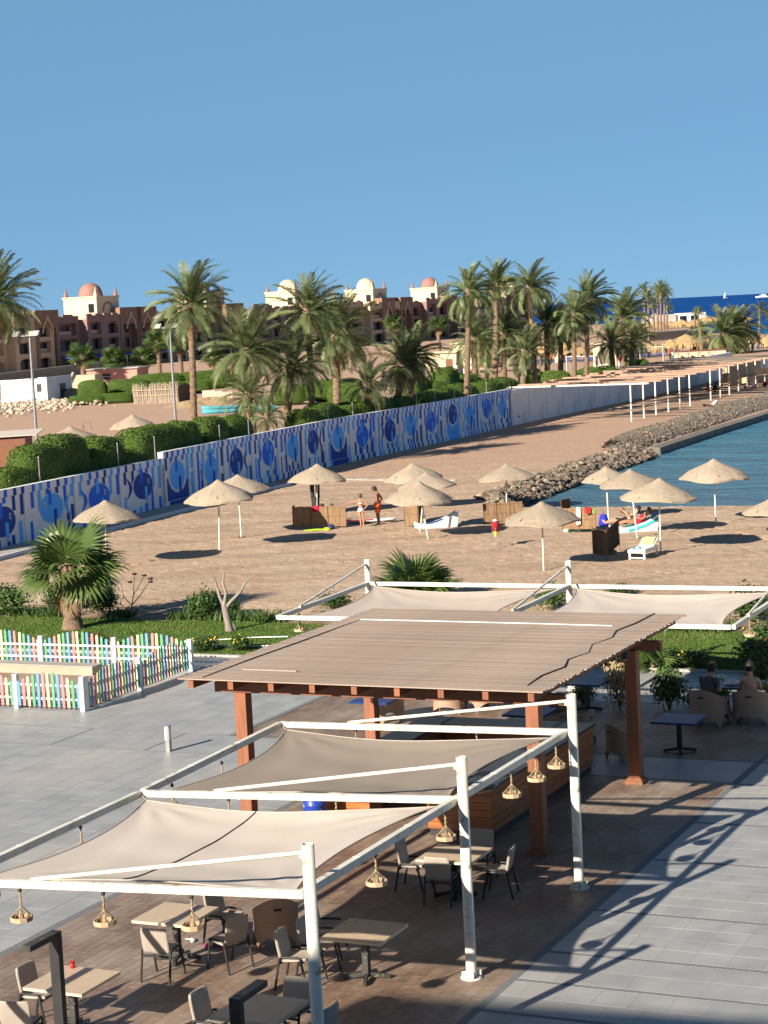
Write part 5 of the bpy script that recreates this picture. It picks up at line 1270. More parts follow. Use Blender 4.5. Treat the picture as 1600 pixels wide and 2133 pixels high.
SIT = dict(pelvis=(0,0,.50), belly=(0,-.02,.66), chest=(0,-.02,.88), neck=(0,.0,1.05), head=(0,.03,1.18), crown=(0,.04,1.28), shl=(-.17,0,.98), shr=(.17,0,.98), ell=(-.22,.12,.72), wrl=(-.10,.36,.76), elr=(.22,.12,.72), wrr=(.10,.36,.76),
   hil=(-.09,.04,.47), knl=(-.12,.46,.47), anl=(-.12,.44,.09), tol=(-.12,.60,.04), hir=(.09,.04,.47), knr=(.12,.46,.47), anr=(.12,.44,.09), tor=(.12,.60,.04))
def pose(base, **k): d = dict(base); d.update(k); return d
person('diner in a dark grey shirt seen from behind in a tub chair', AB(-1.50,18.1,0), dirrot(-20), pose(SIT, chest=(0,.06,.88), neck=(0,.10,1.05), head=(.02,.15,1.18), crown=(.03,.17,1.28), shl=(-.17,.06,.98), shr=(.17,.06,.98)), SKIN, HAIRD, [('shirt', cloth('darkgrey', (.06,.065,.07))), ('trousers', cloth('charcoal', (.03,.03,.035)))], 1.08)
person('bare-backed diner seen from behind in a tub chair', AB(-.56,18.42,0), dirrot(10), pose(SIT, chest=(0,.03,.88)), SKIN3, HAIRD, [('shorts', cloth('navy', (.02,.03,.08)))], 1.08)
e = MB(); e.grid(lambda u, v: Vector(((u-.5)*.42, (v-.5)*.3, .02 + .09*math.sin(3.1*u)*math.sin(3.1*v) + .02*math.sin(11*u+5*v))), 9, 7); tag(e.build('folded_towel', cloth('lilac', (.62,.58,.66)), None, AB(-1.2,19.25,.752), .5), 'crumpled pale towel on the blue table of the two diners', 'towel')

# ------------------------------------------------------------------ straw parasols
def canopy_mesh(name, r_, h, seed, drop=.18):
    mb = MB(); rg = random.Random(seed); ph = [rg.uniform(0,6) for _ in range(4)]
    n, m_ = 44, 13
    def f(u, v):
        an = u*2*math.pi; w = 1 + .035*math.sin(3*an+ph[0]) + .025*math.sin(5*an+ph[1]) + .014*math.sin(13*an+ph[2]) + (.012*math.sin(37*an+ph[3]) if v > .95 else 0)
        rr = r_*v*w; z = h*(1-v**1.12) + .05*math.exp(-(v/.13)**2) - .006*(v*m_ % 1) ; z -= drop*max(0, v-.78)/.22*(.55+.25*math.sin(4*an+ph[3])) if v > .78 else 0
        z += .004*math.sin(23*an + 9*v)
        return Vector((rr*math.cos(an), rr*math.sin(an), z))
    mb.grid(f, n, m_*2); mb.grid(lambda u, v: f(1-u, v) - Vector((0,0,.05)), n, m_)
    for k in range(n):
        a_, b_ = f(k/n,1), f((k+1)/n,1); dz = Vector((0,0,.05)); mb.add([a_, b_, b_-dz, a_-dz], [(3,2,1,0)])
    me = mb.mesh(name); me.materials.append(M['straw']); return me
CAN = [canopy_mesh('canopy', 1.0, .42, k, .09) for k in range(4)]
def parasol(label, base, apex_px, wpx, lean=None, group='straw parasols on the beach', foot=False, k=0):
    d = base.y; sc = FOCAL/d
    ap = Pd(apex_px[0], apex_px[1], d); h = ap.z - base.z; r_ = wpx/2/sc*1.04
    t = thing('straw_parasol', label, 'parasol', base, 0, group)
    off = Vector((ap.x-base.x, 0, 0)); ch = .42*r_
    o = ob('canopy', CAN[k % 4], None, t, off + Vector((0,0,h-ch*1.0)), random.uniform(0,6)); o.scale = (r_, r_*random.uniform(.94,1.04), r_*random.uniform(.92,1.1)); o.rotation_euler = (random.uniform(-.05,.05), random.uniform(-.05,.05), random.uniform(0,6))
    e = MB(); e.tube([(0,0,-.1), off + Vector((0,0,h-.06))], .034, 8); e.build('pole', M['white_steel'], t)
    e = MB()
    for i in range(8): an = i*math.pi/4; e.tube([off + Vector((0,0,h-.12)), off + Vector((r_*.9*math.cos(an), r_*.9*math.sin(an), h-ch*.93))], .012, 4)
    e.build('ribs', M['twig'], t)
    e = MB(); e.lathe([(.0,.07),(.04,.06),(.07,.0),(.03,-.05)], 10, off + Vector((0,0,h-.02))); e.build('cap', M['straw'], t)
    if foot: e = MB(); e.box(-.16,.16,-.16,.16,-.02,.08); e.build('foot_block', M['reed_dark'], t)
    return t
PAR = [((222,1185),(218,1047),136,'straw parasol behind the stout fan palm',0), ((457,1150),(455,1005),138,'straw parasol overlapping its neighbour in front of the mural box fish',0), ((503,1122),(495,990),124,'straw parasol with a square foot block by the wall walkway',1),
       ((660,1077),(660,971),118,'straw parasol with the black wetsuit hung on its pole',0), ((868,1062),(860,968),120,'straw parasol farthest back of the three standing close together',0), ((874,1110),(887,985),118,'straw parasol standing between its two close neighbours',0),
       ((893,1125),(872,1008),137,'straw parasol with a leaning pole in front of its two close neighbours',0), ((1055,1052),(1055,968),117,'straw parasol in front of the rubble breakwater',0), ((1133,1190),(1128,1047),152,'straw parasol nearest the far shade frame',0),
       ((1268,1088),(1262,974),104,'straw parasol behind the sunbathing couple at the water',0), ((1328,1123),(1312,979),126,'straw parasol with a leaning pole over the sunbathing couple',0), ((1377,1155),(1372,1000),150,'straw parasol beside the white sunbed',0),
       ((1492,1094),(1486,960),136,'lone straw parasol against the lagoon water',0), ((1606,1112),(1604,1040),110,'straw parasol cut off at the picture edge by the lagoon',0)]
for k, (b_, ap, w, lb, ft) in enumerate(PAR): parasol(lb, P(*b_), ap, w, foot=bool(ft), k=k)

# ------------------------------------------------------------------ reed screens
def screen(label, pts, h, mt, npole=3, gap=.12):
    """pts: panel corner pixels on the sand"""
    w = [P(*p) for p in pts]; t = thing('reed_screen', label, 'screen', w[0], 0, 'reed wind screens on the beach')
    for i in range(len(w)-1):
        p, q = w[i]-w[0], w[i+1]-w[0]; d = q-p; ln = d.length; d.normalize(); nn = Vector((d.y,-d.x,0)); n = max(6, int(ln/.035))
        e = MB()
        for k in range(n):
            a_ = p + d*(ln*k/n); b_ = p + d*(ln*(k+.92)/n); jz = random.uniform(-.02,.02); o = nn*random.uniform(-.006,.006)
            v = [a_+o-nn*.008, b_+o-nn*.008, b_+o+nn*.008, a_+o+nn*.008]
            e.add([Vector((x.x,x.y,gap+jz*.5)) for x in v] + [Vector((x.x,x.y,h+jz)) for x in v], [(0,1,5,4),(1,2,6,5),(2,3,7,6),(3,0,4,7),(4,5,6,7)])
        e.build('reed_panel', mt, t)
        for k in range(npole):
            c_ = p.lerp(q, k/(npole-1)); e = MB(); e.tube([c_+nn*.02+Vector((0,0,-.1)), c_+nn*.02+Vector((random.uniform(-.02,.02),0,h+.03))], .016, 6); e.build('stake', M['twig'], t)
        for z_ in (gap+.1, h*.55, h-.08):
            e = MB(); e.tube([p+nn*.014+Vector((0,0,z_)), q+nn*.014+Vector((0,0,z_))], .007, 4); e.build('binding', M['twig'], t)
    return t
screen('long reed screen with clothes over it beside the couple by the surfboard', [(616,1097),(612,1103),(722,1101)], 1.08, M['reed'], 4)
screen('short reed screen below the three close parasols', [(845,1098),(873,1102),(880,1084)], 1.18, M['reed'], 2)
screen('wide reed screen behind the parasol nearest the far frame', [(1009,1098),(1090,1093)], 1.08, M['reed'], 4)
screen('reed screen with towels beside the sunbathing couple', [(1173,1112),(1242,1111)], 1.12, M['reed'], 3, .2)
screen('dark angled reed screen beside the white sunbed', [(1237,1166),(1264,1172),(1290,1147)], 1.25, M['reed_dark'], 2, .25)
screen('small dark reed screen end behind the towel screen', [(1170,1074),(1188,1070)], .75, M['reed_dark'], 2)
def drape(label, px, py, z0, w, ln, mt, name='towel', d=None):
    b_ = P(px, py); t = MB()
    t.grid(lambda u, v: Vector(((u-.5)*w*(1-.12*v) + .015*math.sin(6*v), -.05 - .035*v*v + .02*math.sin(8*u+2*v), z0 + .03*math.sin(math.pi*min(1,v*6)) - ln*v)), 8, 10)
    return tag(t.build(name, mt, None, b_), label, name.split('_')[-1])
drape('crimson swimwear hanging over the long reed screen', 663,1102, 1.12, .55, .28, cloth('crimson', (.35,.01,.04)), 'hanging_cloth')
drape('white scarf hanging from the towel screen', 1206,1112, 1.17, .20, .75, cloth('white', (.75,.73,.70)), 'hanging_scarf')
drape('red towel hanging over the towel screen', 1226,1112, 1.17, .30, .26, cloth('red', (.50,.02,.03)), 'hanging_towel')
drape('green patterned towel on the corner of the towel screen', 1239,1112, 1.17, .14, .27, cloth('lime', (.22,.36,.10)), 'hanging_towel')
# wetsuit on the parasol pole
b_ = P(660,1076); t = thing('wetsuit', 'black wetsuit hanging from a parasol pole behind the long screen', 'wetsuit', b_ + Vector((-.02,-.08,0)))
for s in (-1,1): e = MB(); e.tube([(s*.13,0,.95),(s*.14,0,1.5),(s*.10,0,2.05),(s*.05,0,2.3)], [.10,.11,.10,.05], 8); e.build('leg', M['black'], t)
e = MB(); e.tube([(0,0,.55),(0,0,1.0)], [.20,.22], 10); e.build('torso', M['black'], t)
# surfboard, paddle and beach clutter
t = thing('surfboard', 'white and red paddle board lying on the sand beside the couple', 'surfboard', P(768,1089) + Vector((0,0,.12)), .12)
def brd(u, v):
    x = (u-.5)*2.7; w = .40*(1-abs(2*u-1)**2.6)**.6; an = v*2*math.pi; return Vector((x, w*math.cos(an), .07*math.sin(an) + .20*max(0, .25-u)**1.2*4*.5))
e = MB(); e.grid(brd, 24, 12); e.build('deck', M['plastic_white'], t)
e = MB(); e.grid(lambda u, v: brd(.02+.55*u, .30+.14*v)*1.006 + Vector((0,0,.006)), 20, 4); e.build('red_stripe', cloth('boardred', (.62,.02,.02)), t)
t = thing('swim_fin', 'lime green float lying under the long reed screen', 'float', P(668,1106), .05)
e = MB(); e.tube([(-.8,0,.06),(-.2,0,.07),(.2,0,.06)], [.03,.05,.04], 8); e.build('strap', cloth('limegreen', (.38,.60,.02)), t); e = MB(); e.lathe([(0,0),(.18,.02),(.16,.14),(0,.16)], 12, (.32,0,0)); e.build('float_body', cloth('limegreen', (.38,.60,.02)), t)
t = thing('beach_bag', 'dark blue bag under the end of the long reed screen', 'bag', P(690,1104)); e = MB(); e.lathe([(0,0),(.16,0),(.19,.14),(.11,.26),(0,.27)], 10); e.build('bag_body', cloth('bagblue', (.02,.025,.12)), t); e = MB(); e.tube([(-.1,0,.24),(0,0,.36),(.1,0,.24)], .012, 5); e.build('handle', cloth('bagblue', (.02,.025,.12)), t)
for px, sk, lb in ((674,SKIN2,'dark-haired bather sitting behind the wetsuit and screen'), (693,SKIN,'bather in a cap sitting low behind the long screen')):
    person(lb, P(px,1092) + Vector((0,0,-.36)), R(20), SIT, sk, HAIRB if px > 680 else HAIRD, [('shorts', cloth('navy', (.02,.03,.08)))], 1.0)
# ------------------------------------------------------------------ loungers
def wave_lounger(label, loc, rz, L_=2.0):
    t = thing('wave_lounger', label, 'lounger', loc, rz, 'moulded white beach loungers')
    def prof(u): return .34 - .10*math.sin(min(1,u/.55)*math.pi)*1 + (.42*max(0,(u-.5)/.5)**1.5 if u > .5 else 0)
    e = MB(); n = 26
    for sy in (-1,1):
        pts = [((u-.5)*L_, prof(u)) for u in [k/n for k in range(n+1)]]
        low = [(L_/2-.10,.04),(-L_/2+.02,.0)]
        pl = pts + low; m_ = len(pl); y0, y1 = sy*.33, sy*.27
        e.add([(x,y0,z) for x, z in pl] + [(x,y1,z) for x, z in pl], [tuple(range(m_)), tuple(range(m_,2*m_))[::-1]] + [(i, i+m_, (i+1)%m_+m_, (i+1)%m_) for i in range(m_)])
    e.build('side_shell', M['plastic_white'], t)
    e = MB(); e.grid(lambda u, v: Vector(((u-.5)*L_*.97, (v-.5)*.56, prof(.02+.96*u)-.07)), 26, 3); e.grid(lambda u, v: Vector(((u-.5)*L_*.97, (.5-v)*.56, prof(.02+.96*u)-.10)), 26, 3); e.build('bed', M['plastic_white'], t)
    e = MB(); e.box(-L_/2-.01,-L_/2+.03,-.33,.33,.22,.35); e.build('foot_edge', M['plastic_white'], t)
    return t, prof
lw, pf = wave_lounger('moulded white wave lounger with a blue cushion under the close parasols', P(910,1100), R(12))
e = MB(); e.grid(lambda u, v: Vector((-.62+.85*u, (v-.5)*.45, pf(.2+.42*u)-.02 + .02*math.sin(math.pi*v))), 10, 5); tag(e.build('blue_cushion', cloth('cushionblue', (.04,.10,.35)), None, P(910,1100) + Vector((.05,0,.04)), R(12)), 'blue cushion lying on the wave lounger', 'cushion')
lc = P(1322,1108); lw2, pf2 = wave_lounger('moulded white wave lounger covered by a turquoise towel', lc, R(6), 2.1)
e = MB(); e.grid(lambda u, v: Vector((-.35+1.38*u, -.37+.74*v, pf2(min(1,.34+.64*u))+.012 - (.20*(abs(2*v-1)-.80)/.20 if abs(2*v-1) > .80 else 0) + .01*math.sin(20*u))), 18, 14); tag(e.build('turquoise_towel', cloth('turquoise', (.03,.40,.42)), None, lc, R(6)), 'turquoise towel spread over the couple\'s lounger', 'towel')
LIE = dict(pelvis=(0,.05,.40), belly=(0,-.12,.47), chest=(0,-.30,.57), neck=(0,-.44,.70), head=(0,-.50,.82), crown=(0,-.55,.92), face=(0,1,.2), shl=(-.17,-.36,.64), shr=(.17,-.36,.64), ell=(-.26,-.15,.52), wrl=(-.18,.08,.60), elr=(.26,-.15,.52), wrr=(.18,.08,.60),
   hil=(-.09,.10,.38), knl=(-.11,.50,.44), anl=(-.11,.92,.36), tol=(-.12,.98,.50), hir=(.09,.10,.38), knr=(.11,.50,.46), anr=(.11,.92,.36), tor=(.12,.98,.50))
person('woman in a red swimsuit reclining on the turquoise towel', lc + Vector((.12,-.14,.06)), R(96), pose(LIE, elr=(.34,-.42,.70), wrr=(.22,-.52,.86)), SKIN, HAIRB, [('suit', cloth('swimred', (.48,.01,.05)))], 1.0, fem=True)
person('man in a dark cap and black shorts reading on the couple\'s lounger', lc + Vector((-.30,.42,.05)), R(98), pose(LIE, ell=(-.28,-.05,.62), wrl=(-.10,.16,.86), elr=(.28,-.05,.62), wrr=(.08,.16,.86)), SKIN3, HAIRD, [('shorts', cloth('blackshort', (.012,.012,.014)))], 1.05, cap=cloth('capnavy', (.02,.025,.05)))
t = thing('book', 'small brown book held up by the reading man', 'book', lc + Vector((-.44,.36,.92)), R(10)); e = MB(); e.box(-.09,-.004,-.004,.010,-.12,.12); e.box(.004,.09,-.004,.010,-.12,.12); e.build('pages', cloth('bookbrown', (.18,.09,.05)), t); e = MB(); e.box(-.006,.006,.011,.018,-.125,.125); e.build('spine', cloth('bookbrown', (.18,.09,.05)), t)
t = thing('bright_bag', 'royal blue bag at the foot of the couple\'s lounger', 'bag', P(1260,1100) + Vector((0,.3,.0))); e = MB(); e.lathe([(0,0),(.2,0),(.24,.2),(.16,.55),(.0,.60)], 10); e.build('bag_body', cloth('royal', (.02,.03,.42)), t); e = MB(); e.tube([(-.1,0,.55),(0,0,.70),(.1,0,.55)], .014, 5); e.build('handle', cloth('royal', (.02,.03,.42)), t)
t = thing('patterned_mattress', 'green patterned mattress standing below the towel screen', 'mattress', P(1207,1109) + Vector((0,.12,0)), 0); e = MB(); e.box(-.72,.72,-.05,.05,.0,.22); e.build('mattress_body', mat('tropic', (.10,.42,.16), .8, (.55,.75,.65), 7, contrast=(.45,.55)), t, bevel=.03); e = MB(); e.tube([(-.72,-.05,.2),(.72,-.05,.2)], .014, 5); e.build('piping', cloth('tealpipe', (.10,.40,.35)), t)
# white flat sunbed
sb_ = P(1342,1163); t = thing('sunbed', 'white wooden sunbed with raised head end and yellow towel', 'sunbed', sb_, R(-28))
for sx, sy in ((-.30,-.75),(.30,-.75),(-.30,.62),(.30,.62)): e = MB(); e.box(sx-.035,sx+.035,sy-.035,sy+.035,0,.30); e.build('leg', M['plastic_white'], t)
e = MB(); e.box(-.36,.36,-.82,.66,.30,.44); e.build('frame', M['plastic_white'], t, bevel=.01)
e = MB(); e.beam((-.30,-.76,.12),(.30,-.76,.12),.04,.04); e.build('stretcher', M['plastic_white'], t)
for k in range(9): e = MB(); e.box(-.33,.33,-.80+k*.115,-.80+k*.115+.095,.442,.458); e.build('slat', M['plastic_white'], t)
e = MB(); e.grid(lambda u, v: Vector(((u-.5)*.64, .24+.55*v, .455+.26*v)), 4, 4); e.grid(lambda u, v: Vector(((.5-u)*.64, .24+.55*v, .425+.26*v)), 4, 4); e.build('backrest', M['plastic_white'], t)
e = MB(); e.grid(lambda u, v: Vector(((u-.5)*.5, .30+.40*v, .505+.25*v + .015*math.sin(7*u))), 6, 6); tag(e.build('yellow_towel', cloth('paleyellow', (.66,.58,.26)), None, sb_, R(-28)), 'pale yellow towel folded on the white sunbed head', 'towel')
for s, lb_ in ((-1,'turquoise flip-flop on the white sunbed, on the side of the dark screen'),(1,'turquoise flip-flop on the white sunbed, on the side of the parasol pole')): shoe(lb_, sb_ + Vector((-.35+.12*s,-.45,.46)), 1.6, [cloth('flip', (.04,.34,.36))]*2, 'flip_flop', 'pair of flip-flops')
# tripod with a red bucket
tp = P(1034,1143); t = thing('bucket_stand', 'iron tripod holding a red bucket with a yellow cone below', 'stand', tp)
for k in range(3):
    an = k*2.094 + .5; e = MB(); e.tube([(.26*math.cos(an),.26*math.sin(an),-.03),(.13*math.cos(an),.13*math.sin(an),1.0)], .012, 6); e.build('leg', M['steel'], t)
e = MB(); e.tube([(.235*math.cos(k*2.094+.5), .235*math.sin(k*2.094+.5), .18) for k in (0,1,2,0)], .008, 5); e.build('brace', M['steel'], t)
e = MB(); e.lathe([(.05,.72),(.15,.80),(.17,1.02),(.155,1.16),(.0,1.16)], 14); e.build('bucket', cloth('bucketred', (.30,.015,.025)), t)
e = MB(); e.lathe([(0,.46),(.03,.50),(.11,.72),(.0,.72)], 12); e.build('cone', cloth('coneyellow', (.70,.52,.02)), t)
e = MB(); e.lathe([(.1,1.161),(.12,1.20),(.05,1.24),(0,1.24)], 8); e.build('white_bag', M['plastic_white'], t)
bb = P(1275,1158) ; t = thing('basket_bag', 'brown basket bag in the shade under the dark screen', 'bag', bb); e = MB(); e.lathe([(0,0),(.18,.0),(.22,.14),(.18,.22),(.0,.20)], 12); e.build('basket', M['reed'], t); e = MB(); e.tube([(-.12,0,.2),(0,0,.34),(.12,0,.2)], .012, 5); e.build('handle', M['reed'], t)
# ------------------------------------------------------------------ palms behind the wall
def ground_at(px, d):
    """ground point under picture column px at distance d"""
    lo, hi = 640.0, 1500.0
    for _ in range(40):
        mid = (lo+hi)/2
        if P(px, mid).y > d: lo = mid
        else: hi = mid
    return P(px, (lo+hi)/2)
_WD = sorted((proj(wall_point(i*.6)[0])[0], wall_point(i*.6)[0].y) for i in range(300) if i*.6 < S6)
def wall_d(px):
    best = None
    for x, y in _WD:
        if x <= px: best = y
    return best if best is not None else 88.0
def behind(px, d, m_): return max(d, wall_d(px) + m_)
def dp(label, pxb, d, pxt, pyt, crpx, tr, **k):
    if d < 240: d = behind(pxb, d, 3.0)
    crpx *= 1.03; k['nf'] = int(k.get('nf', 46)*1.25); b_ = ground_at(pxb, d); t_ = Pd(pxt, pyt, d); return date_palm(label, b_, t_, crpx/(FOCAL/d), tr, **k)
GP = 'date palms behind the wall'
dp('tall date palm cropped at its crown by the picture edge', -22, 128, -14, 632, 108, .26, group=GP)
dp('single tall date palm with a bare curved trunk behind the low mural end', 405, 124, 396, 640, 100, .23, nf=52, group=GP, dead=3)
dp('tall date palm whose trunk rises in front of the hotel towers', 652, 141, 641, 652, 88, .24, nf=50, group=GP)
dp('bushy date palm with the highest crown of the dense clump by the lamp pole', 523, 137, 512, 735, 98, .30, nf=50, group=GP, wind=.8, hi=1.5)
dp('date palm leaning to the right in the dense clump by the lamp pole', 590, 139, 606, 770, 80, .28, nf=42, group=GP)
dp('short date palm with twin trunk at the front of the dense clump', 537, 133, 516, 828, 66, .28, nf=36, group=GP, wind=.5)
dp('young palm sprouting between the clump trunks', 552, 131, 556, 872, 52, .16, nf=26, group=GP, dead=0, wind=.5)
dp('old broad date palm with a skirt of dead fronds before the hotel', 702, 195, 698, 705, 98, .40, nf=52, group=GP, dead=16, wind=.5)
dp('date palm with windswept crown over two stout trunks', 813, 150, 838, 758, 80, .32, nf=44, group=GP, dead=8)
dp('stout date palm trunk beside the windswept palm', 848, 152, 858, 742, 72, .30, nf=38, group=GP, dead=6)
dp('small date palm with a shaggy trunk before the windswept palm', 766, 143, 766, 806, 62, .28, nf=34, group=GP, dead=8, wind=.7)
dp('tall slender date palm standing forward at the wall past the hedge', 968, 160, 976, 612, 66, .24, nf=46, group=GP)
dp('tallest date palm of the grove, behind the slender forward one', 1028, 190, 1034, 598, 62, .30, nf=48, group=GP)
dp('tall date palm with a curved trunk nearest the end of the mural', 1117, 172, 1103, 602, 64, .26, nf=48, group=GP)
dp('tall date palm at the sea end of the grove with a windswept crown', 1220, 186, 1222, 628, 66, .25, nf=48, group=GP, wind=1.3)
dp('date palm with a lower crown beside the sea-end palm', 1196, 178, 1195, 658, 58, .23, nf=44, group=GP)
dp('medium date palm of the grove with a red-brown fibrous top', 992, 184, 986, 708, 62, .32, nf=42, group=GP, dead=8)
dp('medium date palm in the middle of the grove', 1050, 192, 1048, 700, 66, .32, nf=44, group=GP, dead=5)
dp('leaning date palm at the foot of the grove', 1082, 176, 1094, 735, 60, .30, nf=40, group=GP, dead=5)
dp('dense dark date palm filling the grove', 1140, 196, 1138, 680, 68, .30, nf=48, group=GP)
dp('short date palm deep in the shade of the grove', 1166, 200, 1168, 690, 60, .30, nf=40, group=GP)
dp('small date palm between the grove and the cream hut', 1012, 200, 1014, 738, 48, .26, nf=34, group=GP)
dp('upright dark date palm seaward of the grove', 1300, 212, 1297, 668, 66, .34, nf=46, group=GP, wind=1.3, low=-.1)
dp('bushy date palm in front of the upright dark one', 1282, 205, 1272, 716, 54, .32, nf=42, group=GP)
dp('bushy date palm with dark trunk beside the football goal', 1309, 207, 1318, 712, 50, .30, nf=40, group=GP)
dp('small palm pushing up against the low mural wall', 207, 107.5, 207, 962, 56, .14, nf=24, group=GP, dead=0, wind=.3, hi=1.2, low=.1)
GF = 'far palms'
for pxb, d, pxt, pyt, cr, lb in ((1377,520,1375,604,26,'tall twin palm on the sandy spit, topmost'), (1383,530,1384,612,22,'tall palm just beside the topmost spit palm'), (1370,525,1369,610,22,'tall palm on the landward side of the topmost spit palm'), (1345,500,1340,605,22,'tall thin palm at the landward end of the spit'), (1351,470,1350,622,22,'palm with stout trunk before the thin spit palm'), (1362,480,1361,634,18,'palm bending seaward beneath the topmost spit palm'), (1389,540,1390,640,16,'short palm on the seaward side of the spit palms'),
                                  (1448,610,1447,652,12,'small fan-headed palm standing alone over the thatch'), (1455,600,1455,650,14,'small fan-headed palm beside its lone twin'), (1580,420,1583,648,26,'bent palm at the sea near the picture edge')):
    dp(lb, pxb, d, pxt, pyt, cr, .28, nf=26, group=GF, dead=2, yellow=1)
dp('wide windswept palm by the thatched huts, landward one', 1508, 340, 1505, 698, 62, .5, nf=48, group=GF, wind=1.1)
dp('wide windswept palm by the thatched huts, seaward one', 1530, 345, 1534, 690, 62, .55, nf=48, group=GF, wind=1.3)
dp('small pale palm in front of the sea wall', 1462, 350, 1460, 690, 28, .4, nf=26, group=GF)
for px, d, pyt, cr, lb in ((175,335,742,34,'fan palm with a stout trunk by the hotel wall and pink hut'), (240,345,748,32,'fan palm nearer the middle of the hotel awnings'), (302,350,745,30,'fan palm partly behind the lamp pole and hotel awning'), (333,372,712,32,'taller fan palm rising over the awnings'), (378,380,716,30,'fan palm close to the single tall date palm'), (915,430,678,24,'fan palm between the hotel and the cream hut'), (822,440,672,22,'fan palm in front of the domed tower'), (445,360,745,26,'fan palm left of the dense clump before the awning')):
    b_ = ground_at(px, d); t_ = Pd(px, pyt, d); fan_palm(lb, b_, t_.z-b_.z, .45, cr/(FOCAL/d)/1.55, 22, -.5, 1.3, 6, .15, 'fan palms along the hotel')

# ------------------------------------------------------------------ hedge and posts along the back of the wall
HD = [(22,985,62,60,102),(78,945,62,95,106),(130,918,64,70,110),(150,965,70,60,106),(212,918,56,50,112),(250,950,80,60,110),(300,905,70,75,116),(333,898,62,70,118),(382,888,46,60,121),(437,880,50,62,124),(484,878,52,62,127),(350,935,80,50,114),(420,925,70,40,118),(470,915,60,40,121),
      (635,862,46,50,138),(672,852,50,60,140),(720,850,60,58,143),(700,880,60,30,138),(748,845,40,40,146),(797,838,40,42,150),(830,832,46,40,152),(880,825,62,42,156),(918,815,54,42,160),(950,808,60,44,164),(1000,800,66,40,168),(1040,795,54,42,172),(905,800,60,34,170),(870,788,40,30,176),(960,785,60,34,184),(930,770,40,30,196),
      (1230,775,46,50,192),(1160,780,50,40,188),(1265,770,40,40,200),(1330,755,40,36,215),(1110,775,40,40,190)]
words = ['squat','broad','rounded','square-topped','tall','low','narrow','dense']
marks = ['by the lowest end of the mural','behind the first mural fish','above the second mural fish','below the fallen straw canopy','beside the small wall palm','in the dark gap past the small wall palm','next to the stepped wall end','above the stepped wall end','just before the single tall date palm','just past the single tall date palm','before the dense palm clump','in the shade under the stepped wall end','in the shade beside the single tall date palm','in the shade before the palm clump',
         'just past the dense palm clump','beside the tall tower-front palm','behind the box-fish panel of the mural','low against the mural past the palm clump','next to the small shaggy palm','between the shaggy palm and the stout trunks','past the stout palm trunks','with a yellow-green top past the stout trunks','in the middle of the bright hedge run','just landward of the slender forward palm','just seaward of the slender forward palm','at the bright end of the hedge run','behind the bright hedge run','in front of the cream hut wall','below the cream hut porch','beside the cream hut porch',
         'under the sea-end palm','under the leaning grove palm','beside the upright dark palm','next to the football goal','at the foot of the curved palm']
_WS = [(proj(wall_point(i*.4)[0] + Vector((0,0,3)))[0], i*.4) for i in range(int(S6/.4))]
def wall_s_at(px): return min(_WS, key=lambda q: abs(q[0]-px))[1]
for i, (px, pyt, w, h, d) in enumerate(HD):
    if px < 1060:                                                     # row planted square behind the wall
        sw = wall_s_at(px); p, dr = wall_point(sw); rad = w*.72/(FOCAL/d); off = .5 + rad + (2.4 if pyt < 900 and d > 160 and i > 24 else 0)
        b_ = p + Vector((-dr.y, dr.x, 0))*off; d = b_.y
        # slide along the wall until the shrub stands in its picture column
        for _ in range(6):
            q = proj(b_ + Vector((0,0,2))); b_ = b_ + dr*((px - q[0])/FOCAL*d/(dr.x - dr.y*b_.x/b_.y)*.9)
            d = b_.y
        b_.z = SAND_Z; sc = FOCAL/d
    else:
        d = behind(px, d, (w*.8/(FOCAL/d) + .6)/.34); sc = FOCAL/d; b_ = ground_at(px, d)
    hh = max(1.2, Pd(px, pyt - h*.22, b_.y).z - b_.z)
    hedge_bush('%s clipped green shrub %s' % (words[(i*5) % 8], marks[i]), b_, (w*(2.3 if px < 1060 else 1.3)/sc, w*1.3/sc, hh*.97), rz=math.atan2(.92,.38) if px < 1060 else 0)
for px, lb in ((98,'beside the first mural fish'),(266,'above the fourth mural fish'),(340,'at the stepped wall end'),(475,'before the dense palm clump'),(535,'below the palm clump trunks'),(596,'past the palm clump'),(698,'by the box-fish panel'),(745,'near the shaggy palm'),(793,'between shaggy and stout palms'),(877,'past the stout palm trunks'),(917,'before the slender palm'),(956,'at the slender palm'),(992,'past the slender palm'),(1025,'near the mural end')):
    # thin fence posts just behind the wall
    best = min((abs(proj(wall_point(s_*.5)[0] + Vector((0,0,3)))[0] - px), s_*.5) for s_ in range(0, 180))[1]
    p, d_ = wall_point(best); nn = Vector((-d_.y, d_.x, 0))
    t = thing('fence_stake', 'thin metal stake behind the mural wall %s' % lb, 'stake', p + nn*.45 + Vector((0,0,SAND_Z)), 0, 'metal stakes behind the wall')
    e = MB(); e.tube([(0,0,0),(0,0,3.95)], .035, 6); e.build('stake', M['steel'], t); e = MB(); e.lathe([(.04,3.93),(.042,3.97),(0,3.98)], 6); e.build('cap', M['steel'], t)
# flowering tops near the mural end
for px, py, d, lb in ((1040,800,167,'yellow flowering bush at the far mural end'), (905,838,153,'yellow-green flowering bush above the mural middle'), (880,845,150,'low yellow bush leaning over the mural wall')):
    d = behind(px, d, 5.0); b_ = ground_at(px, d); shrub(lb, b_, (2.4,2.0,Pd(px,py,d).z-b_.z), flowers=M['flower_yellow'], group='flowering bushes behind the wall')

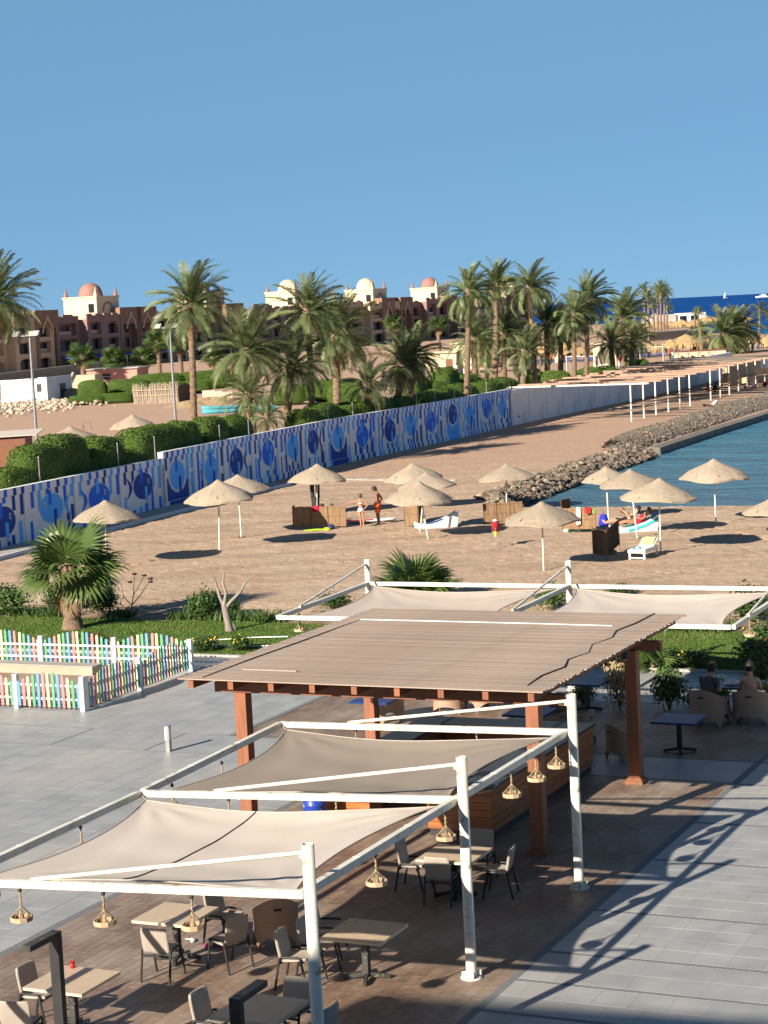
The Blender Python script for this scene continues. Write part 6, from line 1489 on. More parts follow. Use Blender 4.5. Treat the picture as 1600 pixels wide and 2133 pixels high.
# ------------------------------------------------------------------ the sports yard left of the wall
def lamp_pole(label, base_px, top_px):
    b_ = P(*base_px); h = Pd(top_px[0], top_px[1], b_.y).z - b_.z
    t = thing('floodlight_pole', label, 'light pole', b_, R(-10), 'floodlight poles of the yard')
    e = MB(); e.lathe([(.16,0),(.13,h*.5),(.09,h)], 12); e.build('pole', M['steel'], t)
    for k in range(7): e = MB(); z = h*(.12+.12*k); e.beam((-.28*(1 if k % 2 else .3),0,z),(.28*(.3 if k % 2 else 1),0,z),.05,.05); e.build('climbing_step', M['black'], t)
    e = MB(); e.beam((-1.3,0,h-.1),(.6,0,h-.1),.09,.09); e.build('crossarm', M['steel'], t)
    for x in (-1.25,.05,.55):
        e = MB(); e.beam((x,-.25,h+.0),(x,.25,h+.22),.62,.22); fl = e.build('floodlight', M['white_steel'], t); e = MB(); e.beam((x,-.38,h-.06),(x,-.34,h-.03),.5,.16); e.build('lens', M['lamp_glass'], fl)
    return t
lamp_pole('floodlight pole standing before the white shed', (77,925), (60,697)); lamp_pole('floodlight pole standing before the reed fence', (366,882), (358,680))
# white shed
c0 = P(4,842); c1 = P(100,838); t = thing('white_shed', 'small white flat-roofed shed with broken parapet in the yard', 'shed', c0)
e1 = (c1-c0); L1 = e1.length; rz = math.atan2(e1.y, e1.x); t.rotation_euler = (0,0,rz)
WS = mat('shed_white', (.70,.70,.72), .9, (.60,.60,.62), .8, .2, 10)
e = MB(); e.box(0,L1,0,9,0,3.2); e.build('wall', WS, t)
e = MB(); e.box(0,L1*.62,0,.25,3.2,3.32); e.box(L1*.82,L1,0,.25,3.2,3.5); e.box(L1-.25,L1,.26,9,3.2,3.45); e.build('parapet', WS, t)
e = MB(); e.box(L1*.78,L1*.88,-.03,.04,1.5,2.6); w_ = e.build('window', M['black'], t); e = MB(); e.box(L1*.77,L1*.89,-.06,-.031,1.4,1.48); e.build('sill', WS, w_)
e = MB(); e.box(L1-.04,L1+.03,4.5,6.6,.1,2.4); e.build('door', M['black'], t)
# rubble heaps
def rock_mesh(seed):
    bm = bmesh.new(); bmesh.ops.create_icosphere(bm, subdivisions=1, radius=.5); rg = random.Random(seed)
    for v in bm.verts: v.co = Vector((v.co.x*rg.uniform(.7,1.25), v.co.y*rg.uniform(.7,1.25), v.co.z*rg.uniform(.55,1.0)))
    me = bpy.data.meshes.new('rock'); bm.to_mesh(me); bm.free(); return me
ROCKS = [rock_mesh(k) for k in range(6)]
for r_ in ROCKS: r_.materials.append(M['rock'])
def merged_rocks(name, pts, parent=None, mt=None, sizes=(.15,.5), seed=1):
    rg = random.Random(seed); vs_ = []; fs = []
    base = [(np.array([v.co[:] for v in r_.vertices]), [tuple(p.vertices) for p in r_.polygons]) for r_ in ROCKS]
    for p in pts:
        V, F = base[rg.randrange(6)]; s = rg.uniform(*sizes); an = rg.uniform(0,6.28); c_, s_ = math.cos(an), math.sin(an)
        Rm = np.array([[c_,-s_,0],[s_,c_,0],[0,0,1]]); o = len(vs_); vs_.extend((V@Rm.T*s + np.array(p)).tolist()); fs.extend([tuple(i+o for i in f) for f in F])
    me = bpy.data.meshes.new(name); me.from_pydata(vs_, [], fs); return ob(name, me, mt or M['rock'], parent)
rg = random.Random(5)
pts = []
for k in range(900):
    px = rg.uniform(-30,240); py = 852 - (px*.055) + rg.gauss(0,6) - (8 if px > 150 else 0)
    p = P(px, py); pts.append((p.x, p.y, rg.uniform(-.1,.45)))
stuff(merged_rocks('rubble', pts, None, mat('rubble', (.50,.42,.33), .95, (.36,.29,.22), 1.5, .4, 10, rnd=.2, island=True), (.25,.8), 3))
def mound(name, px, py, rx, ry, h, mt, label, cat='heap'):
    c_ = P(px, py); mb = MB()
    def f(u, v):
        an = u*2*math.pi; r_ = v; return Vector((r_*rx*math.cos(an)*(1+.15*math.sin(3*an)), r_*ry*math.sin(an), h*(math.cos(r_*math.pi)+1)/2*(1+.12*math.sin(5*an+3*r_)) - .05))
    mb.grid(f, 26, 10); return tag(mb.build(name, mt, None, c_), label, cat)
HAY = mat('hay', (.40,.29,.17), .95, (.26,.18,.10), 3, .8, 12)
mound('hay_heap', 150,832,4.2,2.5,1.5,HAY,'heap of dry fronds beside the white shed'); mound('hay_heap', 440,845,7,4,1.0,HAY,'wide heap of dry fronds near the three stone blocks'); mound('hay_heap', 400,848,5,3,.8,HAY,'low heap of dry fronds beside the reed fence')
# reed fence in the yard
t = thing('reed_fence', 'tall ragged dry reed fence in the yard', 'fence', P(279,842)); p1 = P(372,838) - P(279,842); ln = p1.length; d = p1.normalized(); nn = Vector((d.y,-d.x,0))
e = MB(); rg = random.Random(8)
for k in range(260):
    q = d*(ln*rg.random()); a_ = rg.uniform(-.12,.12); h = rg.uniform(1.7,2.7); o = nn*rg.uniform(-.12,.12); w = rg.uniform(.03,.07)
    e.add([q+o-d*w, q+o+d*w, q+o+d*(w*.5+a_*h)+Vector((0,0,h)), q+o-d*(w*.5-a_*h)+Vector((0,0,h))], [(0,1,2,3)])
stuff(e.build('reeds', M['straw'], t))
for z in (1.0,1.7): e = MB(); e.tube([nn*.16+Vector((0,0,z)), p1+nn*.16+Vector((0,0,z))], .05, 6); e.build('rail', M['lantern_wood'], t)
e = MB(); e.beam(p1+Vector((0,0,1.1)), p1+Vector((1.2,5.5,1.1)), .1, 2.1); e.build('side_panel', M['reed_dark'], t)
# stone blocks, stranded boats
for k, px in enumerate((436,456,474)):
    t = thing('stone_block', ['largest pale stone block by the dense palm clump','middle pale stone block by the dense palm clump','pale stone block half behind the palm fronds'][k], 'block', P(px,833), .1*k, 'pale stone blocks in the yard')
    e = MB(); w = (1.35,.9,1.0)[k]; e.prism([(-w*.6,-.5),(w*.62,-.6),(w*.58,.6),(-w*.55,.5)], -.05, 1.25-.1*k); o = e.build('stone', mat('pale_stone', (.55,.43,.33), .9) if 'pale_stone' not in bpy.data.materials else bpy.data.materials['pale_stone'], t, bevel=.06)
TQ = mat('boat_turquoise', (.10,.38,.45), .5, (.06,.30,.38), 2)
for px, py, ln, lb in ((480,856,3.2,'turquoise hull lying in the yard by the palm clump'), (500,863,4.0,'longer turquoise hull lying nearer the hedge')):
    t = thing('stranded_boat', lb, 'boat', P(px,py), .1, 'turquoise hulls in the yard')
    e = MB(); e.grid(lambda u, v: Vector(((u-.5)*ln*2, .55*math.cos(math.pi*v)*(1-abs(2*u-1)**3), .15 + .45*(1-math.sin(math.pi*v)*.9)*(1+.3*abs(2*u-1)**2))), 16, 8); e.build('hull', TQ, t)
    e = MB(); e.beam((-.15*ln,-.5,.5),(-.15*ln,.5,.5),.2,.05); e.beam((.25*ln,-.5,.5),(.25*ln,.5,.5),.2,.05); e.build('thwart', TQ, t)
# fallen canopies in the yard
for px, py, ap, w, lb in ((148,930,(146,888),190,'straw parasol with a bare mast top in the yard above the hedge'), (278,895,(276,866),150,'low straw parasol in the yard with a short dark post')):
    b_ = P(px, py+26); parasol(lb, b_, ap, w*.62, group='straw parasols in the yard', k=px)
t = thing('bare_parasol_frame', 'bare parasol frame without its straw in the yard', 'frame', P(28,955)); 
for k in range(8): an = k*math.pi/4; e = MB(); e.tube([(0,0,2.1),(1.6*math.cos(an),1.6*math.sin(an),1.55)], .03, 5); e.build('rib', M['steel'], t)
e = MB(); e.tube([(0,0,0),(0,0,2.2)], .06, 8); e.build('pole', M['white_steel'], t)
t = thing('canvas_shed', 'brown shed with a pale canvas roof at the hedge end', 'shed', P(-30,985)); e = MB(); e.box(-3,3.0,0,3,0,2.4); e.build('wall', M['wood_dark'], t); e = MB(); e.add([(-3.2,-.3,2.45),(3.9,-.3,2.55),(3.9,3.2,2.8),(-3.2,3.2,2.7),(-3.2,-.3,2.5),(3.9,-.3,2.6),(3.9,3.2,2.85),(-3.2,3.2,2.75)], [(3,2,1,0),(4,5,6,7),(0,1,5,4),(1,2,6,5),(2,3,7,6),(3,0,4,7)]); e.build('canvas_roof', M['sail'], t)
t = thing('yard_goal', 'tiny rusty frame standing on the yard sand', 'frame', P(182,895)); e = MB(); e.tube([(-.4,0,0),(-.4,0,.7),(.4,0,.7),(.4,0,0)], .03, 5); e.build('frame', M['twig'], t); e = MB(); e.tube([(-.4,.5,0),(-.4,0,.7)], .02, 5); e.build('brace', M['twig'], t)
# hedges and hut behind the yard
for px, d, w, top, lb in ((195,270,60,792,'trimmed green shrub on the stem by the pink hut'), (185,262,80,822,'dark low shrub in front of the pink hut'), (215,265,70,820,'dark hedge piece beneath the trimmed shrub'), (245,262,70,818,'dark hedge piece before the white kerb'), (270,275,90,790,'flat-topped hedge piece joining the pink hut'), (330,290,110,778,'wide bright hedge behind the reed fence'), (345,280,90,795,'hedge behind the lamp pole and reed fence'), (430,300,130,772,'long bright hedge behind the single tall palm'), (410,285,60,792,'trimmed shrub beside the single tall palm trunk'), (385,262,30,815,'dark hedge end just past the reed fence'), (640,240,90,800,'grey-green bush behind the tower-front palm'), (700,235,110,790,'wide grey-green bush below the old broad palm'), (730,215,90,800,'grey-green bush beside the shaggy palm'), (600,230,70,805,'bush at the back of the dense clump')):
    b_ = ground_at(px, d); sc = FOCAL/d; hedge_bush(lb, b_, (w/sc, w*.6/sc, max(1.0, Pd(px,top,d).z - b_.z)), 'hedges behind the yard')
t = thing('pink_hut', 'low pink hut with a flat grey roof behind the yard', 'hut', P(182,806), R(-12))
e = MB(); e.box(0,9,0,6,0,2.8); e.build('wall', mat('pink_wall', (.52,.27,.22), .9), t); e = MB(); e.box(-.4,9.4,-.4,6.3,2.8,3.0); e.build('roof', M['concrete'], t); e = MB(); e.box(2.2,4.2,-.05,.02,1.1,2.1); w_ = e.build('window', M['black'], t); e = MB(); e.tube([(2.2,-.08,1.6),(4.2,-.08,1.6)], .04, 5); e.build('grille', M['white_paint'], w_)
t = thing('tan_block', 'broken tan masonry block between the white shed and pink hut', 'block', P(152,818), R(-10)); e = MB(); e.prism([(0,0),(3.8,-.2),(4.0,3),(0,3)], 0, 2.7); e.build('masonry', mat('tan_masonry', (.50,.38,.28), .9), t); e = MB(); e.beam((-1.4,-.3,.2),(.4,-.3,3.2),.5,.3); e.build('fallen_slab', M['concrete'], t)
t = thing('yard_wall', 'long beige boundary wall in front of the hotel', 'wall', P(-30,812), math.atan2(P(210,778).y-P(-30,812).y, P(210,778).x-P(-30,812).x)); ln = (P(210,778)-P(-30,812)).length; e = MB(); e.box(0,ln,0,.4,0,2.4); e.build('wall_body', mat('beige_wall', (.34,.27,.20), .9, (.27,.21,.15), .4, .2, 5), t); e = MB(); e.box(-.1,ln+.1,-.08,.48,2.4,2.55); e.build('coping', M['concrete'], t)
# ------------------------------------------------------------------ rubble breakwater, stone bank and quay by the lagoon
LAND = [(3.6,108.6),(5.6,114.5),(10.9,127.7),(13.4,137.1),(16.6,147.8),(21.4,159.4),(28.5,180.0),(39.8,204.1),(60,246)]
WAT = [(6.2,101.2),(9.4,110.2),(13.0,119.9),(16.7,128.6),(19.3,135.8),(25.0,149.6),(31.8,165.4),(44.0,193.0),(64,238)]
def edge(poly, t):
    k = min(int(t), len(poly)-2); return Vector((*poly[k],0)).lerp(Vector((*poly[k+1],0)), t-k)
bw = thing('breakwater', 'rubble breakwater of loose rocks curving along the lagoon', 'breakwater', (0,0,0))
rg = random.Random(11); small = []
for k in range(300):
    t_ = rg.random()**.8*3.4; u = rg.random(); a_, b_ = edge(LAND, t_*.92), edge(WAT, t_); p = a_.lerp(b_, .50+.54*u)
    h = .42*math.sin(math.pi*min(1,max(0,.15+.8*u))) - .35*max(0,u-.75)*3
    o = ob('rock', ROCKS[k % 6], None, bw, (p.x, p.y, SAND_Z + h*rg.uniform(.6,1.1))); s = rg.uniform(.26,.56); o.scale = (s*rg.uniform(.8,1.4), s, s*rg.uniform(.6,.95)); o.rotation_euler = (rg.uniform(-.6,.6), rg.uniform(-.6,.6), rg.uniform(0,6))
for k in range(2600):
    t_ = rg.random()**.85*3.5; u = rg.random(); a_, b_ = edge(LAND, t_*.92), edge(WAT, t_); p = a_.lerp(b_, .45+.61*u)
    h = .38*math.sin(math.pi*min(1,max(0,.1+.85*u))) - .35*max(0,u-.8)*4; small.append((p.x, p.y, SAND_Z - .1 + h*rg.uniform(.5,1.0)))
stuff(merged_rocks('small_rocks', small, bw, mat('rock_small', (.19,.155,.12), .9, (.09,.075,.06), 2, .6, 10, rnd=.45, island=True, c3=(.28,.19,.125), c3s=.8, c3r=(.52,.66)), (.18,.50), 12))
e = MB()
for i in range(14):
    t0, t1 = i*.25, (i+1)*.25
    for (u0, z0, u1, z1) in ((.48,-.06,.66,.20),(.66,.20,.85,.0),(.85,.0,1.1,-1.0)):
        q = [edge(LAND,t0*.92).lerp(edge(WAT,t0),u0), edge(LAND,t0*.92).lerp(edge(WAT,t0),u1), edge(LAND,t1*.92).lerp(edge(WAT,t1),u1), edge(LAND,t1*.92).lerp(edge(WAT,t1),u0)]
        e.add([(q[0].x,q[0].y,z0-.1),(q[1].x,q[1].y,z1-.1),(q[2].x,q[2].y,z1-.1),(q[3].x,q[3].y,z0-.1)], [(0,1,2,3)])
e.build('rock_bed', M['rock_wet'], bw)
bank = thing('stone_bank', 'long rounded bank of wired gravel above the quay of the lagoon', 'embankment', (0,0,0))
e = MB(); prof = [(.26,-.1),(.34,.45),(.46,.75),(.62,.62),(.78,.22),(.83,-.1)]
NB = 40
vs_ = []
for i in range(NB+1):
    t_ = 3.3 + 4.6*i/NB; a_, b_ = edge(LAND, min(7.9,t_+.0)), edge(WAT, min(7.9,t_)); rise = min(1, i/3)
    for u, z in prof: p = a_.lerp(b_, u); vs_.append((p.x, p.y, SAND_Z + z*rise*(1+.10*math.sin(i*1.7+u*9))))
n = len(prof)
e.add(vs_, [(i*n+k, i*n+k+1, (i+1)*n+k+1, (i+1)*n+k) for i in range(NB) for k in range(n-1)], 0, True)
e.build('bank_core', mat('gravel_bank', (.30,.26,.22), .95, (.17,.15,.13), 6, 1.0, 9, bdist=.25), bank)
small = []
for k in range(5200):
    t_ = 3.25 + 4.6*rg.random(); u = .27+.55*rg.random(); a_, b_ = edge(LAND, min(7.9,t_)), edge(WAT, min(7.9,t_)); p = a_.lerp(b_, u)
    z = np.interp(u, [x for x, _ in prof], [y for _, y in prof]); small.append((p.x, p.y, SAND_Z + z))
stuff(merged_rocks('bank_stones', small, bank, bpy.data.materials['rock_small'], (.12,.26), 13))
e = MB(); vs_ = []
for i in range(25):
    t_ = 3.75 + 4.2*i/24; a_, b_ = edge(LAND, min(7.9,t_)), edge(WAT, min(7.9,t_)); dr = (b_-a_).normalized()
    for off, z in ((-1.3,-.9),(-1.3,.02),(.25,.02),(.25,-.9)): p = b_ + dr*off; vs_.append((p.x,p.y,z))
e.add(vs_, [(i*4+k, i*4+k+1, (i+1)*4+k+1, (i+1)*4+k) for i in range(24) for k in range(3)] + [(0,1,2,3)])
q_ = e.build('quay', mat('quay_concrete', (.20,.18,.15), .85, (.11,.10,.085), 1.2, .6, 8)); q_['kind'] = 'structure'
# line of set kerb stones on the beach
kr = thing('stone_edging', 'broken line of pale kerb stones set in the beach sand', 'edging', P(705,1003))
e = MB(); e.box(-.45,.45,-.14,.14,-.1,.13); kb_ = e.mesh('kerb_stone'); kb_.materials.append(M['concrete'])
for k in range(16): 
    p = P(702 + k*15.5, 1001 + k*.15) - P(705,1003); o = ob('kerb_stone', kb_, None, kr, p, .05*math.sin(k*2)); o.scale = (random.uniform(.7,1),1,random.uniform(.7,1.1))
# ------------------------------------------------------------------ jetty shade frames
WHT = M['white_steel']; MATS = mat('palm_mat', (.30,.255,.20), .9, (.18,.15,.115), 2, .8, 10, stretch=(1,4,1))
JT = mat('jetty_timber', (.42,.27,.19), .8, (.32,.20,.14), 2)
JP = [(1316,878),(1342,871),(1367,864.5),(1393,858),(1417,851.5),(1438,846),(1460,840),(1481,834),(1501,828),(1520,822.5),(1539,817.5),(1557,813),(1575,808.5),(1594,804)]
for k, (px, py) in enumerate(JP):
    b_ = P(px, py); h = 3.05
    # nearest point of the wall, square to it
    s_best = min(((wall_point(S4 - 10 + s_*.5)[0] - b_).length, S4 - 10 + s_*.5) for s_ in range(0, 200) if S4 - 10 + s_*.5 < S6)[1]
    w_, d_ = wall_point(s_best); dd = (b_ - w_); dd.z = 0; dirv = dd.normalized()
    pos = ['nearest the mural end','second from the mural end','third from the mural end','fourth from the mural end','fifth from the mural end','sixth from the mural end','just before the gap of the row','just after the gap of the row','before the two huddled people','behind the two huddled people','over the row of sunbathers','past the row of sunbathers','second before the tan end wall','next to the tan end wall'][k]
    t = thing('jetty_pergola', 'jetty pergola bay on a white post, %s' % pos, 'pergola', b_, 0, 'pergola bays of the jetty')
    if k != 6:
        e = MB(); e.tube([(0,0,-.1),(0,0,h)], .075, 8); e.build('post', WHT, t)
        for z in (.9,1.5): e = MB(); e.lathe([(.078,z),(.085,z+.02),(.085,z+.10),(.078,z+.12)], 8); e.build('clamp', M['twig'], t)
    wl = w_ - b_; wl.z = h+.10
    for off, dz, mt in ((0,.0,WHT if k == 0 else JT),(.5,-.02,JT)):
        side = d_ * off
        e = MB(); e.beam(wl - dirv*1.2 + side, dirv*1.5 + side + Vector((0,0,h+.08+dz)), .085, .13); e.build('beam', mt, t)
    if k >= 8:
        e = MB(); e.grid(lambda u, v: lerp(wl - dirv*1.0, dirv*1.4 + Vector((0,0,h+.1)), u) + d_*(v*2.3) + Vector((0,0,.16 + .10*math.sin(5*u+k)*math.sin(3.1*v))), 10, 5); e.build('palm_mat', MATS, t)
t = thing('end_wall', 'tan stone wall with a low sill closing the jetty', 'wall', P(1516,805)); e1 = P(1640,790) - P(1516,805); rz = math.atan2(e1.y, e1.x); t.rotation_euler = (0,0,rz)
TW = mat('tan_wall', (.50,.36,.22), .9, (.42,.29,.17), 1, .4, 6); e = MB(); e.box(0,e1.length,0,.6,0,3.0); e.build('wall_body', TW, t); e = MB(); e.box(3,e1.length,-.8,-.02,0,.9); e.build('sill', TW, t); e = MB(); e.box(e1.length*.55,e1.length*.75,-.04,.03,1.6,3.0); e.build('panel', M['paint_white'], t)
HUD = pose(SIT, pelvis=(0,0,.14), belly=(0,.02,.30), chest=(0,.08,.50), neck=(0,.15,.65), head=(0,.20,.76), crown=(0,.24,.86), shl=(-.17,.08,.60), shr=(.17,.08,.60), ell=(-.2,.28,.40), wrl=(-.05,.42,.38), elr=(.2,.28,.40), wrr=(.05,.42,.38), hil=(-.09,.04,.12), knl=(-.12,.40,.42), anl=(-.12,.52,.06), tol=(-.12,.66,.04), hir=(.09,.04,.12), knr=(.12,.40,.42), anr=(.12,.52,.06), tor=(.12,.66,.04))
FLAT = pose(LIE, pelvis=(0,.05,.12), belly=(0,-.12,.13), chest=(0,-.34,.14), neck=(0,-.52,.14), head=(0,-.64,.14), crown=(0,-.75,.13), face=(0,0,1), shl=(-.17,-.42,.14), shr=(.17,-.42,.14), ell=(-.3,-.2,.08), wrl=(-.28,.06,.06), elr=(.3,-.2,.08), wrr=(.28,.06,.06), hil=(-.09,.10,.12), knl=(-.1,.5,.45), anl=(-.1,.62,.07), tol=(-.1,.76,.04), hir=(.09,.10,.12), knr=(.1,.48,.48), anr=(.1,.62,.07), tor=(.1,.76,.04))
person('person in dark red sitting huddled under the jetty frames', P(1474,818), R(-100), HUD, SKIN2, HAIRD, [('shirt', cloth('maroon', (.16,.02,.02)))], 1.1)
person('person in a dark top sitting beside the huddled one', P(1488,817), R(-80), HUD, SKIN2, HAIRD, [('shirt', cloth('charcoal', (.03,.03,.035)))], 1.1)
person('sunbather lying on a white towel with knees up by the bank', P(1483,846), R(-70), FLAT, SKIN3, HAIRB, [('shorts', cloth('white', (.75,.73,.70)))], 1.1)
person('sunbather lying flat in shade near the tan end wall', P(1566,808), R(-75), FLAT, SKIN, HAIRD, [('shorts', cloth('navy', (.02,.03,.08)))], 1.1)
person('dark-clad person sitting near the tan end wall', P(1592,808), R(-100), HUD, SKIN2, HAIRD, [('shirt', cloth('maroon', (.16,.02,.02)))], 1.1)

# ------------------------------------------------------------------ the hotel
A0 = Vector((-128.0,385.0,0)); HDIR = Vector((.445,.8955,0)).normalized(); HN = Vector((HDIR.y,-HDIR.x,0))
def hot_s(px):
    lo, hi = 0.0, 420.0
    for _ in range(50):
        mid = (lo+hi)/2
        if proj(A0 + HDIR*mid)[0] < px: lo = mid
        else: hi = mid
    return (lo+hi)/2
hotel = thing('hotel', 'long three-storey terracotta hotel with cream domed towers behind the palms', 'building', A0, math.atan2(HDIR.y, HDIR.x))
HC = dict(p=mat('plum_plaster', (.28,.175,.15), .9, (.24,.15,.13), .3, .2, 3), t=mat('tan_plaster', (.56,.40,.27), .9, (.49,.345,.23), .3, .2, 3), c=mat('cream_plaster', (.66,.54,.37), .9, (.60,.48,.32), .3, .2, 3),
          d=mat('dome_pink', (.30,.165,.13), .8, (.26,.14,.11), .6), k=mat('portal_brown', (.26,.155,.11), .9, (.22,.13,.09), .5, .3, 3))
DARK = mat('hotel_glass', (.012,.013,.018), .25); BLUEA = mat('awning_blue', (.02,.07,.30), .7)
e = MB(); e.box(-1.15,1.15,0,.12,0,2.2); wme = e.mesh('window'); wme.materials.append(DARK)
e = MB(); e.box(-1.3,1.3,-.14,-.02,-.12,.85); rme = e.mesh('balcony_rail'); rme.materials.append(HC['t'])
FH = 3.75
def hotel_block(s0, s1, back, h, key, floors=3):
    """wall of piers and bands with rooms set back behind it; y grows away from the viewer's side"""
    L_ = s1 - s0; nb = max(1, round(L_/10.0)); bw_ = L_/nb; y0 = -back
    w = MB(); 
    for k in range(nb+1): w.box(s0+k*bw_-1.5*(1 if 0 < k else 0), s0+k*bw_+1.5*(1 if k < nb else 0), y0, y0+1.3, 0, h-1.4)
    for f in range(floors): 
        z = f*FH; w.box(s0+1.502, s1-1.502, y0+.004, y0+1.29, z-.2 if f else 0, z+(.75 if f else .5)); 
    w.box(s0, s1, y0-.02, y0+1.32, h-1.4, h-.55)
    w.box(s0, s1, y0+1.32, 16, 0, h-.6)                                # the body behind
    w.build('wall', HC[key], hotel)
    n = nb*2
    for k in range(n):
        x0 = s0 + k*L_/n; m_ = MB(); m_.box(x0+.1, x0+L_/n*.62, y0-.02, y0+.45, h-.548, h+.75); m_.build('parapet_block', HC[key], hotel)
        m_ = MB(); m_.box(x0+L_/n*.66, x0+L_/n*.95, y0-.005, y0+.43, h-.548, h+.35); m_.build('merlon', HC['d'], hotel)
    for k in range(nb):
        for f in range(floors):
            o = ob('window', wme, None, hotel, (s0+(k+.5)*bw_, y0+1.18, f*FH+.85)); o.scale = (bw_/3.9,1,1.05)
            if f and (k+f) % 2 == 0: r_ = ob('balcony_rail', rme, None, o)
            if f == 0 or (k % 3 == 1 and f == 2):                          # arched heads
                a_ = MB(); x = s0+(k+.5)*bw_; hw_ = bw_/2-1.48; N_ = 8; z1 = f*FH+FH-.25
                for j in range(N_):
                    t0, t1 = math.pi*j/N_, math.pi*(j+1)/N_
                    a_.add([(x-hw_*math.cos(t0), y0+.05, z1-1.25+1.15*math.sin(t0)), (x-hw_*math.cos(t1), y0+.05, z1-1.25+1.15*math.sin(t1)), (x-hw_*math.cos(t1), y0+.05, z1), (x-hw_*math.cos(t0), y0+.05, z1)], [(0,1,2,3)])
                a_.build('arch', HC[key], hotel)
def dome_tower(s, key, dome, wide=10.0, up=4.7, h=12.6):
    e = MB(); e.box(s-wide/2, s+wide/2, .5, .5+wide, h-1, h+up); tw = e.build('tower', HC['c'], hotel)
    e = MB(); e.box(s-wide/2-.25, s+wide/2+.25, .25, .75+wide, h+up, h+up+.4); e.build('cornice', HC['c'], tw)
    e = MB(); R_ = wide*.30; e.lathe([(R_*1.04,h+up+.4),(R_*1.04,h+up+.9)] + [(R_*math.cos(a_*math.pi/20), h+up+.9+R_*1.0*math.sin(a_*math.pi/20)) for a_ in range(11)], 20, (s, .5+wide/2, 0)); e.build('dome', HC[dome], tw)
    for sx in (-1,1):
        for sy in (-1,1):
            e = MB(); e.lathe([(.55,0),(.55,.6),(.30,.8),(.33,1.3),(.14,1.6),(.18,1.9),(0,2.5)], 6, (s+sx*(wide/2-.5), .5+wide/2+sy*(wide/2-.5), h+up+.4)); e.build('pinnacle', HC['c'] if sx*sy > 0 else HC['d'], tw)
    e = MB(); e.box(s-wide/2-.06, s-wide/2+.05, .5+wide*.08, .5+wide*.25, h+1.0, h+3.2); e.build('tower_window', DARK, tw)
    # arched niche facing the garden
    e = MB(); 
    for j in range(10):
        t0, t1 = math.pi*j/10, math.pi*(j+1)/10
        for r0, r1 in ((2.0,2.5),): e.add([(s-r0*math.cos(t0),.42,h+1.2+r0*math.sin(t0)),(s-r0*math.cos(t1),.42,h+1.2+r0*math.sin(t1)),(s-r1*math.cos(t1),.42,h+1.2+r1*math.sin(t1)),(s-r1*math.cos(t0),.42,h+1.2+r1*math.sin(t0))], [(0,1,2,3)])
    e.build('niche_arch', HC['d'], tw)
def portal(s, key='k', h=14.6, w=9.5, out=2.4):
    e = MB(); e.box(s-w/2, s-w/2+1.3, -out, 3, 0, h); e.box(s+w/2-1.3, s+w/2, -out, 3, 0, h); e.box(s-w/2+1.3, s+w/2-1.3, -out, 3, h-4.2, h); e.box(s-w/2+1.3, s+w/2-1.3, -.5, 3, 0, h-4.2); pt = e.build('portal', HC[key], hotel)
    e = MB()
    for a_, b_ in (((-2.2,h-5.5),(-1.5,h-3.4)),((-1.5,h-3.4),(-.6,h-2.6)),((-.6,h-2.6),(0,h-1.2)),((0,h-1.2),(.6,h-2.6)),((.6,h-2.6),(1.5,h-3.4)),((1.5,h-3.4),(2.2,h-5.5))): e.beam((s+a_[0],-out-.1,a_[1]),(s+b_[0],-out-.1,b_[1]),.25,.45)
    e.build('ogee_trim', HC['t'], pt)
    for f in (0,1,2): o = ob('window', wme, None, hotel, (s,-.62,f*FH+.8)); o.scale = (1.3,1,1.1)
xs = [-60,20,102,172,243,310,420,520,560,628,700,762,830,880,925,985,1060,1130]
keys = 't t p p t t p p p p t t p p t t p'.split()
for i in range(len(xs)-1):
    hotel_block(hot_s(xs[i]), hot_s(xs[i+1])-.05, 2.2 if i % 2 else 0.0, 12.6 + (.8 if i % 3 == 1 else 0), keys[i])
for px, dm in ((250,'d'),(470,'d'),(650,'c'),(808,'c'),(938,'d'),(1095,'c')): dome_tower(hot_s(px)-3, 'c', dm)
for px in (88,262,296,480,645,800,838,932): portal(hot_s(px))
for a_, b_ in ((95,230),(235,330),(335,480)):
    s0, s1 = hot_s(a_), hot_s(b_); e = MB(); e.add([(s0,-9,2.7),(s1,-9,2.7),(s1,-4,3.3),(s0,-4,3.3),(s0,-9,2.55),(s1,-9,2.55),(s1,-4,3.15),(s0,-4,3.15)], [(0,1,2,3),(7,6,5,4),(0,4,5,1),(1,5,6,2),(3,2,6,7),(0,3,7,4)]); aw = e.build('awning', BLUEA, hotel)
    for k in range(6): x = s0+(s1-s0)*k/5; e = MB(); e.box(x-.12,x+.12,-8.9,-8.7,0,2.56); e.build('awning_post', M['white_steel'], aw)
# ------------------------------------------------------------------ huts, goals and thatch on the far beach
def hut(label, px, py, w, dp_, h, mt, rz=-.2, porch=True):
    t = thing('beach_hut', label, 'hut', P(px,py), rz); e = MB(); e.box(0,w,0,dp_,0,h); e.build('wall', mt, t); e = MB(); e.box(-.3,w+.3,-.4,dp_+.3,h,h+.2); e.build('roof', mt, t)
    e = MB(); e.box(w*.72,w*.9,-.04,.03,.1,h*.72); e.build('door', M['wood_dark'], t)
    if porch:
        for k in range(3): e = MB(); e.box(w+1.0+k*1.8,w+1.15+k*1.8,-.1,.05,0,h-.1); e.build('porch_post', M['paint_white'], t)
        e = MB(); e.grid(lambda u, v: Vector((w+u*6, -.8+v*5, h+.05+.25*math.sin(7*u)*math.sin(4*v))), 10, 5); e.build('thatch_roof', M['thatch'], t)
    return t
CRM = mat('hut_cream', (.62,.55,.36), .9, (.55,.48,.30), .6)
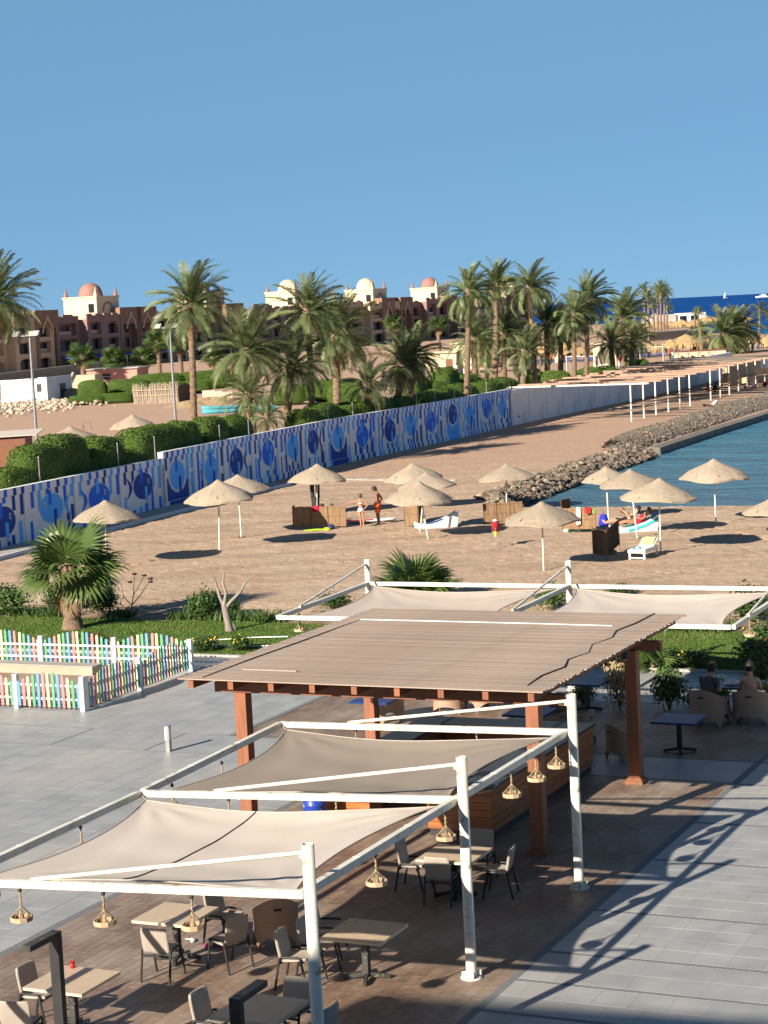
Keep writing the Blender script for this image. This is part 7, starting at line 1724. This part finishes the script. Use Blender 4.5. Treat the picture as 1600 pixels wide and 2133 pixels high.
hut('cream hut with a thatched porch between the palms', 872, 784, 6.0, 6.0, 3.4, CRM); hut('pale yellow kiosk behind the beach grove palms', 1237, 768, 3.4, 3.0, 3.6, CRM, -.1, False); hut('narrow pale kiosk under the thatch behind the curved palm', 1156, 756, .9, 1.2, 2.6, mat('hut_pale', (.60,.48,.40), .9), -.1, False); hut('cream hut half hidden behind the slender palm', 945, 770, 6, 5, 4.2, CRM, -.2, False)
def thatch_mesh(seed, n=34):
    rg = random.Random(seed); mb = MB()
    def f(u, v): an = u*2*math.pi; return Vector((v*math.cos(an)*(1+.05*math.sin(6*an+seed)), v*math.sin(an)*(1+.05*math.sin(6*an+seed)), .55*(1-v)**.9 - (.02*(v*6 % 1))))
    mb.grid(f, n, 8)
    for k in range(n*3):                                              # ragged fringe
        an = rg.uniform(0,6.283); w = .05; r0 = rg.uniform(.93,1.02); l = rg.uniform(.16,.30); d = Vector((math.cos(an),math.sin(an),0)); s_ = Vector((-d.y,d.x,0))*w
        mb.add([d*r0-s_+Vector((0,0,.03)), d*r0+s_+Vector((0,0,.03)), d*(r0+.08)+s_*.4-Vector((0,0,l)), d*(r0+.08)-s_*.4-Vector((0,0,l))], [(0,1,2,3)])
    me = mb.mesh('thatch'); me.materials.append(M['thatch']); return me
TH = [thatch_mesh(k) for k in range(3)]
def thatch_umb(label, px, pyb, pyt, wpx, group='thatched shelters of the far beach', sy=1.0, k=0):
    b_ = P(px,pyb); sc = FOCAL/b_.y; r_ = wpx/2/sc; top = Pd(px,pyt,b_.y).z - b_.z
    t = thing('thatched_shelter', label, 'shelter', b_, 0, group)
    o = ob('thatch', TH[k % 3], None, t, (0,0,top-.55*min(r_,3.2)), k*1.3); o.scale = (r_, r_*sy, min(r_,3.2))
    for an in (0,1.57,3.14,4.71): 
        e = MB(); e.tube([(r_*.6*math.cos(an+.5), r_*.6*sy*math.sin(an+.5), 0),(r_*.6*math.cos(an+.5), r_*.6*sy*math.sin(an+.5), top-.5)], .07, 6); e.build('post', M['wood_dark'], t)
    return t
TU = [(1130,752,718,60),(1075,760,726,50),(1165,753,719,70),(1210,752,721,56),(1243,750,722,52),(1322,745,713,52),(1360,742,711,60),(1398,738,706,52),(1430,736,695,84),(1470,733,706,60),(1500,732,705,50),(1560,726,704,70),(1600,724,698,60),(1120,738,708,46),(1185,737,708,48),(1300,735,712,40)]
plc = ['at the landward end behind the curved palm','far landward beyond the grove','just past the narrow kiosk','behind the sea-end palm','behind the yellow kiosk','landward of the football goal','right behind the football goal','beside the beach bar','with the tall peak over the beach bar','at the seaward end of the beach bar','behind the wide windswept palms','seaward of the windswept palms','at the picture edge by the sea','in the second row behind the grove','in the second row by the sea-end palm','in the second row by the goal']
for k, (px, pb, pt, w) in enumerate(TU): thatch_umb('straw-thatched beach shelter %s' % plc[k], px, pb, pt, w, k=k)
FU = [(1345,688,672,34),(1372,686,668,40),(1396,684,668,34),(1420,683,665,50),(1448,682,664,46),(1475,679,657,60),(1510,677,655,70),(1540,676,655,60),(1365,672,652,30),(1330,700,681,36),(1290,705,686,30)]
plc2 = ['on the spit below the landward spit palm','on the spit below the tall spit palms','just seaward of the tall spit palms','in the middle of the spit','under the twin fan-headed palms','past the twin fan-headed palms','behind the windswept palms on the spit','at the seaward end of the spit','with a pointed top at the foot of the spit palms','at the near edge of the spit','at the landward edge of the spit']
for k, (px, pb, pt, w) in enumerate(FU): thatch_umb('far thatched shelter %s' % plc2[k], px, pb, pt, w, 'thatched shelters on the spit', 1.0, k)
t = thing('beach_bar', 'thatched beach bar with a pale curved counter and stools', 'bar', P(1400,747)); e = MB(); e.box(0,9,0,.6,0,1.1); e.build('counter', mat('bar_pale', (.60,.46,.34), .8), t); e = MB(); e.box(-.2,9.2,-.25,.75,1.1,1.2); e.build('counter_top', M['wood_dark'], t)
for k in range(4): e = MB(); x = .9+k*1.7; e.tube([(x,-1.0,0),(x,-1.0,.75)], .05, 6); e.lathe([(0,.82),(.28,.82),(.28,.75),(0,.75)][::-1], 10, (x,-1.0,0)); e.build('stool', M['wood_dark'], t)
t = thing('sea_wall', 'low stone sea wall holding the spit beyond the thatched bar', 'wall', P(1325,713)); e1 = P(1470,702) - P(1325,713); t.rotation_euler = (0,0,math.atan2(e1.y,e1.x)); e = MB(); e.box(0,e1.length,0,2,0,1.9); e.build('wall_body', mat('sea_stone', (.33,.28,.20), .9, (.22,.19,.14), 1, .6, 3), t); e = MB(); e.box(-.2,e1.length+.2,-.2,2.2,1.9,2.15); e.build('coping', M['concrete'], t)
def goal(label, px0, px1, py, h):
    a_ = P(px0,py); b_ = P(px1,py-1); t = thing('football_goal', label, 'goal', a_, 0, 'football goals'); d = b_-a_
    e = MB(); e.tube([(0,0,0),(0,0,h)], .06, 6); e.build('post', M['paint_white'], t); e = MB(); e.tube([d, d+Vector((0,0,h))], .06, 6); e.build('post', M['paint_white'], t); e = MB(); e.tube([(0,0,h), d+Vector((0,0,h))], .06, 6); e.build('crossbar', M['paint_white'], t)
    for q in (Vector((0,0,0)), d): e = MB(); e.tube([q+Vector((0,0,h)), q+Vector((1.2,2.0,0))], .04, 5); e.build('stay', M['paint_white'], t)
goal('white football goal in front of the thatched bar', 1334, 1382, 758, 2.6); goal('white football goal half hidden by the sea-end palms', 1181, 1240, 778, 2.4)
WSH = cloth('whiteshirt', (.66,.66,.64)); TQS = cloth('teal', (.05,.30,.32)); BK = cloth('blackshort', (.012,.012,.014)); BL2 = cloth('blueshirt', (.03,.10,.40)); RD = cloth('redshirt', (.40,.03,.03))
for px, py, c1, c2, lb in ((1402,754,WSH,TQS,'walker in a white top and teal trousers by the beach bar'), (1250,770,WSH,WSH,'person dressed all in white by the yellow kiosk'), (952,782,WSH,BK,'person in a white shirt at the cream hut porch'), (1397,750,RD,BK,'bare-armed person beside the beach bar end'), (1243,769,RD,BK,'person in red beside the white-dressed one'), (1475,735,BL2,BK,'person in blue by the beach bar shelter'), (1480,734,RD,BK,'person in red by the beach bar shelter'), (1492,732,BK,BL2,'person in black sitting area below the windswept palms'), (1545,728,WSH,BK,'person in white beyond the windswept palms'), (1556,727,BK,BK,'dark-clad person beyond the windswept palms'),
                          (1330,748,BL2,BK,'person in blue behind the goal net'), (1352,746,WSH,BK,'person in white behind the goal'), (1148,760,RD,BK,'person in red near the narrow kiosk'), (1290,766,RD,WSH,'person in red behind the dark palm trunks')):
    person(lb, P(px,py), R((px*37) % 360), None, SKIN2, HAIRD, [('shirt', c1), ('trousers', c2)], 1.08, 'people on the far beach')
# sun beds under the thatch: dark frames with blue mattresses
LB_ = MB(); LB_.box(-.95,.95,-.32,.32,.28,.40); lb1 = LB_.mesh('mattress'); lb1.materials.append(cloth('bedblue', (.03,.10,.32)))
LB_ = MB()
for x in (-.8,.8):
    for y in (-.28,.28): LB_.box(x-.04,x+.04,y-.04,y+.04,0,.28)
lb2 = LB_.mesh('frame'); lb2.materials.append(M['wood_dark'])
LB_ = MB(); LB_.beam((.5,0,.42),(.98,0,.85),.6,.07); lb3 = LB_.mesh('backrest'); lb3.materials.append(cloth('bedblue', (.03,.10,.32)))
wh = {1130:'landward of the narrow kiosk',1165:'past the narrow kiosk',1210:'behind the sea-end palm',1243:'behind the yellow kiosk',1322:'landward of the goal',1360:'behind the goal',1470:'seaward of the bar',1500:'under the windswept palms',1560:'seaward of the windswept palms'}
for px, pb in ((1130,753),(1165,754),(1210,753),(1243,752),(1322,746),(1360,743),(1470,734),(1500,733),(1560,727)):
    for k, nm in enumerate(('nearest the shore','in the middle','nearest the path')):
        t = thing('beach_bed', 'blue beach bed under the thatch %s, %s' % (wh[px], nm), 'lounger', P(px-12+k*12, pb+1) , .3*k-.2, 'blue beach beds under the thatch')
        for me in (lb1, lb2, lb3): ob(me.name.split('.')[0], me, None, t)
t = thing('spit_kiosk', 'grey and white kiosk on the spit under the tall palms', 'kiosk', P(1392,678)); e = MB(); e.box(-9,3,0,6,0,4); e.build('wall', M['concrete'], t); e = MB(); e.box(3.1,14,1,6,0,4.2); e.build('white_wing', WS, t); e = MB(); e.box(4.5,7,.9,.98,1,3.2); e.build('window', DARK, t); e = MB(); e.box(8.5,11,.9,.98,1,3.2); e.build('window', DARK, t)
# boats on the sea
b_ = P(1511,621,-.42); t = thing('sailing_boat', 'tiny white sailing boat near the horizon', 'boat', b_)
e = MB(); e.grid(lambda u, v: Vector(((u-.5)*14, 1.8*math.cos(math.pi*v)*(1-abs(2*u-1)**3), 1.6 - 2.0*math.sin(math.pi*v))), 12, 6); e.build('hull', M['plastic_white'], t); e = MB(); e.tube([(0,0,1),(0,0,22)], .15, 6); e.build('mast', M['steel'], t); e = MB(); e.add([(.4,0,3),(-6,0,3.2),(.3,0,21),(.5,.1,3),(-5.9,.1,3.2),(.4,.1,21)], [(0,1,2),(5,4,3)]); e.build('sail', M['plastic_white'], t)
b_ = P(1588,620,-.42); t = thing('motor_yacht', 'white motor yacht near the horizon at the picture edge', 'boat', b_); e = MB(); e.grid(lambda u, v: Vector(((u-.5)*30, 3.4*math.cos(math.pi*v)*(1-max(0,1-2*u)**3), 3.4 + 1.2*max(0,.4-u) - 4.0*math.sin(math.pi*v))), 14, 6); e.build('hull', M['plastic_white'], t); e = MB(); e.box(-6,9,-2.6,2.6,3.2,5.6); e.build('cabin', M['plastic_white'], t); e = MB(); e.box(-2,7,-2.2,2.2,5.62,7.4); e.build('flybridge', M['plastic_white'], t); e = MB(); e.box(-5.5,8.5,-2.66,2.66,4.2,5.0); e.build('window', DARK, t)
